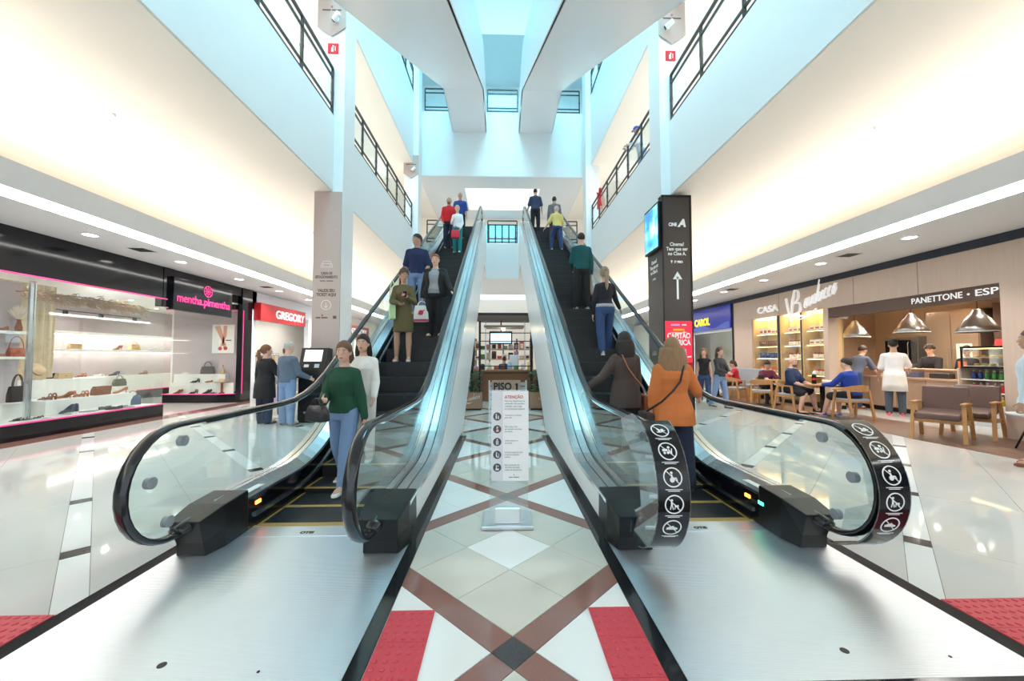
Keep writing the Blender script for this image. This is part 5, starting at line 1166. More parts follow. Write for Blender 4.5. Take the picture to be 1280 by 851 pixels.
# ================ cafe furniture
def wood_chair(label, loc, rotz, first=[None]):
    if first[0]: return dup(first[0], loc, rotz, label)
    t = thing('wooden_chair', label, 'chair', loc, rotz, 'wooden cafe chairs', local=True); first[0] = t
    # local: sitter faces +y, backrest at -y
    MB().loft([[(-0.23*k, -0.20, z), (0.23*k, -0.20, z), (0.25*k, 0.22, z), (-0.25*k, 0.22, z)] for z, k in ((0.435, 1.0), (0.46, 1.02), (0.475, 0.95))]).build('seat_cushion', M['fabric_bg'], t, 'auto')
    MB().box(-0.23, 0.23, -0.2, 0.2, 0.40, 0.435).build('seat_frame', M['oak'], t)
    for sx in (-1, 1):
        MB().bar((sx*0.27, 0.22, 0.002), (sx*0.25, 0.14, 0.66), 0.035, 0.045).build('leg', M['oak'], t)
        MB().bar((sx*0.25, -0.28, 0.002), (sx*0.23, -0.17, 0.68), 0.035, 0.045).build('leg', M['oak'], t)
        MB().bar((sx*0.25, 0.14, 0.41), (sx*0.235, -0.2, 0.41), 0.025, 0.04).build('side_rail', M['oak'], t)
    rings = []
    for i in range(17):
        a = PI * (1.0 + i / 16)
        x, y = 0.27*math.cos(a), 0.02 + 0.27*math.sin(a) if True else 0
        f = math.sin(PI*i/16); zlo = 0.655 - 0.02*f; zhi = 0.685 + 0.10*f
        nx, ny = math.cos(a), math.sin(a)
        rings.append([(x, y + 0.0, zlo), (x + nx*0.022, y + ny*0.022, zlo), (x + nx*0.03, y + ny*0.03, zhi), (x + nx*0.01, y + ny*0.01, zhi)])
    MB().loft(rings).build('curved_backrest', M['oak'], t, 'auto')
    for sx in (-1, 1): MB().bar((sx*0.28, 0.03, 0.67), (sx*0.27, 0.17, 0.66), 0.04, 0.03).build('armrest', M['oak'], t)
    return t
def cafe_table(label, x, y, r=0.36, h=0.74):
    t = thing('cafe_table', label, 'table', (x, y, 0), 0, 'round cafe tables')
    MB().lathe([(r - 0.01, h - 0.028), (r, h - 0.02), (r, h - 0.004), (r - 0.006, h), (0.001, h)], (x, y, 0), 32).build('tabletop', M['oak_d'], t, 'auto')
    MB().box(x-0.035, x+0.035, y-0.035, y+0.035, 0.02, h - 0.03).build('pedestal', M['black'], t); MB().box(x-0.20, x+0.20, y-0.20, y+0.20, 0.004, 0.022).build('base', M['black'], t, bevel=0.005)
    return t
T1 = (7.72, 9.32); T2t = (7.72, 11.32); T3 = (7.62, 13.75)
cafe_table('nearest round cafe table with a dark bottle on it', *T1); cafe_table('round cafe table of the person in maroon', *T2t); cafe_table('farthest cafe table of the woman in red', *T3)
wood_chair('wooden armchair under the man in the blue shirt', (7.80, 8.62, 0), 0)
wood_chair('wooden armchair under the bald man', (7.35, 9.92, 0), 212)
wood_chair('empty wooden armchair near side of the middle table', (7.25, 10.86, 0), -35)
wood_chair('wooden armchair under the person in maroon', (8.05, 11.85, 0), 165)
wood_chair('empty wooden armchair at the far left of the cafe', (7.15, 11.9, 0), 215)
# grey banquette behind the far table
bq = thing('banquette', 'grey high backed bench at the far end of the cafe', 'bench', (8.45, 13.6, 0))
MB().box(8.2, 8.6, 12.9, 14.3, 0.002, 0.42).build('base', M['oak'], bq); MB().box(8.18, 8.62, 12.88, 14.32, 0.42, 0.48).build('seat', M['fabric_bg'], bq, bevel=0.02); MB().box(8.52, 8.62, 12.6, 14.3, 0.48, 1.0).build('backrest', col(168, 174, 178, 0.9), bq, bevel=0.02)
# things on the tables
bt = thing('drink_bottle', 'black bottle with red label on the nearest cafe table', 'bottle', (T1[0]-0.1, T1[1]+0.12, 0.741), 0, None, local=True)
MB().lathe([(0.045, 0), (0.048, 0.01), (0.048, 0.20), (0.04, 0.23)], (0, 0, 0), 14).build('bottle_body', M['black'], bt, True); MB().lathe([(0.0485, 0.09), (0.0485, 0.14)], (0, 0, 0), 14).build('label_band', RED, bt, True); MB().lathe([(0.042, 0.228), (0.036, 0.27), (0.02, 0.275), (0.02, 0.31), (0.001, 0.315)], (0, 0, 0), 12).build('cap', col(210, 214, 218), bt, True)
for k, (dx, dy) in enumerate(((0.1, 0.05), (0.16, -0.02))):
    t = thing('cup', ('left', 'right')[k] + ' white cup on the nearest cafe table', 'cup', (T1[0]+dx, T1[1]+dy, 0.741), 0, 'white cups', local=True)
    MB().lathe([(0.03, 0), (0.045, 0.06), (0.048, 0.10), (0.043, 0.10), (0.04, 0.06), (0.025, 0.01)], (0, 0, 0), 14).build('cup_body', WHT, t, True); MB().tube([(0.046, 0, 0.08), (0.07, 0, 0.07), (0.065, 0, 0.04), (0.042, 0, 0.035)], 0.006, 6).build('handle', WHT, t, True)
one('sauce_box', MB().box(T1[0]+0.12, T1[0]+0.2, T1[1]-0.16, T1[1]-0.1, 0.741, 0.79), RED, 'small red packet on the nearest cafe table', 'packet', bevel=0.004)
one('paper_menu', MB().box(T1[0]-0.1, T1[0]+0.15, T1[1]-0.3, T1[1]-0.2, 0.741, 0.746), WHT, 'white paper sheet on the nearest cafe table', 'paper')
one('menu_block', MB().box(T2t[0]-0.24, T2t[0]-0.12, T2t[1]-0.05, T2t[1]+0.02, 0.741, 0.87), BLK, 'dark menu block on the middle cafe table', 'menu', bevel=0.005)
one('napkin_holder', MB().box(T2t[0]-0.1, T2t[0]-0.02, T2t[1]-0.12, T2t[1]-0.06, 0.741, 0.80), WHT, 'small white napkin pack on the middle table', 'napkins', bevel=0.004)
one('paper_menu', MB().box(T3[0]-0.15, T3[0]+0.12, T3[1]-0.1, T3[1]+0.1, 0.741, 0.747), WHT, 'white sheet on the farthest cafe table', 'paper')
# brown leather lounge chairs at the right
def lounge(label, loc, rotz, first=[None]):
    if first[0]: return dup(first[0], loc, rotz, label)
    t = thing('lounge_chair', label, 'chair', loc, rotz, 'brown leather lounge chairs', local=True); first[0] = t
    # local: sitter faces +y
    for sx in (-1, 1):
        MB().bar((sx*0.31, 0.34, 0.004), (sx*0.29, 0.22, 0.62), 0.05, 0.035).build('leg', M['oak'], t)
        MB().bar((sx*0.31, -0.36, 0.004), (sx*0.29, -0.18, 0.62), 0.055, 0.035).build('leg', M['oak'], t)
        MB().loft([[(sx*0.29-0.03, 0.32, 0.615), (sx*0.29+0.03, 0.32, 0.615), (sx*0.29+0.03, 0.32, 0.645), (sx*0.29-0.03, 0.32, 0.645)], [(sx*0.29-0.035, -0.05, 0.61), (sx*0.29+0.035, -0.05, 0.61), (sx*0.29+0.035, -0.05, 0.64), (sx*0.29-0.035, -0.05, 0.64)], [(sx*0.29-0.025, -0.34, 0.59), (sx*0.29+0.025, -0.34, 0.59), (sx*0.29+0.025, -0.34, 0.615), (sx*0.29-0.025, -0.34, 0.615)]]).build('armrest', M['oak'], t, bevel=0.008)
        MB().bar((sx*0.295, 0.28, 0.34), (sx*0.295, -0.30, 0.29), 0.03, 0.075).build('side_rail', M['oak'], t)
        MB().cyl((sx*0.312, -0.18, 0.30), (sx*0.316, -0.18, 0.30), 0.022, None, 12).build('bolt_cap', BRN, t)
    MB().box(-0.29, 0.29, 0.24, 0.28, 0.30, 0.37).build('front_rail', M['oak'], t)
    Mx = Matrix.Rotation(R(-5), 4, 'X')
    MB().box(-0.27, 0.27, -0.27, 0.33, 0.375, 0.475).move(Matrix.Translation((0, 0, 0.01)) @ Mx).build('seat_cushion', M['leather'], t, bevel=0.03)
    Mb = Matrix.Translation((0, -0.26, 0.44)) @ Matrix.Rotation(R(14), 4, 'X')
    MB().box(-0.28, 0.28, -0.06, 0.045, 0.0, 0.46).move(Mb).build('back_cushion', M['leather'], t, bevel=0.03)
    MB().box(-0.28, 0.28, -0.085, -0.06, 0.05, 0.3).move(Mb).build('back_frame', M['oak'], t)
    return t
lounge('nearer brown leather lounge chair facing the walkway', (7.44, 6.52, 0), 122)
lounge('brown leather lounge chair partly behind the nearer one', (8.25, 6.74, 0), 118)
lounge('wooden lounge chair cut off at the right edge', (7.75, 4.98, 0), 160)
gt = thing('side_table', 'low round pale table beside the lounge chairs', 'table', (7.95, 5.6, 0))
MB().lathe([(0.36, 0.52), (0.37, 0.53), (0.37, 0.545), (0.001, 0.55)], (7.95, 5.6, 0), 28).build('tabletop', col(206, 222, 230, 0.2), gt, 'auto')
for q in range(3): MB().cyl((7.95 + 0.1*math.cos(q*2.1), 5.6 + 0.1*math.sin(q*2.1), 0.52), (7.95 + 0.28*math.cos(q*2.1), 5.6 + 0.28*math.sin(q*2.1), 0.004), 0.012, None, 8).build('leg', M['black'], gt)
# ================================================================ CENTRE: NOTICE STAND, KIOSK, TOTEM, TICKET MACHINE
ns = thing('notice_stand', 'clear notice stand with white ATENÇÃO safety sheet on a steel base', 'sign', (-0.01, 3.38, 0))
MB().box(-0.215, 0.205, 3.22, 3.56, 0.004, 0.032).build('base', M['steel_r'], ns, bevel=0.004)
MB().box(-0.11, 0.10, 3.27, 3.33, 0.032, 0.16).build('bracket', M['steel'], ns, bevel=0.006)
MB().box(-0.155, 0.165, 3.298, 3.306, 0.06, 1.125).build('clear_panel', M['acryl'], ns)
sh = MB().box(-0.138, 0.170, 3.290, 3.296, 0.375, 1.115).build('notice_sheet', col(246, 247, 250, 0.4), ns)
MB().box(-0.138, -0.044, 3.288, 3.290, 0.375, 1.115).build('grey_band', col(226, 228, 234), sh)
DK = col(78, 80, 88)
text('ATENÇÃO', 0.034, col(206, 70, 66), ns, face((0.048, 3.287, 1.065), 'S'), ext=0.0006, width=0.155, bold=0.0006)
text('Para sua segurança na\nutilização das escadas\nrolantes, leia e siga\nas orientações abaixo.', 0.019, DK, ns, face((-0.030, 3.289, 1.000), 'S'), ext=0.0005, align='LEFT', width=0.170, line=1.15)
rows = ('Conduza as crianças\npela mão.', 'Não tente subir\nem sentido contrário\nda escada.', 'Utilize sempre o\ncorrimão.', 'Cuidado especial com\no uso de calçados\nmacios.', 'Para condução de\ncarrinhos de bebê\nutilize os elevadores.')
for k, tx in enumerate(rows):
    z = 0.905 - 0.105*k
    text(tx, 0.017, DK, ns, face((-0.030, 3.289, z), 'S'), ext=0.0005, align='LEFT', line=1.15)
    flat2([disc(0, 0, 0.034, 24)], face((-0.091, 3.2875, z), 'S'), 0.0008).build('round_icon', DK, sh)
    ic = [[disc(-0.008, 0.016, 0.006, 8), seg((-0.008, 0.008), (-0.008, -0.02), 0.010), disc(0.010, 0.002, 0.005, 8), seg((0.010, -0.004), (0.010, -0.02), 0.009)],
          [disc(0.0, 0.016, 0.006, 8), seg((0, 0.008), (-0.004, -0.02), 0.010), seg((0.004, 0), (0.010, -0.02), 0.006)],
          [disc(0, 0.018, 0.006, 8), seg((-0.006, 0.01), (-0.006, -0.022), 0.007), seg((0.006, 0.01), (0.006, -0.022), 0.007)],
          [disc(-0.006, 0.016, 0.006, 8), seg((-0.006, 0.008), (-0.006, -0.016), 0.010), seg((-0.006, -0.016), (0.012, -0.020), 0.007), seg((0.014, -0.018), (0.014, 0.012), 0.004)],
          [seg((-0.014, -0.014), (0.014, -0.014), 0.014), disc(-0.006, 0.014, 0.006, 8), disc(0.008, 0.012, 0.005, 8), seg((-0.006, 0.006), (-0.006, -0.006), 0.008)]][k]
    flat2(ic, face((-0.091, 3.2865, z), 'S'), 0.0008).build('icon_figure', col(240, 242, 245), sh)
    if k == 1: flat2([seg((-0.022, -0.022), (0.022, 0.022), 0.007)], face((-0.091, 3.2858, z), 'S'), 0.0008).build('red_bar', col(200, 50, 56), sh)
flat2([seg((-.042, 0), (-.012, 0), .008), seg((-.006, 0), (.042, 0), .008)], face((0.048, 3.289, 0.405), 'S'), 0.0008).build('logo_print', col(150, 142, 140), sh)
flat2([[(-0.006, 0), (0.006, 0), (0, 0.011)]], face((0.048, 3.289, 0.422), 'S'), 0.0008).build('crest', col(206, 90, 70), sh)
# ---- PISO 1 rack
pr = thing('level_sign', 'brown PISO 1 plate on a grey slatted stand', 'sign', (0.1, 10.25, 0))
for x in (-0.38, 0.58): MB().box(x, x + 0.03, 10.2, 10.4, 0.004, 0.78).build('upright', M['steel_r'], pr)
for k in range(6): MB().box(-0.35, 0.58, 10.2, 10.23, 0.08 + 0.115*k, 0.165 + 0.115*k).build('slat', col(178, 182, 186, 0.3), pr)
MB().box(-0.30, 0.44, 10.15, 10.19, 0.46, 0.80).build('plate', col(196, 160, 138), pr, bevel=0.006)
text('PISO', 0.26, BLK, pr, face((-0.02, 10.148, 0.63), 'S'), ext=0.003, width=0.46, bold=0.010)
flat2([seg((0, -.09), (0, .09), .05), seg((-.045, .055), (.0, .085), .03)], face((0.35, 10.148, 0.63), 'S'), 0.003).build('numeral_one', BLK, pr)
# ---- sweets kiosk below the landing
ki = thing('sweets_kiosk', 'black framed sweets kiosk with open shelves under the escalator landing', 'kiosk', (0.05, 11.4, 0))
for x in (-0.92, -0.70, 0.80, 0.98): MB().box(x, x + 0.06, 10.7, 10.76, 0.004, 2.5).build('post', M['rail'], ki)
for x in (-1.0, 0.98): MB().box(x, x + 0.06, 12.7, 12.76, 0.004, 2.5).build('post', M['rail'], ki)
MB().box(-1.0, 1.04, 10.68, 12.8, 2.50, 2.58).build('roof_frame', M['rail'], ki); MB().box(-0.98, 1.02, 10.66, 10.70, 2.34, 2.50).build('header_board', col(110, 88, 78), ki)
MB().box(-0.55, 0.62, 10.72, 11.5, 2.16, 2.22).build('canopy_shelf', col(150, 128, 114), ki)
for z in (2.30, 1.98, 1.74, 1.02, 0.82): MB().box(-0.64, 0.80, 10.70, 10.72, z, z + 0.025).build('cross_bar', M['rail'], ki)
for x in (-0.52, 0.62): MB().box(x, x + 0.035, 10.72, 10.75, 0.9, 2.34).build('inner_post', M['steel_r'], ki)
MB().box(-0.95, 1.0, 10.8, 11.3, 0.004, 0.88).build('counter', col(128, 86, 56), ki); MB().box(-0.98, 1.02, 10.78, 11.32, 0.88, 0.92).build('counter_top', M['oak_d'], ki)
for z in (1.20, 1.52): MB().box(-0.9, 0.98, 11.9, 12.3, z, z + 0.03).build('rear_shelf', col(196, 180, 168), ki)
for k in range(5): MB().box(-0.9 + 0.45*k, -0.86 + 0.45*k, 12.3, 12.34, 0.004, 1.9).build('rear_upright', M['rail'], ki)
MB().ell((0.02, 10.95, 2.12), (0.05, 0.05, 0.05), 10, 6).build('bulb', mk('kiosk_bulb', (1, 0.9, 0.7), 0.5, emit=((1, 0.82, 0.5), 30)), ki)
tv = thing('menu_screen', 'pale blue menu screen hanging in the sweets kiosk', 'screen', (-0.05, 11.6, 1.7))
MB().box(-0.42, 0.30, 11.6, 11.66, 1.70, 2.10).build('bezel', M['black'], tv); MB().box(-0.38, 0.26, 11.594, 11.6, 1.74, 2.06).build('display', mk('screen_glow', (0.6, 0.8, 0.9), 0.3, emit=((0.55, 0.78, 0.95), 0.8)), tv)
MB().box(-0.07, -0.03, 11.62, 11.66, 2.10, 2.50).build('hanger', M['rail'], tv)
kc = [(236, 220, 226), (200, 160, 190), (244, 240, 232), (120, 84, 60), (90, 130, 80), (228, 196, 150), (60, 60, 66), (210, 90, 90), (180, 200, 214)]
for r_, z in enumerate((1.232, 1.552)):
    for k in range(10):
        x = -0.82 + 0.18*k; h_ = 0.10 + 0.05*((k*5 + r_*3) % 4)
        c_ = kc[(k*4 + r_*2) % 9]
        g = thing('sweets_pack', '%s sweets pack on the %s rear shelf of the kiosk' % (ORD[k], ('lower', 'upper')[r_]), 'box', (x, 12.0, z), 0, 'sweets packs in the kiosk')
        MB().box(x - 0.075, x + 0.075, 11.94, 12.08, z, z + h_).build('pack', col(*c_), g, bevel=0.006); MB().box(x - 0.05, x + 0.05, 11.936, 11.94, z + 0.02, z + h_*0.7).build('printed_label', col(*kc[(k + 3) % 9]), g)
for k in range(9):
    x = -0.8 + 0.2*k; h_ = 0.08 + 0.06*(k*7 % 3)
    one('confection_jar', MB().lathe([(0.06, 0), (0.065, 0.01), (0.065, h_), (0.04, h_ + 0.03), (0.001, h_ + 0.032)], (x, 11.0, 0.921), 12), col(*kc[(k*5 + 1) % 9]), '%s sweets jar along the kiosk counter' % ORD[k], 'jar', 'sweets jars on the kiosk counter', smooth=True)
one('coffee_grinder', MB().box(0.2, 0.48, 11.05, 11.25, 0.921, 1.36), M['steel_r'], 'steel coffee grinder on the kiosk counter', 'machine', bevel=0.02)
# planters
def planter(x0, x1, txt, label, lab2):
    t = thing('planter_box', label, 'planter', ((x0+x1)/2, 10.45, 0))
    MB().box(x0, x1, 10.35, 10.62, 0.05, 0.46).build('box', col(178, 136, 108), t, bevel=0.006); MB().box(x0 + 0.02, x1 - 0.02, 10.37, 10.60, 0.004, 0.05).build('plinth', M['black'], t)
    if txt == 'CASA': text('CASA', 0.09, WHT, t, face(((x0+x1)/2 + 0.02, 10.349, 0.30), 'S'), ext=0.001, width=0.34)
    else: script_word(t, face((x0 + 0.30, 10.349, 0.22), 'S'), 0.27, WHT, 'script_print', 0.05)
    p = thing('leafy_plant', lab2, 'plant', ((x0+x1)/2, 10.48, 0.46), 0, 'leafy plants in the planters')
    for k in range(170):
        x = random.uniform(x0 + 0.03, x1 - 0.03); y = random.uniform(10.33, 10.60); z = 0.47 + random.random()**0.8 * 0.52
        a = random.uniform(0, 2*PI); el = random.uniform(-0.5, 0.9); d = Vector((math.cos(a)*math.cos(el), math.sin(a)*math.cos(el), math.sin(el))); L_ = random.uniform(0.09, 0.17)
        sd_ = d.cross(Vector((0, 0, 1))).normalized() * L_ * 0.3; c = Vector((x, y, z)); up = Vector((0, 0, 0.012))
        MB().add([c, c + d*L_*0.45 + sd_ - up, c + d*L_ - up*2, c + d*L_*0.45 - sd_ - up, c + d*L_*0.5 + up*0.6], [(0, 1, 4), (1, 2, 4), (2, 3, 4), (3, 0, 4)]).build('leaf', M['leaf'], p)
    mb = MB()
    for k in range(14): mb.tube([((x0+x1)/2 + random.uniform(-.3, .3)*(x1-x0)*1.2, 10.48, 0.455), (random.uniform(x0, x1), random.uniform(10.38, 10.58), 0.78)], 0.006, 4)
    mb.build('stem', M['leaf'], p, kind='stuff')
planter(-1.35, -0.56, 'script', 'wooden planter box with script lettering left of the kiosk', 'dark leafy plant in the planter left of the kiosk')
planter(0.70, 1.45, 'CASA', 'wooden planter box with CASA lettering right of the kiosk', 'dark leafy plant in the planter right of the kiosk')
# ---- cinema totem on the right column
to = thing('cinema_totem', 'tall dark brown cinema totem wrapped round the right column', 'totem', (3.95, 8.9, 0))
MB().box(3.66, 4.31, 8.82, 9.005, 0.004, 5.10).box(3.66, 3.705, 9.005, 9.75, 0.004, 5.10).build('body', M['darkbrown'], to)
MB().box(3.64, 3.67, 8.80, 8.83, 0.0, 5.12).box(4.30, 4.33, 8.80, 8.83, 0.0, 5.12).box(3.64, 4.33, 8.80, 9.01, 5.10, 5.14).build('frame', M['black'], to)
fx = 3.985; Ft = lambda z, dx=0: face((fx + dx, 8.815, z), 'S')
text('CINE', 0.11, WHT, to, Ft(4.45, -0.09), width=0.19, bold=0.004); text('A', 0.24, WHT, to, Ft(4.48, 0.12), shear=0.25, bold=0.012)
text('Cinema?\nTem que ser\nno Cine A.', 0.115, WHT, to, Ft(3.88), width=0.50, bold=0.002, line=0.95)
text('2º PISO', 0.07, WHT, to, Ft(3.58, 0.03), width=0.2, bold=0.003)
flat2([disc(0, 0.02, 0.022, 12), [(-0.018, 0.01), (0.018, 0.01), (0, -0.035)]], Ft(3.58, -0.13)).build('map_pin', WHT, to)
flat2([seg((0, -0.30), (0, 0.22), 0.045), [(-0.11, 0.16), (0.11, 0.16), (0, 0.34)]], Ft(3.02)).build('arrow_print', WHT, to)
po2 = MB().box(3.675, 4.295, 8.80, 8.82, 0.85, 2.22).build('film_poster', mk('red_poster', (0.70, 0.02, 0.05), 0.4, emit=((0.9, 0.02, 0.06), 0.25)), to)
text('CAPITÃO\nAMÉRICA', 0.17, WHT, to, face((fx, 8.798, 1.80), 'S'), ext=0.003, width=0.54, bold=0.006, line=0.9)
YE_ = col(244, 200, 50)
flat2([seg((-.13, 0), (.13, 0), .04)], face((fx, 8.798, 2.02), 'S')).build('yellow_print', YE_, po2); flat2([seg((-.19, 0), (.19, 0), .018)], face((fx, 8.798, 1.955), 'S')).build('yellow_print', YE_, po2)
flat2([seg((-.18, 0), (.02, 0), .035)], face((fx, 8.798, 2.13), 'S')).build('logo_print', col(190, 180, 240), po2); flat2([seg((.07, 0), (.18, 0), .03)], face((fx, 8.798, 2.13), 'S')).build('logo_print', WHT, po2); flat2([seg((.19, 0), (.28, .01), .03)], face((fx, 8.798, 1.40), 'S')).build('fine_print', WHT, po2)
flat2([[(-0.1, -0.25), (0.16, -0.22), (0.14, 0.22), (-0.08, 0.20)]], face((fx + 0.02, 8.797, 1.36), 'S')).build('blue_cup_print', col(130, 200, 232), to)
flat2([[(-0.3, -0.5), (0.3, -0.5), (0.3, -0.1), (-0.3, -0.2)]], face((fx, 8.797, 1.38), 'S'), 0.001).build('poster_lower_band', col(150, 14, 34), to)
ss = MB().box(3.58, 3.66, 8.86, 9.72, 3.92, 5.02).build('side_screen', M['black'], to)
scr = mk('side_screen_glow', (0.1, 0.4, 0.7), 0.3, emit=((0.10, 0.42, 0.80), 0.7)); N_ = scr.node_tree.nodes; L_ = scr.node_tree.links
tcn = N_.new('ShaderNodeTexCoord'); nzn = N_.new('ShaderNodeTexNoise'); nzn.inputs['Scale'].default_value = 2.6; nzn.inputs['Detail'].default_value = 3; rmp = N_.new('ShaderNodeValToRGB')
rmp.color_ramp.elements[0].position = 0.36; rmp.color_ramp.elements[0].color = (0.02, 0.12, 0.5, 1); rmp.color_ramp.elements[1].position = 0.66; rmp.color_ramp.elements[1].color = (0.75, 0.9, 0.95, 1); e_ = rmp.color_ramp.elements.new(0.5); e_.color = (0.08, 0.55, 0.8, 1)
L_.new(tcn.outputs['Object'], nzn.inputs['Vector']); L_.new(nzn.outputs['Fac'], rmp.inputs[0]); L_.new(rmp.outputs[0], N_['Principled BSDF'].inputs['Emission Color'])
MB().box(3.572, 3.58, 8.90, 9.68, 3.97, 4.97).build('display', scr, ss)
text('Cinema?\nTem que ser\nno Cine A.', 0.12, WHT, to, face((3.658, 9.35, 3.58), 'W'), width=0.5, bold=0.005, ext=0.003)
text('2º PISO', 0.07, WHT, to, face((3.658, 9.35, 3.28), 'W'), width=0.2, ext=0.003)
# ---- parking ticket machine
tm = thing('ticket_machine', 'black parking payment machine with tilted screen before the rose column', 'machine', (-4.12, 8.72, 0))
MB().prism([(8.5, 0.05), (8.92, 0.05), (8.92, 0.95), (8.5, 0.95)], 'x', -4.38, -3.88).build('cabinet', M['black'], tm, bevel=0.01); MB().box(-4.36, -3.90, 8.52, 8.9, 0.004, 0.05).build('foot', M['black'], tm)
hd = MB().prism([(8.50, 0.95), (8.92, 0.95), (8.92, 1.58), (8.72, 1.60), (8.55, 1.12)], 'x', -4.42, -3.84).build('head', M['black'], tm, bevel=0.012)
def onpanel(x, u, o=0.002):   # point on the tilted face
    a = Vector((0, 8.55, 1.12)); b = Vector((0, 8.72, 1.60)); p = a + (b - a)*u; n = Vector((0, -(1.60-1.12), (8.72-8.55))).normalized()
    return Vector((x, p.y, p.z)) + n*o
for (x0, x1, u0, u1, m, nm) in ((-4.33, -3.95, 0.38, 0.90, mk('ticket_screen', (0.6, 0.7, 0.8), 0.2, emit=((0.62, 0.70, 0.80), 0.55)), 'screen'), (-4.3, -4.2, 0.12, 0.24, M['steel_r'], 'coin_slot'), (-4.08, -3.98, 0.10, 0.26, col(190, 196, 204), 'card_reader')):
    MB().loft([[onpanel(x0, u0, o), onpanel(x1, u0, o), onpanel(x1, u1, o), onpanel(x0, u1, o)] for o in (0.001, 0.008)]).build(nm, m, tm)
flat2([seg((-.07, 0), (-.01, 0), .035), seg((.01, 0), (.08, 0), .035)], face((-4.18, 8.498, 0.22), 'S')).build('maker_mark', col(190, 190, 195), tm)
# ---- red ribbon on the right gallery
rb = thing('ribbon_bow', 'red ribbon bow tied on the right gallery railing', 'ribbon', (3.98, 15.55, 7.9))
for s in (-1, 1): MB().tube([(3.94, 15.55, 8.0), (3.90, 15.55 + s*0.22, 8.16), (3.92, 15.55 + s*0.30, 7.98), (3.94, 15.55, 8.0)], 0.05, 6, ry=0.015).build('loop', RED, rb, True); MB().tube([(3.94, 15.55, 8.0), (3.9, 15.55 + s*0.12, 7.75), (3.92, 15.55 + s*0.2, 7.45)], 0.05, 6, ry=0.01).build('tail', RED, rb, True)
MB().ell((3.92, 15.55, 8.0), (0.04, 0.05, 0.05), 8, 6).build('knot', RED, rb, True)
# ================================================================ PEOPLE
SKIN = {'light': mk('skin_light', (0.68, 0.42, 0.32), 0.55, noise=(8, 0.06)), 'tan': mk('skin_tan', (0.50, 0.29, 0.20), 0.55, noise=(8, 0.06)), 'brown': mk('skin_brown', (0.34, 0.18, 0.12), 0.55, noise=(8, 0.06))}
def hairmat(n, c): return mk('hair_' + n, c, 0.55, noise=(9, 0.35), bump=(60, 0.5), stretch=(6, 6, 1))
HAIR = {'black': hairmat('black', (0.012, 0.010, 0.010)), 'brown': hairmat('brown', (0.06, 0.032, 0.02)), 'auburn': hairmat('auburn', (0.22, 0.085, 0.04)), 'honey': hairmat('honey', (0.30, 0.17, 0.085)), 'blond': hairmat('blond', (0.34, 0.25, 0.16)), 'grey': hairmat('grey', (0.52, 0.50, 0.47)), 'bronze': hairmat('bronze', (0.17, 0.085, 0.045))}
EYEW = col(236, 234, 230, 0.3); EYED = col(40, 28, 24, 0.3); LIP = col(176, 96, 88)
def cloth(n, c, bump=(70, 0.25)):
    lin = [((v/255 + 0.055)/1.055)**2.4 if v > 10 else v/255/12.92 for v in c]
    return mk('cloth_' + n, lin, 0.85, noise=(5, 0.14), bump=bump)
DENIM = cloth('denim', (120, 146, 186), (120, 0.3)); DENIM_D = cloth('dark_denim', (54, 76, 120), (120, 0.3)); DENIM_N = cloth('night_denim', (34, 40, 62), (120, 0.3)); BLACKC = cloth('black', (30, 30, 34)); WHITEC = cloth('white', (236, 234, 230))
def remesh(o, vx, it=3):
    r = o.modifiers.new('surface', 'REMESH'); r.mode = 'VOXEL'; r.voxel_size = vx; r.use_smooth_shade = True
    if it:
        s = o.modifiers.new('relax', 'SMOOTH'); s.factor = 0.5; s.iterations = it
def dv(flex, abd, side): 
    f, a = R(flex), R(abd); return Vector((math.sin(a)*side, math.sin(f)*math.cos(a), -math.cos(f)*math.cos(a)))
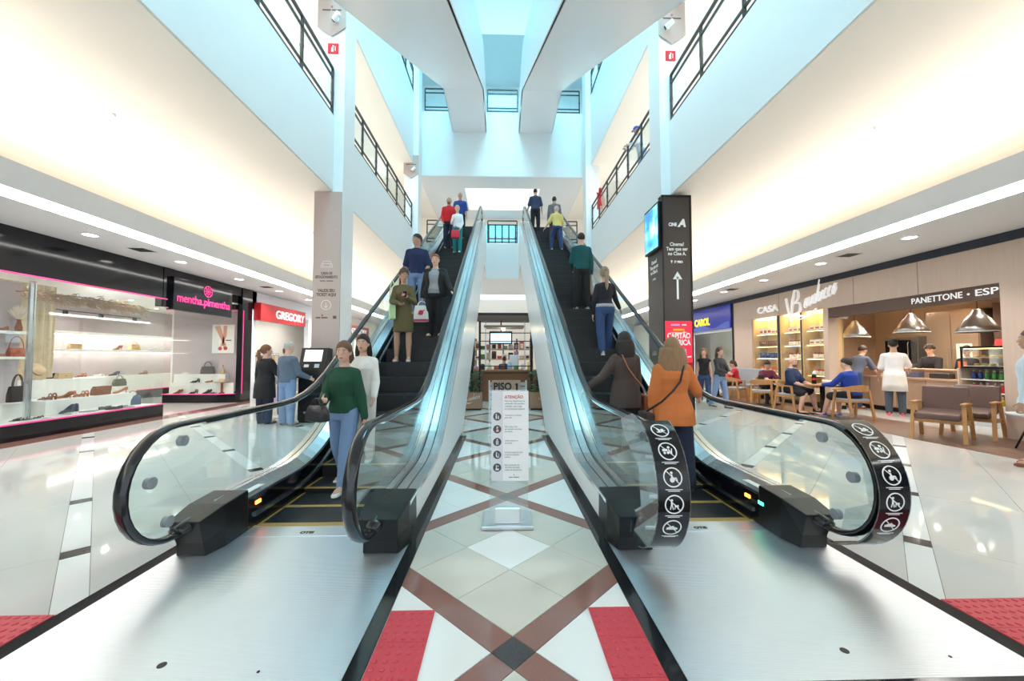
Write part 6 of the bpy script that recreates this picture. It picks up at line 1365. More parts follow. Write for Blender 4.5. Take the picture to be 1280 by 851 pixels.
def person(label, loc, rot, h=1.70, fem=False, g=1.0, top=None, sleeve=1.0, hem=-0.05, bottom=None, blen=1.0, skirt=None, open_top=None,
           shoes_m=None, hair='short', hc='brown', skin='light', legs=((0, 0, 2), (0, 0, 2)), arms=((6, 10, 12, 6), (6, 10, 12, 6)), lean=0, head=(0, 0), vox=0.014, curl=(25, 25), belt=None, apron=None, cap=None, beard=None, seat_z=None, loose=1.0, glasses=False, foot_yaw=(4, 4), hv=1.0, hl=None):
    """local frame: +Y is where the person faces; legs = (hip flex, knee bend, spread); arms = (upper flex, upper abduction, forearm flex, forearm abduction); side 0 = the person's left (-x), 1 = right (+x)"""
    root = thing('person', label, 'person', loc, rot, None, local=True)
    sk = SKIN[skin]
    up = Vector((0, math.sin(R(lean)), math.cos(R(lean)))); fw = Vector((0, math.cos(R(lean)), -math.sin(R(lean))))
    X = Vector((1, 0, 0))
    hw = 0.052*h if not fem else 0.054*h
    th, shn, an = 0.245*h, 0.24*h, 0.042*h
    J = []
    for i, sd in enumerate((-1, 1)):
        fl, kn, sp = legs[i]
        hip = Vector((sd*hw, 0, 0)); kne = hip + dv(fl, sp, sd)*th; ank = kne + dv(fl - kn, sp*0.4, sd)*shn
        J.append([hip, kne, ank])
    zmin = min(J[0][2].z, J[1][2].z) - an
    off = Vector((0, 0, -zmin))
    
    J = [[p + off for p in q] for q in J]
    hipc = off.copy()
    def T(t, x=0, y=0): return hipc + up*(t*h) + X*(x*h) + fw*(y*h)
    if fem: RG = [(-0.055, .082, .062, 0), (-0.01, .100, .072, -.006), (.04, .092, .066, 0), (.105, .072, .055, .004), (.16, .078, .062, .008), (.205, .086, .072, .012), (.245, .088, .062, .004), (.268, .078, .052, -.002), (.288, .058, .042, -.006), (.304, .040, .036, -.006), (.320, .031, .033, -.004), (.36, .030, .033, .004)]
    else: RG = [(-0.055, .080, .060, 0), (-0.01, .093, .068, -.004), (.04, .089, .064, 0), (.105, .083, .060, .002), (.16, .090, .066, .004), (.21, .099, .070, .006), (.248, .103, .064, 0), (.272, .092, .054, -.003), (.292, .068, .046, -.006), (.308, .046, .041, -.006), (.322, .037, .038, -.004), (.36, .035, .037, .004)]
    def rings(lo, hi, inf, flare=0.0, extra=()):
        out = []
        for (t, rx, ry, y) in RG:
            if lo - 1e-6 <= t <= hi + 1e-6:
                k = g if t < 0.26 else 1 + (g - 1)*0.3
                out.append((t, rx*k + inf/h, ry*(k if t > 0.2 else k*1.02) + inf/h, y + ((g - 1)*0.05 if 0 < t < .2 else 0)))
        return out
    def loft(mb, rr, n=20):
        mb.loft([[T(t, rx*math.cos(2*PI*j/n), y + ry*math.sin(2*PI*j/n)) for j in range(n)] for (t, rx, ry, y) in rr])
    shw = .092*h if not fem else .079*h; shw *= 1 + (g - 1)*0.35
    A = []
    for i, sd in enumerate((-1, 1)):
        a = arms[i]; s0 = T(.258) + X*(sd*shw)
        def rotl(v): return Vector((v.x, v.y*math.cos(R(lean*0.5)) + v.z*0, v.z))
        e = s0 + dv(a[0], a[1], sd)*(.168*h); wq = e + dv(a[2], a[3], sd)*(.142*h)
        A.append([s0, e, wq, dv(a[2], a[3], sd)])
    hy, hp = R(head[0]), R(head[1] - lean*0.4)
    Hc = T(.342) + Vector((0, 0.012*h, 0.060*h)) + fw*0.0
    HM = Matrix.Translation(Hc) @ Matrix.Rotation(hy, 4, 'Z') @ Matrix.Rotation(hp, 4, 'X')
    k = h/1.72*1.06; ar = (0.92 if fem else 1.0)*(1 + (g - 1)*0.6)
    # ---- body (skin) as one continuous surface
    b = MB(); loft(b, rings(-1, 1, -0.004))
    for i, sd in enumerate((-1, 1)):
        hip, kne, ank = J[i]; gg = 1 + (g - 1)*0.7
        b.caps(hip, kne, .050*h*gg, .033*h*gg, 12)
        cal = kne + (ank - kne)*0.3 - Vector((0, 0.008*h, 0)); b.caps(kne, cal, .032*h*gg, .034*h*gg, 12); b.caps(cal, ank, .034*h*gg, .021*h, 12)
        fy = Matrix.Rotation(R(-sd*foot_yaw[i]), 3, 'Z')
        b.ell(ank + fy @ Vector((0, .035*h, -.018*h)), (.024*h, .070*h, .022*h), 12, 8, fy)
        s0, e, wq, d = A[i]
        b.caps(s0 - X*(sd*.02*h), s0, .036*h*ar, .033*h*ar, 10); b.caps(s0, e, .032*h*ar, .024*h*ar, 10); b.caps(e, wq, .024*h*ar, .0155*h, 10)
        # hand
        ref = Vector((0, 1, 0)) if abs(d.y) < 0.75 else Vector((0, 0, 1))
        wv = (ref - d*ref.dot(d)).normalized(); nv = wv.cross(d)
        if nv.dot(X)*sd > 0: nv = -nv
        hs = h*(0.94 if fem else 1.0); pc = wq + d*(.03*hs)
        PM = Matrix((wv, nv, d)).transposed()
        b.ell(pc, (.0235*hs, .0105*hs, .033*hs), 10, 8, PM); b.caps(wq, pc, .0145*hs, .013*hs, 8)
        cu = R(curl[i])
        for q, (ow, ln) in enumerate(((.017, .040), (.006, .046), (-.006, .043), (-.017, .034))):
            p0 = pc + d*(.026*hs) + wv*(ow*hs); d1 = (d*math.cos(cu*.5) + nv*math.sin(cu*.5)); d2 = (d*math.cos(cu*1.3) + nv*math.sin(cu*1.3)); d3 = (d*math.cos(cu*2.0) + nv*math.sin(cu*2.0))
            p1 = p0 + d1*(ln*.45*hs); p2_ = p1 + d2*(ln*.32*hs); p3 = p2_ + d3*(ln*.25*hs)
            b.caps(p0, p1, .0053*hs, .005*hs, 6); b.caps(p1, p2_, .005*hs, .0046*hs, 6); b.caps(p2_, p3, .0046*hs, .004*hs, 6)
        p0 = pc - d*(.012*hs) + wv*(.018*hs); p1 = p0 + (wv*.7 + d*.7 + nv*.25).normalized()*(.024*hs); p2_ = p1 + (wv*.25 + d + nv*.35).normalized()*(.020*hs)
        b.caps(p0, p1, .0072*hs, .006*hs, 6); b.caps(p1, p2_, .006*hs, .005*hs, 6)
    # head
    def hp_(x, y, z): return HM @ Vector((x*k, y*k, z*k))
    R3 = HM.to_3x3()
    b.ell(hp_(0, -0.004, 0.022), (.074*k, .094*k, .092*k), 16, 12, R3); b.ell(hp_(0, .018, -.042), (.058*k, .066*k, .068*k), 14, 10, R3); b.ell(hp_(0, .062, -.088), (.026*k, .022*k, .020*k), 10, 8, R3)
    b.caps(hp_(0, .086, .018), hp_(0, .104, -.020), .008*k, .014*k, 8)
    b.ell(hp_(0, .082, -.058), (.024*k, .012*k, .012*k), 10, 6, R3)
    for sd in (-1, 1): b.ell(hp_(sd*.075, -.004, -.006), (.010*k, .018*k, .030*k), 8, 6, R3); b.ell(hp_(sd*.034, .066, .036), (.026*k, .014*k, .010*k), 8, 6, R3)
    b.caps(T(.345), hp_(0, -.012, -.05), .034*h if not fem else .030*h, .050*k, 10)
    remesh(b.build('body', sk, root), vox, 2)
    # ---- face details
    for sd in (-1, 1):
        e_ = MB().ell(hp_(sd*.031, .0765, .014), (.0135*k, .009*k, .0085*k), 10, 8, R3).build('eye', EYEW, root, True)
        MB().ell(hp_(sd*.031, .0835, .014), (.006*k, .0035*k, .0065*k), 8, 6, R3).build('iris', EYED, e_, True)
        if hair != 'none' or True: MB().caps(hp_(sd*.018, .088, .034), hp_(sd*.048, .077, .036), .0045*k, .003*k, 6).build('eyebrow', HAIR[hc] if hc in HAIR else HAIR['brown'], root, True)
    MB().ell(hp_(0, .0915, -.054), (.023*k, .006*k, .0075*k), 10, 6, R3).build('lips', LIP, root, True)
    if glasses:
        mb = MB()
        for sd in (-1, 1): mb.tube([hp_(sd*.033 + .024*math.cos(q), .097, .014 + .018*math.sin(q)) for q in [2*PI*j/14 for j in range(14)]], .0025*k, 5, True); mb.tube([hp_(sd*.057, .095, .018), hp_(sd*.078, .0, .015)], .0025*k, 5)
        mb.tube([hp_(-.010, .098, .018), hp_(.010, .098, .018)], .0025*k, 5); mb.build('eyeglasses', BLK, root)
    # ---- hair
    hm = HAIR.get(hc, HAIR['brown'])
    def haircap(rx, ry, rz, cy, cz, a, bb, n=28, m=16, wob=0.0):
        """ellipsoid cap clamped to the plane z > a + bb*y"""
        rr = []
        for i in range(m + 1):
            t_ = PI*i/m; q = max(math.sin(t_), .02); ring = []
            for j in range(n):
                f = 2*PI*j/n; w_ = 1 + wob*math.sin(f*9 + i*0.7)
                x, y, z = rx*q*math.cos(f)*w_, cy + ry*q*math.sin(f)*w_, cz - rz*math.cos(t_)
                lim = a + bb*y
                f2 = max(0.0, min(1.0, (z - lim)/.055)); kf = .92 + .08*math.sqrt(f2); x *= kf; y = (y - cy)*kf + cy
                if z < lim: z = lim
                jt = lambda: random.uniform(-.0028, .0028)
                ring.append(hp_(x + jt(), y + jt(), z + jt()))
            rr.append(ring)
        return MB().loft(rr)
    if hair == 'short': haircap(.083, .104, .108, -.012, .028, .010, .75, wob=.012).build('hair', hm, root, True)
    elif hair == 'crop': haircap(.078, .098, .100, -.008, .026, .022, .65).build('hair', hm, root, True)
    elif hair == 'balding': haircap(.080, .100, .070, -.014, .012, -.012, .9).build('hair', hm, root, True)
    elif hair in ('long', 'bob', 'pony', 'mid'):
        ho = haircap(.085, .108, .110, -.014, .028, -.03, 1.05, wob=.014).build('hair', hm, root, True)
        ln = hl or {'long': .36, 'mid': .24, 'bob': .14, 'pony': .02}[hair]
        if hair != 'pony':
            n = 30; rr = []
            for i in range(9):
                f = i/8; z = .02 - f*ln; ww = hv*(.088 + .028*math.sin(PI*min(1, f*1.1))*(1.0 if hair != 'bob' else .5))*(1 - .35*f*f)
                dd = .062*hv*(1 - .35*f); cy = -.052 - .022*math.sin(PI*f*.9)
                rr.append([hp_(ww*math.cos(2*PI*j/n)*(1 + .05*math.sin(j*2.9 + i*.4)), cy + dd*math.sin(2*PI*j/n)*(1 + .06*math.sin(j*3.7 + i*.5)) + (.035*abs(math.cos(2*PI*j/n))**3 if f < .6 else 0), z + .012*math.sin(j*4.1)*f) for j in range(n)])
            MB().loft(rr).build('hair_fall', hm, ho, True)
        else:
            MB().tube([hp_(0, -.105, .03), hp_(0, -.145, -.0), hp_(.005, -.145, -.10), hp_(.01, -.13, -.24), hp_(.01, -.12, -.32)], [.022*k, .030*k, .036*k, .030*k, .006*k], 10).build('ponytail', hm, ho, True)
            MB().tube([hp_(.018*math.cos(q)*1.2, -.118, .022 + .026*math.sin(q)) for q in [2*PI*j/10 for j in range(10)]], .007*k, 5, True).build('hair_tie', BLK, ho)
    elif hair == 'curly':
        ho = haircap(.086, .106, .108, -.012, .03, .0, .75).build('hair', hm, root, True); mb = MB()
        for j in range(90):
            a1, a2 = random.uniform(0, 2*PI), random.uniform(0.15, 1.55); p = (.088*math.cos(a1)*math.sin(a2), -.012 + .105*math.sin(a1)*math.sin(a2), .035 + .108*math.cos(a2))
            if p[2] > .005 + .75*p[1]: mb.ell(hp_(*p), (.020*k,)*3, 6, 4)
        mb.build('curls', hm, ho, True, kind='stuff')
    if beard: MB().ell(hp_(0, .046, -.078), (.053*k, .046*k, .036*k), 14, 10, R3).build('beard', HAIR[beard], root, True)
    if cap:
        co = haircap(.088, .108, .104, -.008, .036, .040, .10).build('cap', cap, root, True)
        MB().loft([[hp_(x*.075, .085 + .0*abs(x), .052 - .02*x*x), hp_(x*.070, .17 - .05*x*x, .036 - .02*x*x), hp_(x*.070, .168 - .05*x*x, .030 - .02*x*x), hp_(x*.075, .082, .044 - .02*x*x)] for x in (-1, -.6, -.2, .2, .6, 1)]).build('visor', cap, co)
    # ---- clothes
    infl = 0.013*loose
    if bottom:
        mb = MB(); loft(mb, [r_ for r_ in rings(-.055, .05, 0.008)])
        for i in range(2):
            hip, kne, ank = J[i]; gg = 1 + (g - 1)*0.7
            if blen >= .99:
                lz = max(1.0, loose); mb.caps(hip, kne, .050*h*gg + .012*lz, .037*h*gg + .016*lz, 12); mb.caps(kne, kne + (ank - kne)*.35, .037*h*gg + .016*lz, .035*h*gg + .014*lz, 12); mb.caps(kne, ank + (kne - ank)*.03, .036*h*gg + .014*lz, .028*h + .016*lz, 12)
            else:
                end = hip + (kne - hip)*min(1, blen*2); mb.caps(hip, end, .052*h*gg + .014, .042*h*gg + .018, 12)
        remesh(mb.build('trousers' if blen >= .99 else 'shorts', bottom, root), vox*.95, 3)
    if top:
        mb = MB(); rr = rings(max(hem, -.055), .309, infl*.9)
        if hem < -.055 or skirt:
            lo = skirt if skirt else hem; base = rings(-.01, -.01, infl)[0]
            rr = [r_ for r_ in rr if r_[0] > -.02]; ext = []
            for f in (1.0, .66, .33): ext.append((-.01 + (lo + .01)*f, base[1]*(1 + (.06 if not skirt else .02)*f), base[2]*(1.05 + .10*f), base[3]))
            rr = ext + rr
        loft(mb, rr)
        for i, sd in enumerate((-1, 1)):
            s0, e, wq, d = A[i]
            mb.caps(s0 - X*(sd*.022*h), s0, .038*h*ar + infl, .034*h*ar + infl, 12)
            if sleeve > 0:
                q = min(1, sleeve*2); mb.caps(s0, s0 + (e - s0)*q, .033*h*ar + infl, (.026*h*ar + infl*1.1) if q > .9 else .034*h*ar + infl, 12)
                if sleeve > .5: mb.caps(e, e + (wq - e)*((sleeve - .5)*2*.96), .026*h*ar + infl*1.1, .0175*h + infl*.9, 12)
        remesh(mb.build({True: 'dress', False: 'top'}[bool(skirt)], top, root), vox*.95, 3)
    if open_top:      # dark cardigan worn open over the top: two front panels and a back
        for sd in (-1, 1):
            n = 10; rr = rings(-.055, .30, infl + .016); mb = MB(); L0 = []
            for (t, rx, ry, y) in rr:
                L0.append([T(t, sd*rx*math.cos(a), y + ry*math.sin(a)) for a in [R(62) - R(152)*j/n for j in range(n + 1)]] + [T(t, sd*(rx - .008)*math.cos(a), y + (ry - .008)*math.sin(a)) for a in [R(-90) + R(152)*j/n for j in range(n + 1)]])
            mb.loft(L0).build('cardigan_panel', open_top, root, True)
        mb = MB()
        for i, sd in enumerate((-1, 1)):
            s0, e, wq, d = A[i]; ms_ = MB().caps(s0 - X*(sd*.015*h), s0, .036*h*ar + infl + .012, .034*h*ar + infl + .012, 12).caps(s0, e, .034*h*ar + infl + .010, .027*h*ar + infl + .010, 12).caps(e, e + (wq - e)*.92, .027*h*ar + infl + .010, .019*h + infl + .008, 12)
            remesh(ms_.build('cardigan_sleeve', open_top, root), vox, 2)
    if apron:
        base = rings(-.01, -.01, infl + .012)[0]; n = 24
        MB().loft([[T(t, base[1]*(1.02 + q)*math.cos(2*PI*j/n), base[3] + base[2]*(1.08 + q)*math.sin(2*PI*j/n)) for j in range(n)] for t, q in ((.06, -.06), (.0, .04), (-.10, .12), (-.20, .16))]).build('apron', apron, root, True)
    if belt: 
        base = rings(.04, .04, infl + .006)[0]; n = 24
        MB().loft([[T(t, base[1]*math.cos(2*PI*j/n), base[3] + base[2]*math.sin(2*PI*j/n)) for j in range(n)] for t in (.025, .06)]).build('waistband', belt, root, True)
    for i, sd in enumerate((-1, 1)):
        ank = J[i][2]; fy = Matrix.Rotation(R(-sd*foot_yaw[i]), 4, 'Z'); Ms = Matrix.Translation((ank.x, ank.y, ank.z - an)) @ fy; s_ = h/1.72
        so = MB().loft([[(x0*s_, y*s_, .004), (x1*s_, y*s_, .004), (x1*s_, y*s_, .024*s_), (x0*s_, y*s_, .024*s_)] for y, x0, x1 in ((-.062, -.026, .026), (-.03, -.036, .036), (.06, -.036, .036), (.13, -.042, .040), (.175, -.034, .030), (.198, -.014, .010))]).move(Ms).build('shoe_sole', shoes_m[1] if isinstance(shoes_m, tuple) else (shoes_m or BLK), root)
        rr = []
        for y, hw_, ht in ((-.060, .024, .085), (-.035, .034, .100), (.02, .036, .098), (.07, .038, .078), (.125, .042, .055), (.17, .034, .042), (.195, .012, .030)):
            rr.append([Ms @ Vector((hw_*math.cos(a)*s_, y*s_, (.02 + max(0, math.sin(a))*(ht - .02))*s_)) for a in [2*PI*j/12 for j in range(12)]])
        MB().loft(rr).build('shoe_upper', shoes_m[0] if isinstance(shoes_m, tuple) else (shoes_m or BLK), root, True)
    WM = Matrix.Translation(loc) @ Matrix.Rotation(R(rot), 4, 'Z')
    return {'root': root, 'hands': [WM @ (A[i][2] + A[i][3]*(.055*h)) for i in (0, 1)], 'shoulders': [WM @ A[i][0] for i in (0, 1)], 'hip': WM @ hipc, 'head': WM @ Hc}
def step_at(y):
    k = int((y - 3.37) / 0.4); yc = 3.37 + 0.4*k; return (yc + 0.2, zs1(yc + 0.2) + 0.004)
def stepz(y): return step_at(y)[1]
NR = 0.0095; MD = 0.012; FR = 0.016
# ---- left escalator, coming down (rot 180 faces the camera)
p_green = person('woman in dark green sweater and light jeans stepping off the left escalator', (-1.76, 4.32, 0.006), 168, 1.57, True, 1.04, cloth('green_knit', (26, 74, 54)), 1.0, -.02, DENIM, shoes_m=(WHT, WHT), hair='bob', hc='bronze', legs=((14, 4, 2), (-8, 14, 2)), arms=((-6, 14, 2, 12), (22, 8, 88, -32)), head=(16, -4), vox=NR, curl=(30, 60))
p_white = person('dark haired woman in white just behind the woman in green', (-1.72, 4.78, stepz(4.78)), 182, 1.49, True, 1.0, WHITEC, 1.0, -.03, WHITEC, shoes_m=(WHT, WHT), hair='long', hc='black', legs=((6, 10, 2), (-3, 4, 2)), arms=((8, 10, 40, 5), (0, 10, 10, 8)), vox=NR)
y_, z_ = step_at(6.62); p_dress = person('woman in olive patterned dress looking at her phone on the left escalator', (-1.74, y_, z_), 186, 1.60, True, .96, cloth('olive_print', (96, 88, 58), (30, 0.5)), 1.0, -.05, None, skirt=-.21, shoes_m=(col(214, 206, 200), col(200, 190, 180)), hair='pony', hc='brown', skin='tan', legs=((2, 2, 1), (-2, 3, 3)), arms=((22, 14, 105, -22), (28, 10, 70, -38)), head=(22, -16), vox=MD, curl=(70, 40))
y_, z_ = step_at(8.2); p_navy = person('man in navy t-shirt and light jeans holding the left handrail', (-1.86, y_, z_), 186, 1.78, False, 1.06, cloth('navy_tee', (30, 44, 84)), .45, -.02, DENIM, shoes_m=(BLK, WHT), hair='short', hc='black', skin='tan', legs=((4, 4, 3), (0, 2, 3)), arms=((8, 14, 34, -6), (0, 12, 12, 6)), head=(-50, -6), vox=MD)
y_, z_ = step_at(7.45); p_cardi = person('woman in grey top and open black cardigan holding a white shopping bag', (-1.33, y_, z_), 178, 1.60, True, 1.38, cloth('grey_top', (152, 154, 160)), 1.0, -.03, BLACKC, open_top=BLACKC, shoes_m=(col(190, 150, 130), BLK), hair='short', hc='auburn', legs=((6, 8, 2), (0, 2, 2)), arms=((14, 22, 40, 26), (-4, 14, 8, 8)), head=(0, -2), vox=MD, curl=(50, 75))
y_, z_ = step_at(13.3); p_red = person('older man in red shirt near the top of the left escalator', (-1.83, y_, z_), 180, 1.80, False, 1.05, cloth('red_shirt', (206, 32, 44)), 1.0, -.03, DENIM_N, shoes_m=BLK, hair='balding', hc='brown', skin='tan', arms=((0, 10, 10, 4), (4, 10, 40, -10)), vox=FR, beard='bronze')
y_, z_ = step_at(12.8); p_teal = person('woman in white jacket and teal leggings near the top of the left escalator', (-1.50, y_, z_), 172, 1.60, True, 1.0, cloth('white_jacket', (228, 230, 236)), 1.0, -.04, cloth('teal_leggings', (28, 128, 132)), shoes_m=(WHT, WHT), hair='short', hc='grey', legs=((4, 4, 1), (-3, 4, 1)), arms=((6, 10, 30, -10), (14, 10, 96, -30)), head=(20, 0), vox=FR, loose=.7)
y_, z_ = step_at(14.4); p_bt = person('man in blue t-shirt at the very top of the left escalator', (-1.58, y_, z_), 180, 1.78, False, 1.08, cloth('royal_tee', (38, 66, 140)), .45, -.02, BLACKC, shoes_m=BLK, hair='crop', hc='grey', skin='tan', vox=FR)
# ---- right escalator, going up (rot 0 faces away)
p_orange = person('woman with long wavy hair in orange sweater boarding the right escalator', (1.80, 4.22, 0.006), -6, 1.60, True, 1.24, cloth('orange_knit', (206, 118, 62)), .78, -.10, DENIM_N, shoes_m=BLK, hair='long', hc='honey', hv=1.4, hl=.44, legs=((8, 2, 3), (-6, 8, 3)), arms=((0, 14, 6, 6), (16, 30, 62, 26)), vox=NR, loose=1.5, curl=(45, 60))
p_brown = person('woman with dark hair in brown sweater reaching for the inner handrail', (1.46, 4.78, stepz(4.78)), 6, 1.53, True, 1.10, cloth('brown_knit', (78, 66, 62)), 1.0, -.12, BLACKC, shoes_m=BLK, hair='mid', hc='black', hv=1.2, hl=.30, legs=((10, 10, 2), (-4, 8, 2)), arms=((10, 34, 34, 46), (4, 8, 20, 0)), vox=NR, loose=1.4, curl=(30, 30))
y_, z_ = step_at(7.3); p_blk = person('woman with blond ponytail in black top and blue jeans on the right escalator', (1.86, y_, z_ - .12), 0, 1.66, True, 1.04, cloth('black_top', (34, 34, 46)), 1.0, .03, DENIM_D, belt=cloth('silver_waist', (178, 178, 186)), shoes_m=(col(206, 200, 196), WHT), hair='pony', hc='blond', legs=((-6, 14, 1), (22, 24, 1)), arms=((0, 14, 14, 2), (28, 22, 48, 30)), vox=MD, loose=.7)
y_, z_ = step_at(8.95); p_tl = person('man in dark teal jacket and black trousers on the right escalator', (1.76, y_, z_), 4, 1.74, False, 1.02, cloth('teal_jacket', (16, 80, 84)), 1.0, -.03, BLACKC, shoes_m=(col(160, 160, 164), WHT), hair='short', hc='black', legs=((2, 2, 3), (-2, 2, 3)), arms=((10, 10, 60, -18), (0, 12, 12, 4)), head=(0, -12), vox=MD, loose=1.5)
y_, z_ = step_at(15.4); p_nr = person('man in navy vest with red sleeves near the top of the right escalator', (1.32, y_, z_), 0, 1.80, False, 1.08, cloth('navy_red', (48, 58, 88)), .45, -.03, BLACKC, shoes_m=(BLK, RED), hair='crop', hc='black', skin='tan', arms=((6, 16, 36, 16), (2, 14, 10, 6)), vox=FR)
y_, z_ = step_at(14.5); p_gr = person('man in grey sweater leaning near the top of the right escalator', (1.92, y_, z_), -10, 1.72, False, 1.1, cloth('grey_knit', (112, 110, 116)), 1.0, -.03, cloth('maroon_trouser', (84, 34, 44)), shoes_m=BLK, hair='short', hc='black', skin='tan', lean=10, vox=FR)
y_, z_ = step_at(13.35); p_yl = person('grey haired person in yellow shirt and jeans stepping up the right escalator', (1.86, y_, z_ - .0), 14, 1.58, False, 1.05, cloth('yellow_shirt', (226, 208, 130)), .45, -.05, DENIM_D, shoes_m=(WHT, WHT), hair='short', hc='grey', legs=((36, 40, 6), (-4, 6, 3)), arms=((20, 24, 50, 20), (10, 20, 40, 10)), lean=8, vox=FR, loose=1.4)
# ---- by the ticket machine
p_coat = person('woman with auburn ponytail in long black coat by the ticket machine', (-5.02, 8.42, 0.003), -20, 1.64, True, 1.2, cloth('black_coat', (28, 28, 33)), .9, -.20, DENIM_N, shoes_m=BLK, hair='pony', hc='auburn', arms=((-2, 10, 4, 4), (24, 20, 110, -30)), head=(-30, 0), vox=MD, loose=1.8, curl=(75, 60))
p_jean = person('grey haired man in slate blue sweater and light jeans using the ticket machine', (-4.42, 8.16, 0.003), -22, 1.70, False, 1.10, cloth('slate_knit', (88, 104, 124)), 1.0, -.03, DENIM, shoes_m=(col(60, 66, 72), col(170, 170, 175)), hair='crop', hc='grey', arms=((2, 10, 8, 4), (14, 12, 66, 8)), head=(-5, -12), vox=MD, loose=1.5)
p_behind = person('person in grey with lilac bag mostly hidden behind the couple', (-5.2, 9.55, 0.003), 40, 1.62, True, 1.0, cloth('light_grey_top', (196, 192, 200)), 1.0, -.05, BLACKC, shoes_m=(col(190, 190, 190), WHT), hair='short', hc='brown', vox=FR)
p_beh2 = person('dark haired person beyond the grey haired man', (-4.95, 10.4, 0.003), 120, 1.66, False, 1.0, BLACKC, 1.0, -.05, BLACKC, shoes_m=(col(120, 220, 60), WHT), hair='short', hc='black', skin='brown', vox=FR)
# ---- right walkway
p_w1 = person('woman in sleeveless black top and jeans walking past the totem', (6.02, 11.6, 0.003), 150, 1.66, True, 1.0, BLACKC, .0, -.03, DENIM_D, shoes_m=(col(150, 150, 150), WHT), hair='long', hc='bronze', legs=((14, 6, 2), (-14, 12, 2)), vox=FR)
p_w2 = person('woman in dark grey top and jeans with folded arms walking behind', (5.98, 10.7, 0.003), 200, 1.66, True, 1.02, cloth('charcoal_top', (56, 58, 62)), 1.0, -.03, DENIM, shoes_m=(col(90, 110, 140), BLK), hair='long', hc='brown', legs=((10, 4, 2), (-10, 10, 2)), arms=((20, 14, 70, -34), (24, 14, 70, -30)), vox=FR)
# ---- cafe guests, seated
SIT = ((86, 84, 6), (80, 88, 8))
p_blue = person('man in royal blue shirt seated with his back to us at the nearest cafe table', (7.82, 8.60, 0.004), 14, 1.76, False, 1.12, cloth('royal_shirt', (26, 60, 150)), 1.0, -.03, BLACKC, .45, shoes_m=(col(70, 60, 150), col(150, 190, 220)), hair='short', hc='black', legs=((82, 66, 6), (84, 80, 10)), arms=((40, 14, 84, -10), (38, 12, 80, -6)), lean=10, head=(10, -8), vox=MD, seat_z=.545)
p_bald = person('bald bearded man in navy t-shirt seated at the nearest cafe table', (7.38, 9.92, 0.004), 208, 1.76, False, 1.10, cloth('navy_tee2', (28, 46, 84)), .45, -.03, BLACKC, .45, shoes_m=(BLK, BLK), hair='none', hc='brown', beard='bronze', legs=((84, 76, 6), (78, 92, 14)), arms=((28, 12, 76, -20), (26, 12, 72, -22)), lean=6, head=(-22, -6), vox=MD, seat_z=.545)
p_maroon = person('person in maroon t-shirt bent over a phone at the middle cafe table', (8.05, 11.84, 0.004), 165, 1.66, False, 1.02, cloth('maroon_tee', (98, 36, 62)), .45, -.03, BLACKC, .45, shoes_m=BLK, hair='short', hc='black', legs=((84, 86, 6), (84, 86, 6)), arms=((38, 14, 84, -26), (38, 14, 84, -26)), lean=16, head=(0, -30), vox=FR, seat_z=.53)
p_rw = person('woman in red sweater seated at the farthest cafe table', (8.22, 13.55, 0.004), 70, 1.62, True, 1.1, cloth('red_knit', (196, 36, 56)), 1.0, -.03, BLACKC, shoes_m=BLK, hair='bob', hc='brown', legs=((82, 78, 4), (84, 84, 4)), arms=((44, 10, 84, -8), (42, 10, 84, -8)), lean=12, head=(0, -14), vox=FR, seat_z=.55)
# ---- at the counter
p_apron = person('man in white t-shirt, dark cap and white apron at the cafe counter', (9.32, 9.12, 0.003), -42, 1.80, False, 1.0, cloth('white_tee', (238, 238, 240)), .45, -.02, cloth('grey_trouser', (76, 86, 98)), shoes_m=(col(236, 84, 96), col(250, 160, 160)), hair='crop', hc='black', skin='tan', arms=((10, 12, 40, 8), (32, 18, 66, 6)), apron=WHITEC, cap=BLK, vox=MD, loose=1.0)
p_lean = person('man in grey blue t-shirt bending over the counter', (9.62, 10.52, 0.003), -80, 1.78, False, 1.08, cloth('slate_tee', (92, 100, 122)), .45, -.03, DENIM_D, shoes_m=BRN, hair='short', hc='brown', lean=30, arms=((30, 10, 46, 4), (28, 10, 44, 4)), head=(-10, -16), glasses=True, vox=FR)
p_st1 = person('barista in black uniform with curly hair behind the cafe counter', (10.86, 9.62, 0.003), 100, 1.70, False, 1.0, BLACKC, .45, -.03, BLACKC, shoes_m=BLK, hair='curly', hc='brown', arms=((24, 10, 84, -16), (30, 12, 88, -10)), lean=8, head=(18, -14), vox=FR)
p_st2 = person('second barista in cap half hidden behind the first', (11.3, 9.25, 0.003), 110, 1.66, True, 1.0, BLACKC, 1.0, -.03, BLACKC, shoes_m=BLK, hair='short', hc='black', cap=BLK, vox=FR)
p_blur = person('person in pale blue shirt cut off at the right edge', (6.75, 4.82, 0.003), 30, 1.74, False, 1.1, cloth('pale_blue_shirt', (206, 224, 236)), 1.0, -.08, cloth('grey_blue_trouser', (170, 186, 198)), shoes_m=BRN, hair='short', hc='brown', skin='tan', vox=MD, loose=1.4)
# ---- gallery and kiosk
p_cap = person('man in blue cap leaning on the right gallery railing', (4.42, 12.1, 7.003), 96, 1.74, False, 1.05, cloth('pale_shirt', (206, 214, 226)), 1.0, -.04, DENIM, shoes_m=BLK, hair='crop', hc='grey', skin='tan', cap=col(36, 72, 170), lean=14, arms=((34, 10, 74, -20), (34, 10, 74, -20)), head=(0, -16), vox=FR)
p_kiosk = person('seller in blue shirt seen from behind inside the sweets kiosk', (0.05, 11.62, 0.003), 0, 1.30, False, 1.05, cloth('seller_blue', (36, 62, 140)), .45, -.04, BLACKC, shoes_m=BLK, hair='short', hc='brown', vox=FR)

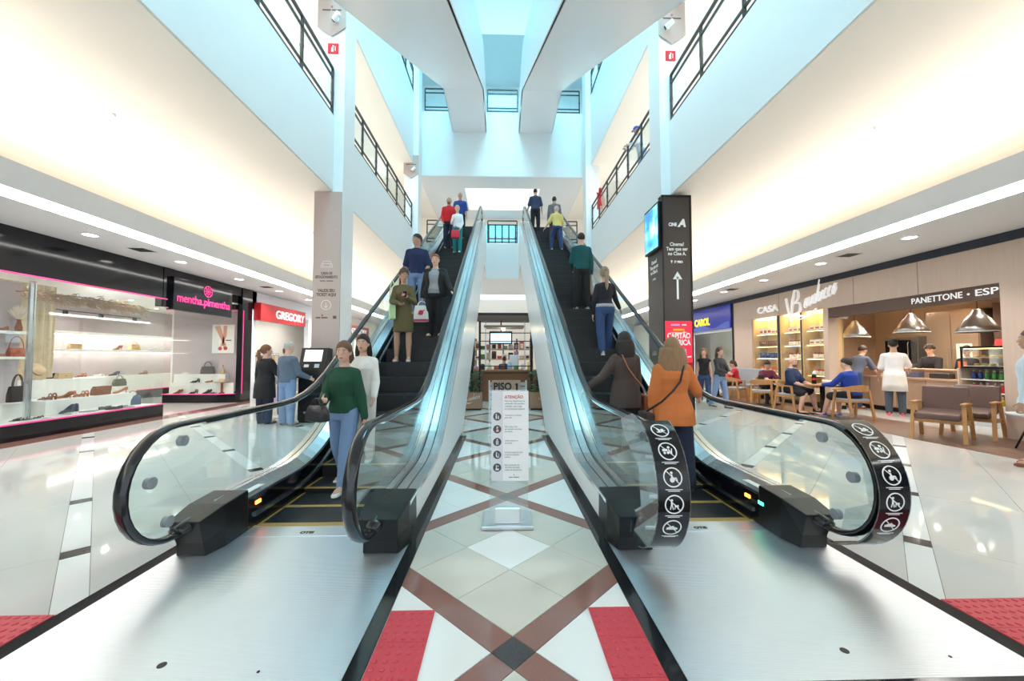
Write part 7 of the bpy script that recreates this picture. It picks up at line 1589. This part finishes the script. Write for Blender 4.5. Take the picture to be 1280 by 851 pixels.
# ---- carried things
def hang_bag(label, hand, rotz, w_, d, h_, m, hh=0.12, trim=None, name='shopping_bag', strap='handles', mark=None):
    t = handbag(label, (hand.x, hand.y, hand.z - h_*0.95 - hh + 0.01), rotz, w_, d, h_, m, strap, 'bags carried by people', trim, name, 'bag', hh)
    if mark: flat2([disc(0, 0, 0.05, 12), seg((-0.06, -0.03), (0.07, 0.05), 0.02)], Matrix.Translation((0, -d/2 - 0.001, h_*0.55)) @ Matrix.Rotation(R(90), 4, 'X')).build('emblem', mark, t); MB().box(-w_*0.49, w_*0.49, -d/2 - 0.003, -d/2 + 0.01, 0.01, h_*0.16).build('base_band', mark, t)
    return t
hang_bag('white paper shopping bag with a red emblem on the left escalator', p_cardi['hands'][1], -6, 0.30, 0.12, 0.32, col(240, 236, 238), 0.10, None, 'shopping_bag', 'handles', col(214, 70, 96))
hd_ = p_dress['hands'][1]; handbag('pale green and yellow tote hanging from the dress woman', (p_dress['shoulders'][1].x - 0.06, p_dress['shoulders'][1].y - 0.02, p_dress['hip'].z - 0.12), 20, 0.10, 0.28, 0.36, cloth('mint_tote', (190, 224, 176), (20, 0.4)), 'shoulder', 'bags carried by people', None, 'tote_bag', 'bag', 0.34)
hang_bag('clear plastic bag in the hand of the woman in black coat', p_coat['hands'][0], -20, 0.26, 0.16, 0.30, mk('thin_plastic', (0.74, 0.76, 0.74), 0.3, noise=(9, 0.4)), 0.08)
hang_bag('beige tote carried by the man in the teal jacket', p_tl['hands'][1], 80, 0.30, 0.10, 0.34, col(176, 150, 134), 0.10, None, 'tote_bag')
hang_bag('red handbag of the woman in the white jacket', p_teal['hands'][0] + Vector((-0.12, -0.1, 0.08)), 0, 0.26, 0.12, 0.26, col(204, 30, 60), 0.14, None, 'handbag')
hang_bag('lilac bag held behind the couple at the ticket machine', p_behind['hands'][0], 10, 0.26, 0.14, 0.30, col(196, 178, 216), 0.08)
gh = p_green['hands'][1]; handbag('black leather handbag held by the woman in green', (gh.x - 0.03, gh.y - 0.04, gh.z - 0.20), 150, 0.25, 0.11, 0.15, col(36, 36, 42, 0.35), 'handles', 'bags carried by people', None, 'handbag', 'bag', 0.08)
def sling(P, label, m, side, t0=0.0):
    """thin cross-body strap over the back or front of a person with a small bag"""
    a = P['shoulders'][side]; b = P['hip']
def crossbody(P, label, m, mbag, sh, x_off, rot, back=-0.17):
    """strap from one shoulder across the back to a small bag at the opposite hip"""
    s0 = P['shoulders'][sh]; hp2 = P['hip'] + Vector((x_off, 0.06, -0.02))
    t = thing('crossbody_bag', label, 'bag', (hp2.x, hp2.y, hp2.z - 0.22), 0, 'bags carried by people')
    c = (s0 + hp2)/2
    MB().tube([s0 + Vector((0.05 if sh == 0 else -0.05, 0.05, 0.065)), s0 + Vector((0.06 if sh == 0 else -0.06, back*0.55, 0.055)), s0*0.7 + hp2*0.3 + Vector((0, back, 0.02)), c + Vector((0, back*1.02, 0)), s0*0.25 + hp2*0.75 + Vector((0, back*0.95, 0)), hp2 + Vector((0, 0.0, -0.02))], 0.011, 6, ry=0.005).build('strap', m, t, True)
    MB().box(hp2.x - 0.05, hp2.x + 0.05, hp2.y - 0.13, hp2.y + 0.13, hp2.z - 0.22, hp2.z - 0.02).build('pouch', mbag, t, bevel=0.02)
crossbody(p_brown, 'tan strap bag worn by the woman in brown sweater', col(170, 100, 66), col(150, 88, 60), 0, 0.26, 0)
crossbody(p_orange, 'dark strap bag worn by the woman in orange sweater', col(44, 36, 36), col(50, 36, 36), 1, -0.27, 0)
def phone(label, p, rotz, tilt=30): 
    t = thing('phone', label, 'phone', tuple(p), rotz, None, local=True)
    Mp = Matrix.Rotation(R(tilt), 4, 'X')
    MB().box(-0.036, 0.036, -0.005, 0.005, -0.05, 0.09).move(Mp).build('case', col(214, 60, 110) if 'pink' in label else BLK, t, bevel=0.004); MB().box(-0.032, 0.032, 0.0052, 0.0062, -0.045, 0.085).move(Mp).build('screen', M['blackgloss'], t)
phone('pink phone held up by the woman in the olive dress', p_dress['hands'][0], 186); phone('dark phone in the hands of the person in maroon', (p_maroon['hands'][0] + p_maroon['hands'][1])/2, 165, 40)

# the sweets kiosk stands a little farther back, clear of the sloping trusses
c_ = Vector((0.05, 10.7, 0))
for o in [o for o in C.objects if o.parent is None and (o.name.split('.')[0] in ('sweets_kiosk', 'menu_screen', 'sweets_pack', 'confection_jar', 'coffee_grinder') or o == p_kiosk['root'])]:
    o.location = c_ + (o.location - c_)*1.08 + Vector((0, 1.6, 0)); o.scale = (1.08, 1.08, 1.08)
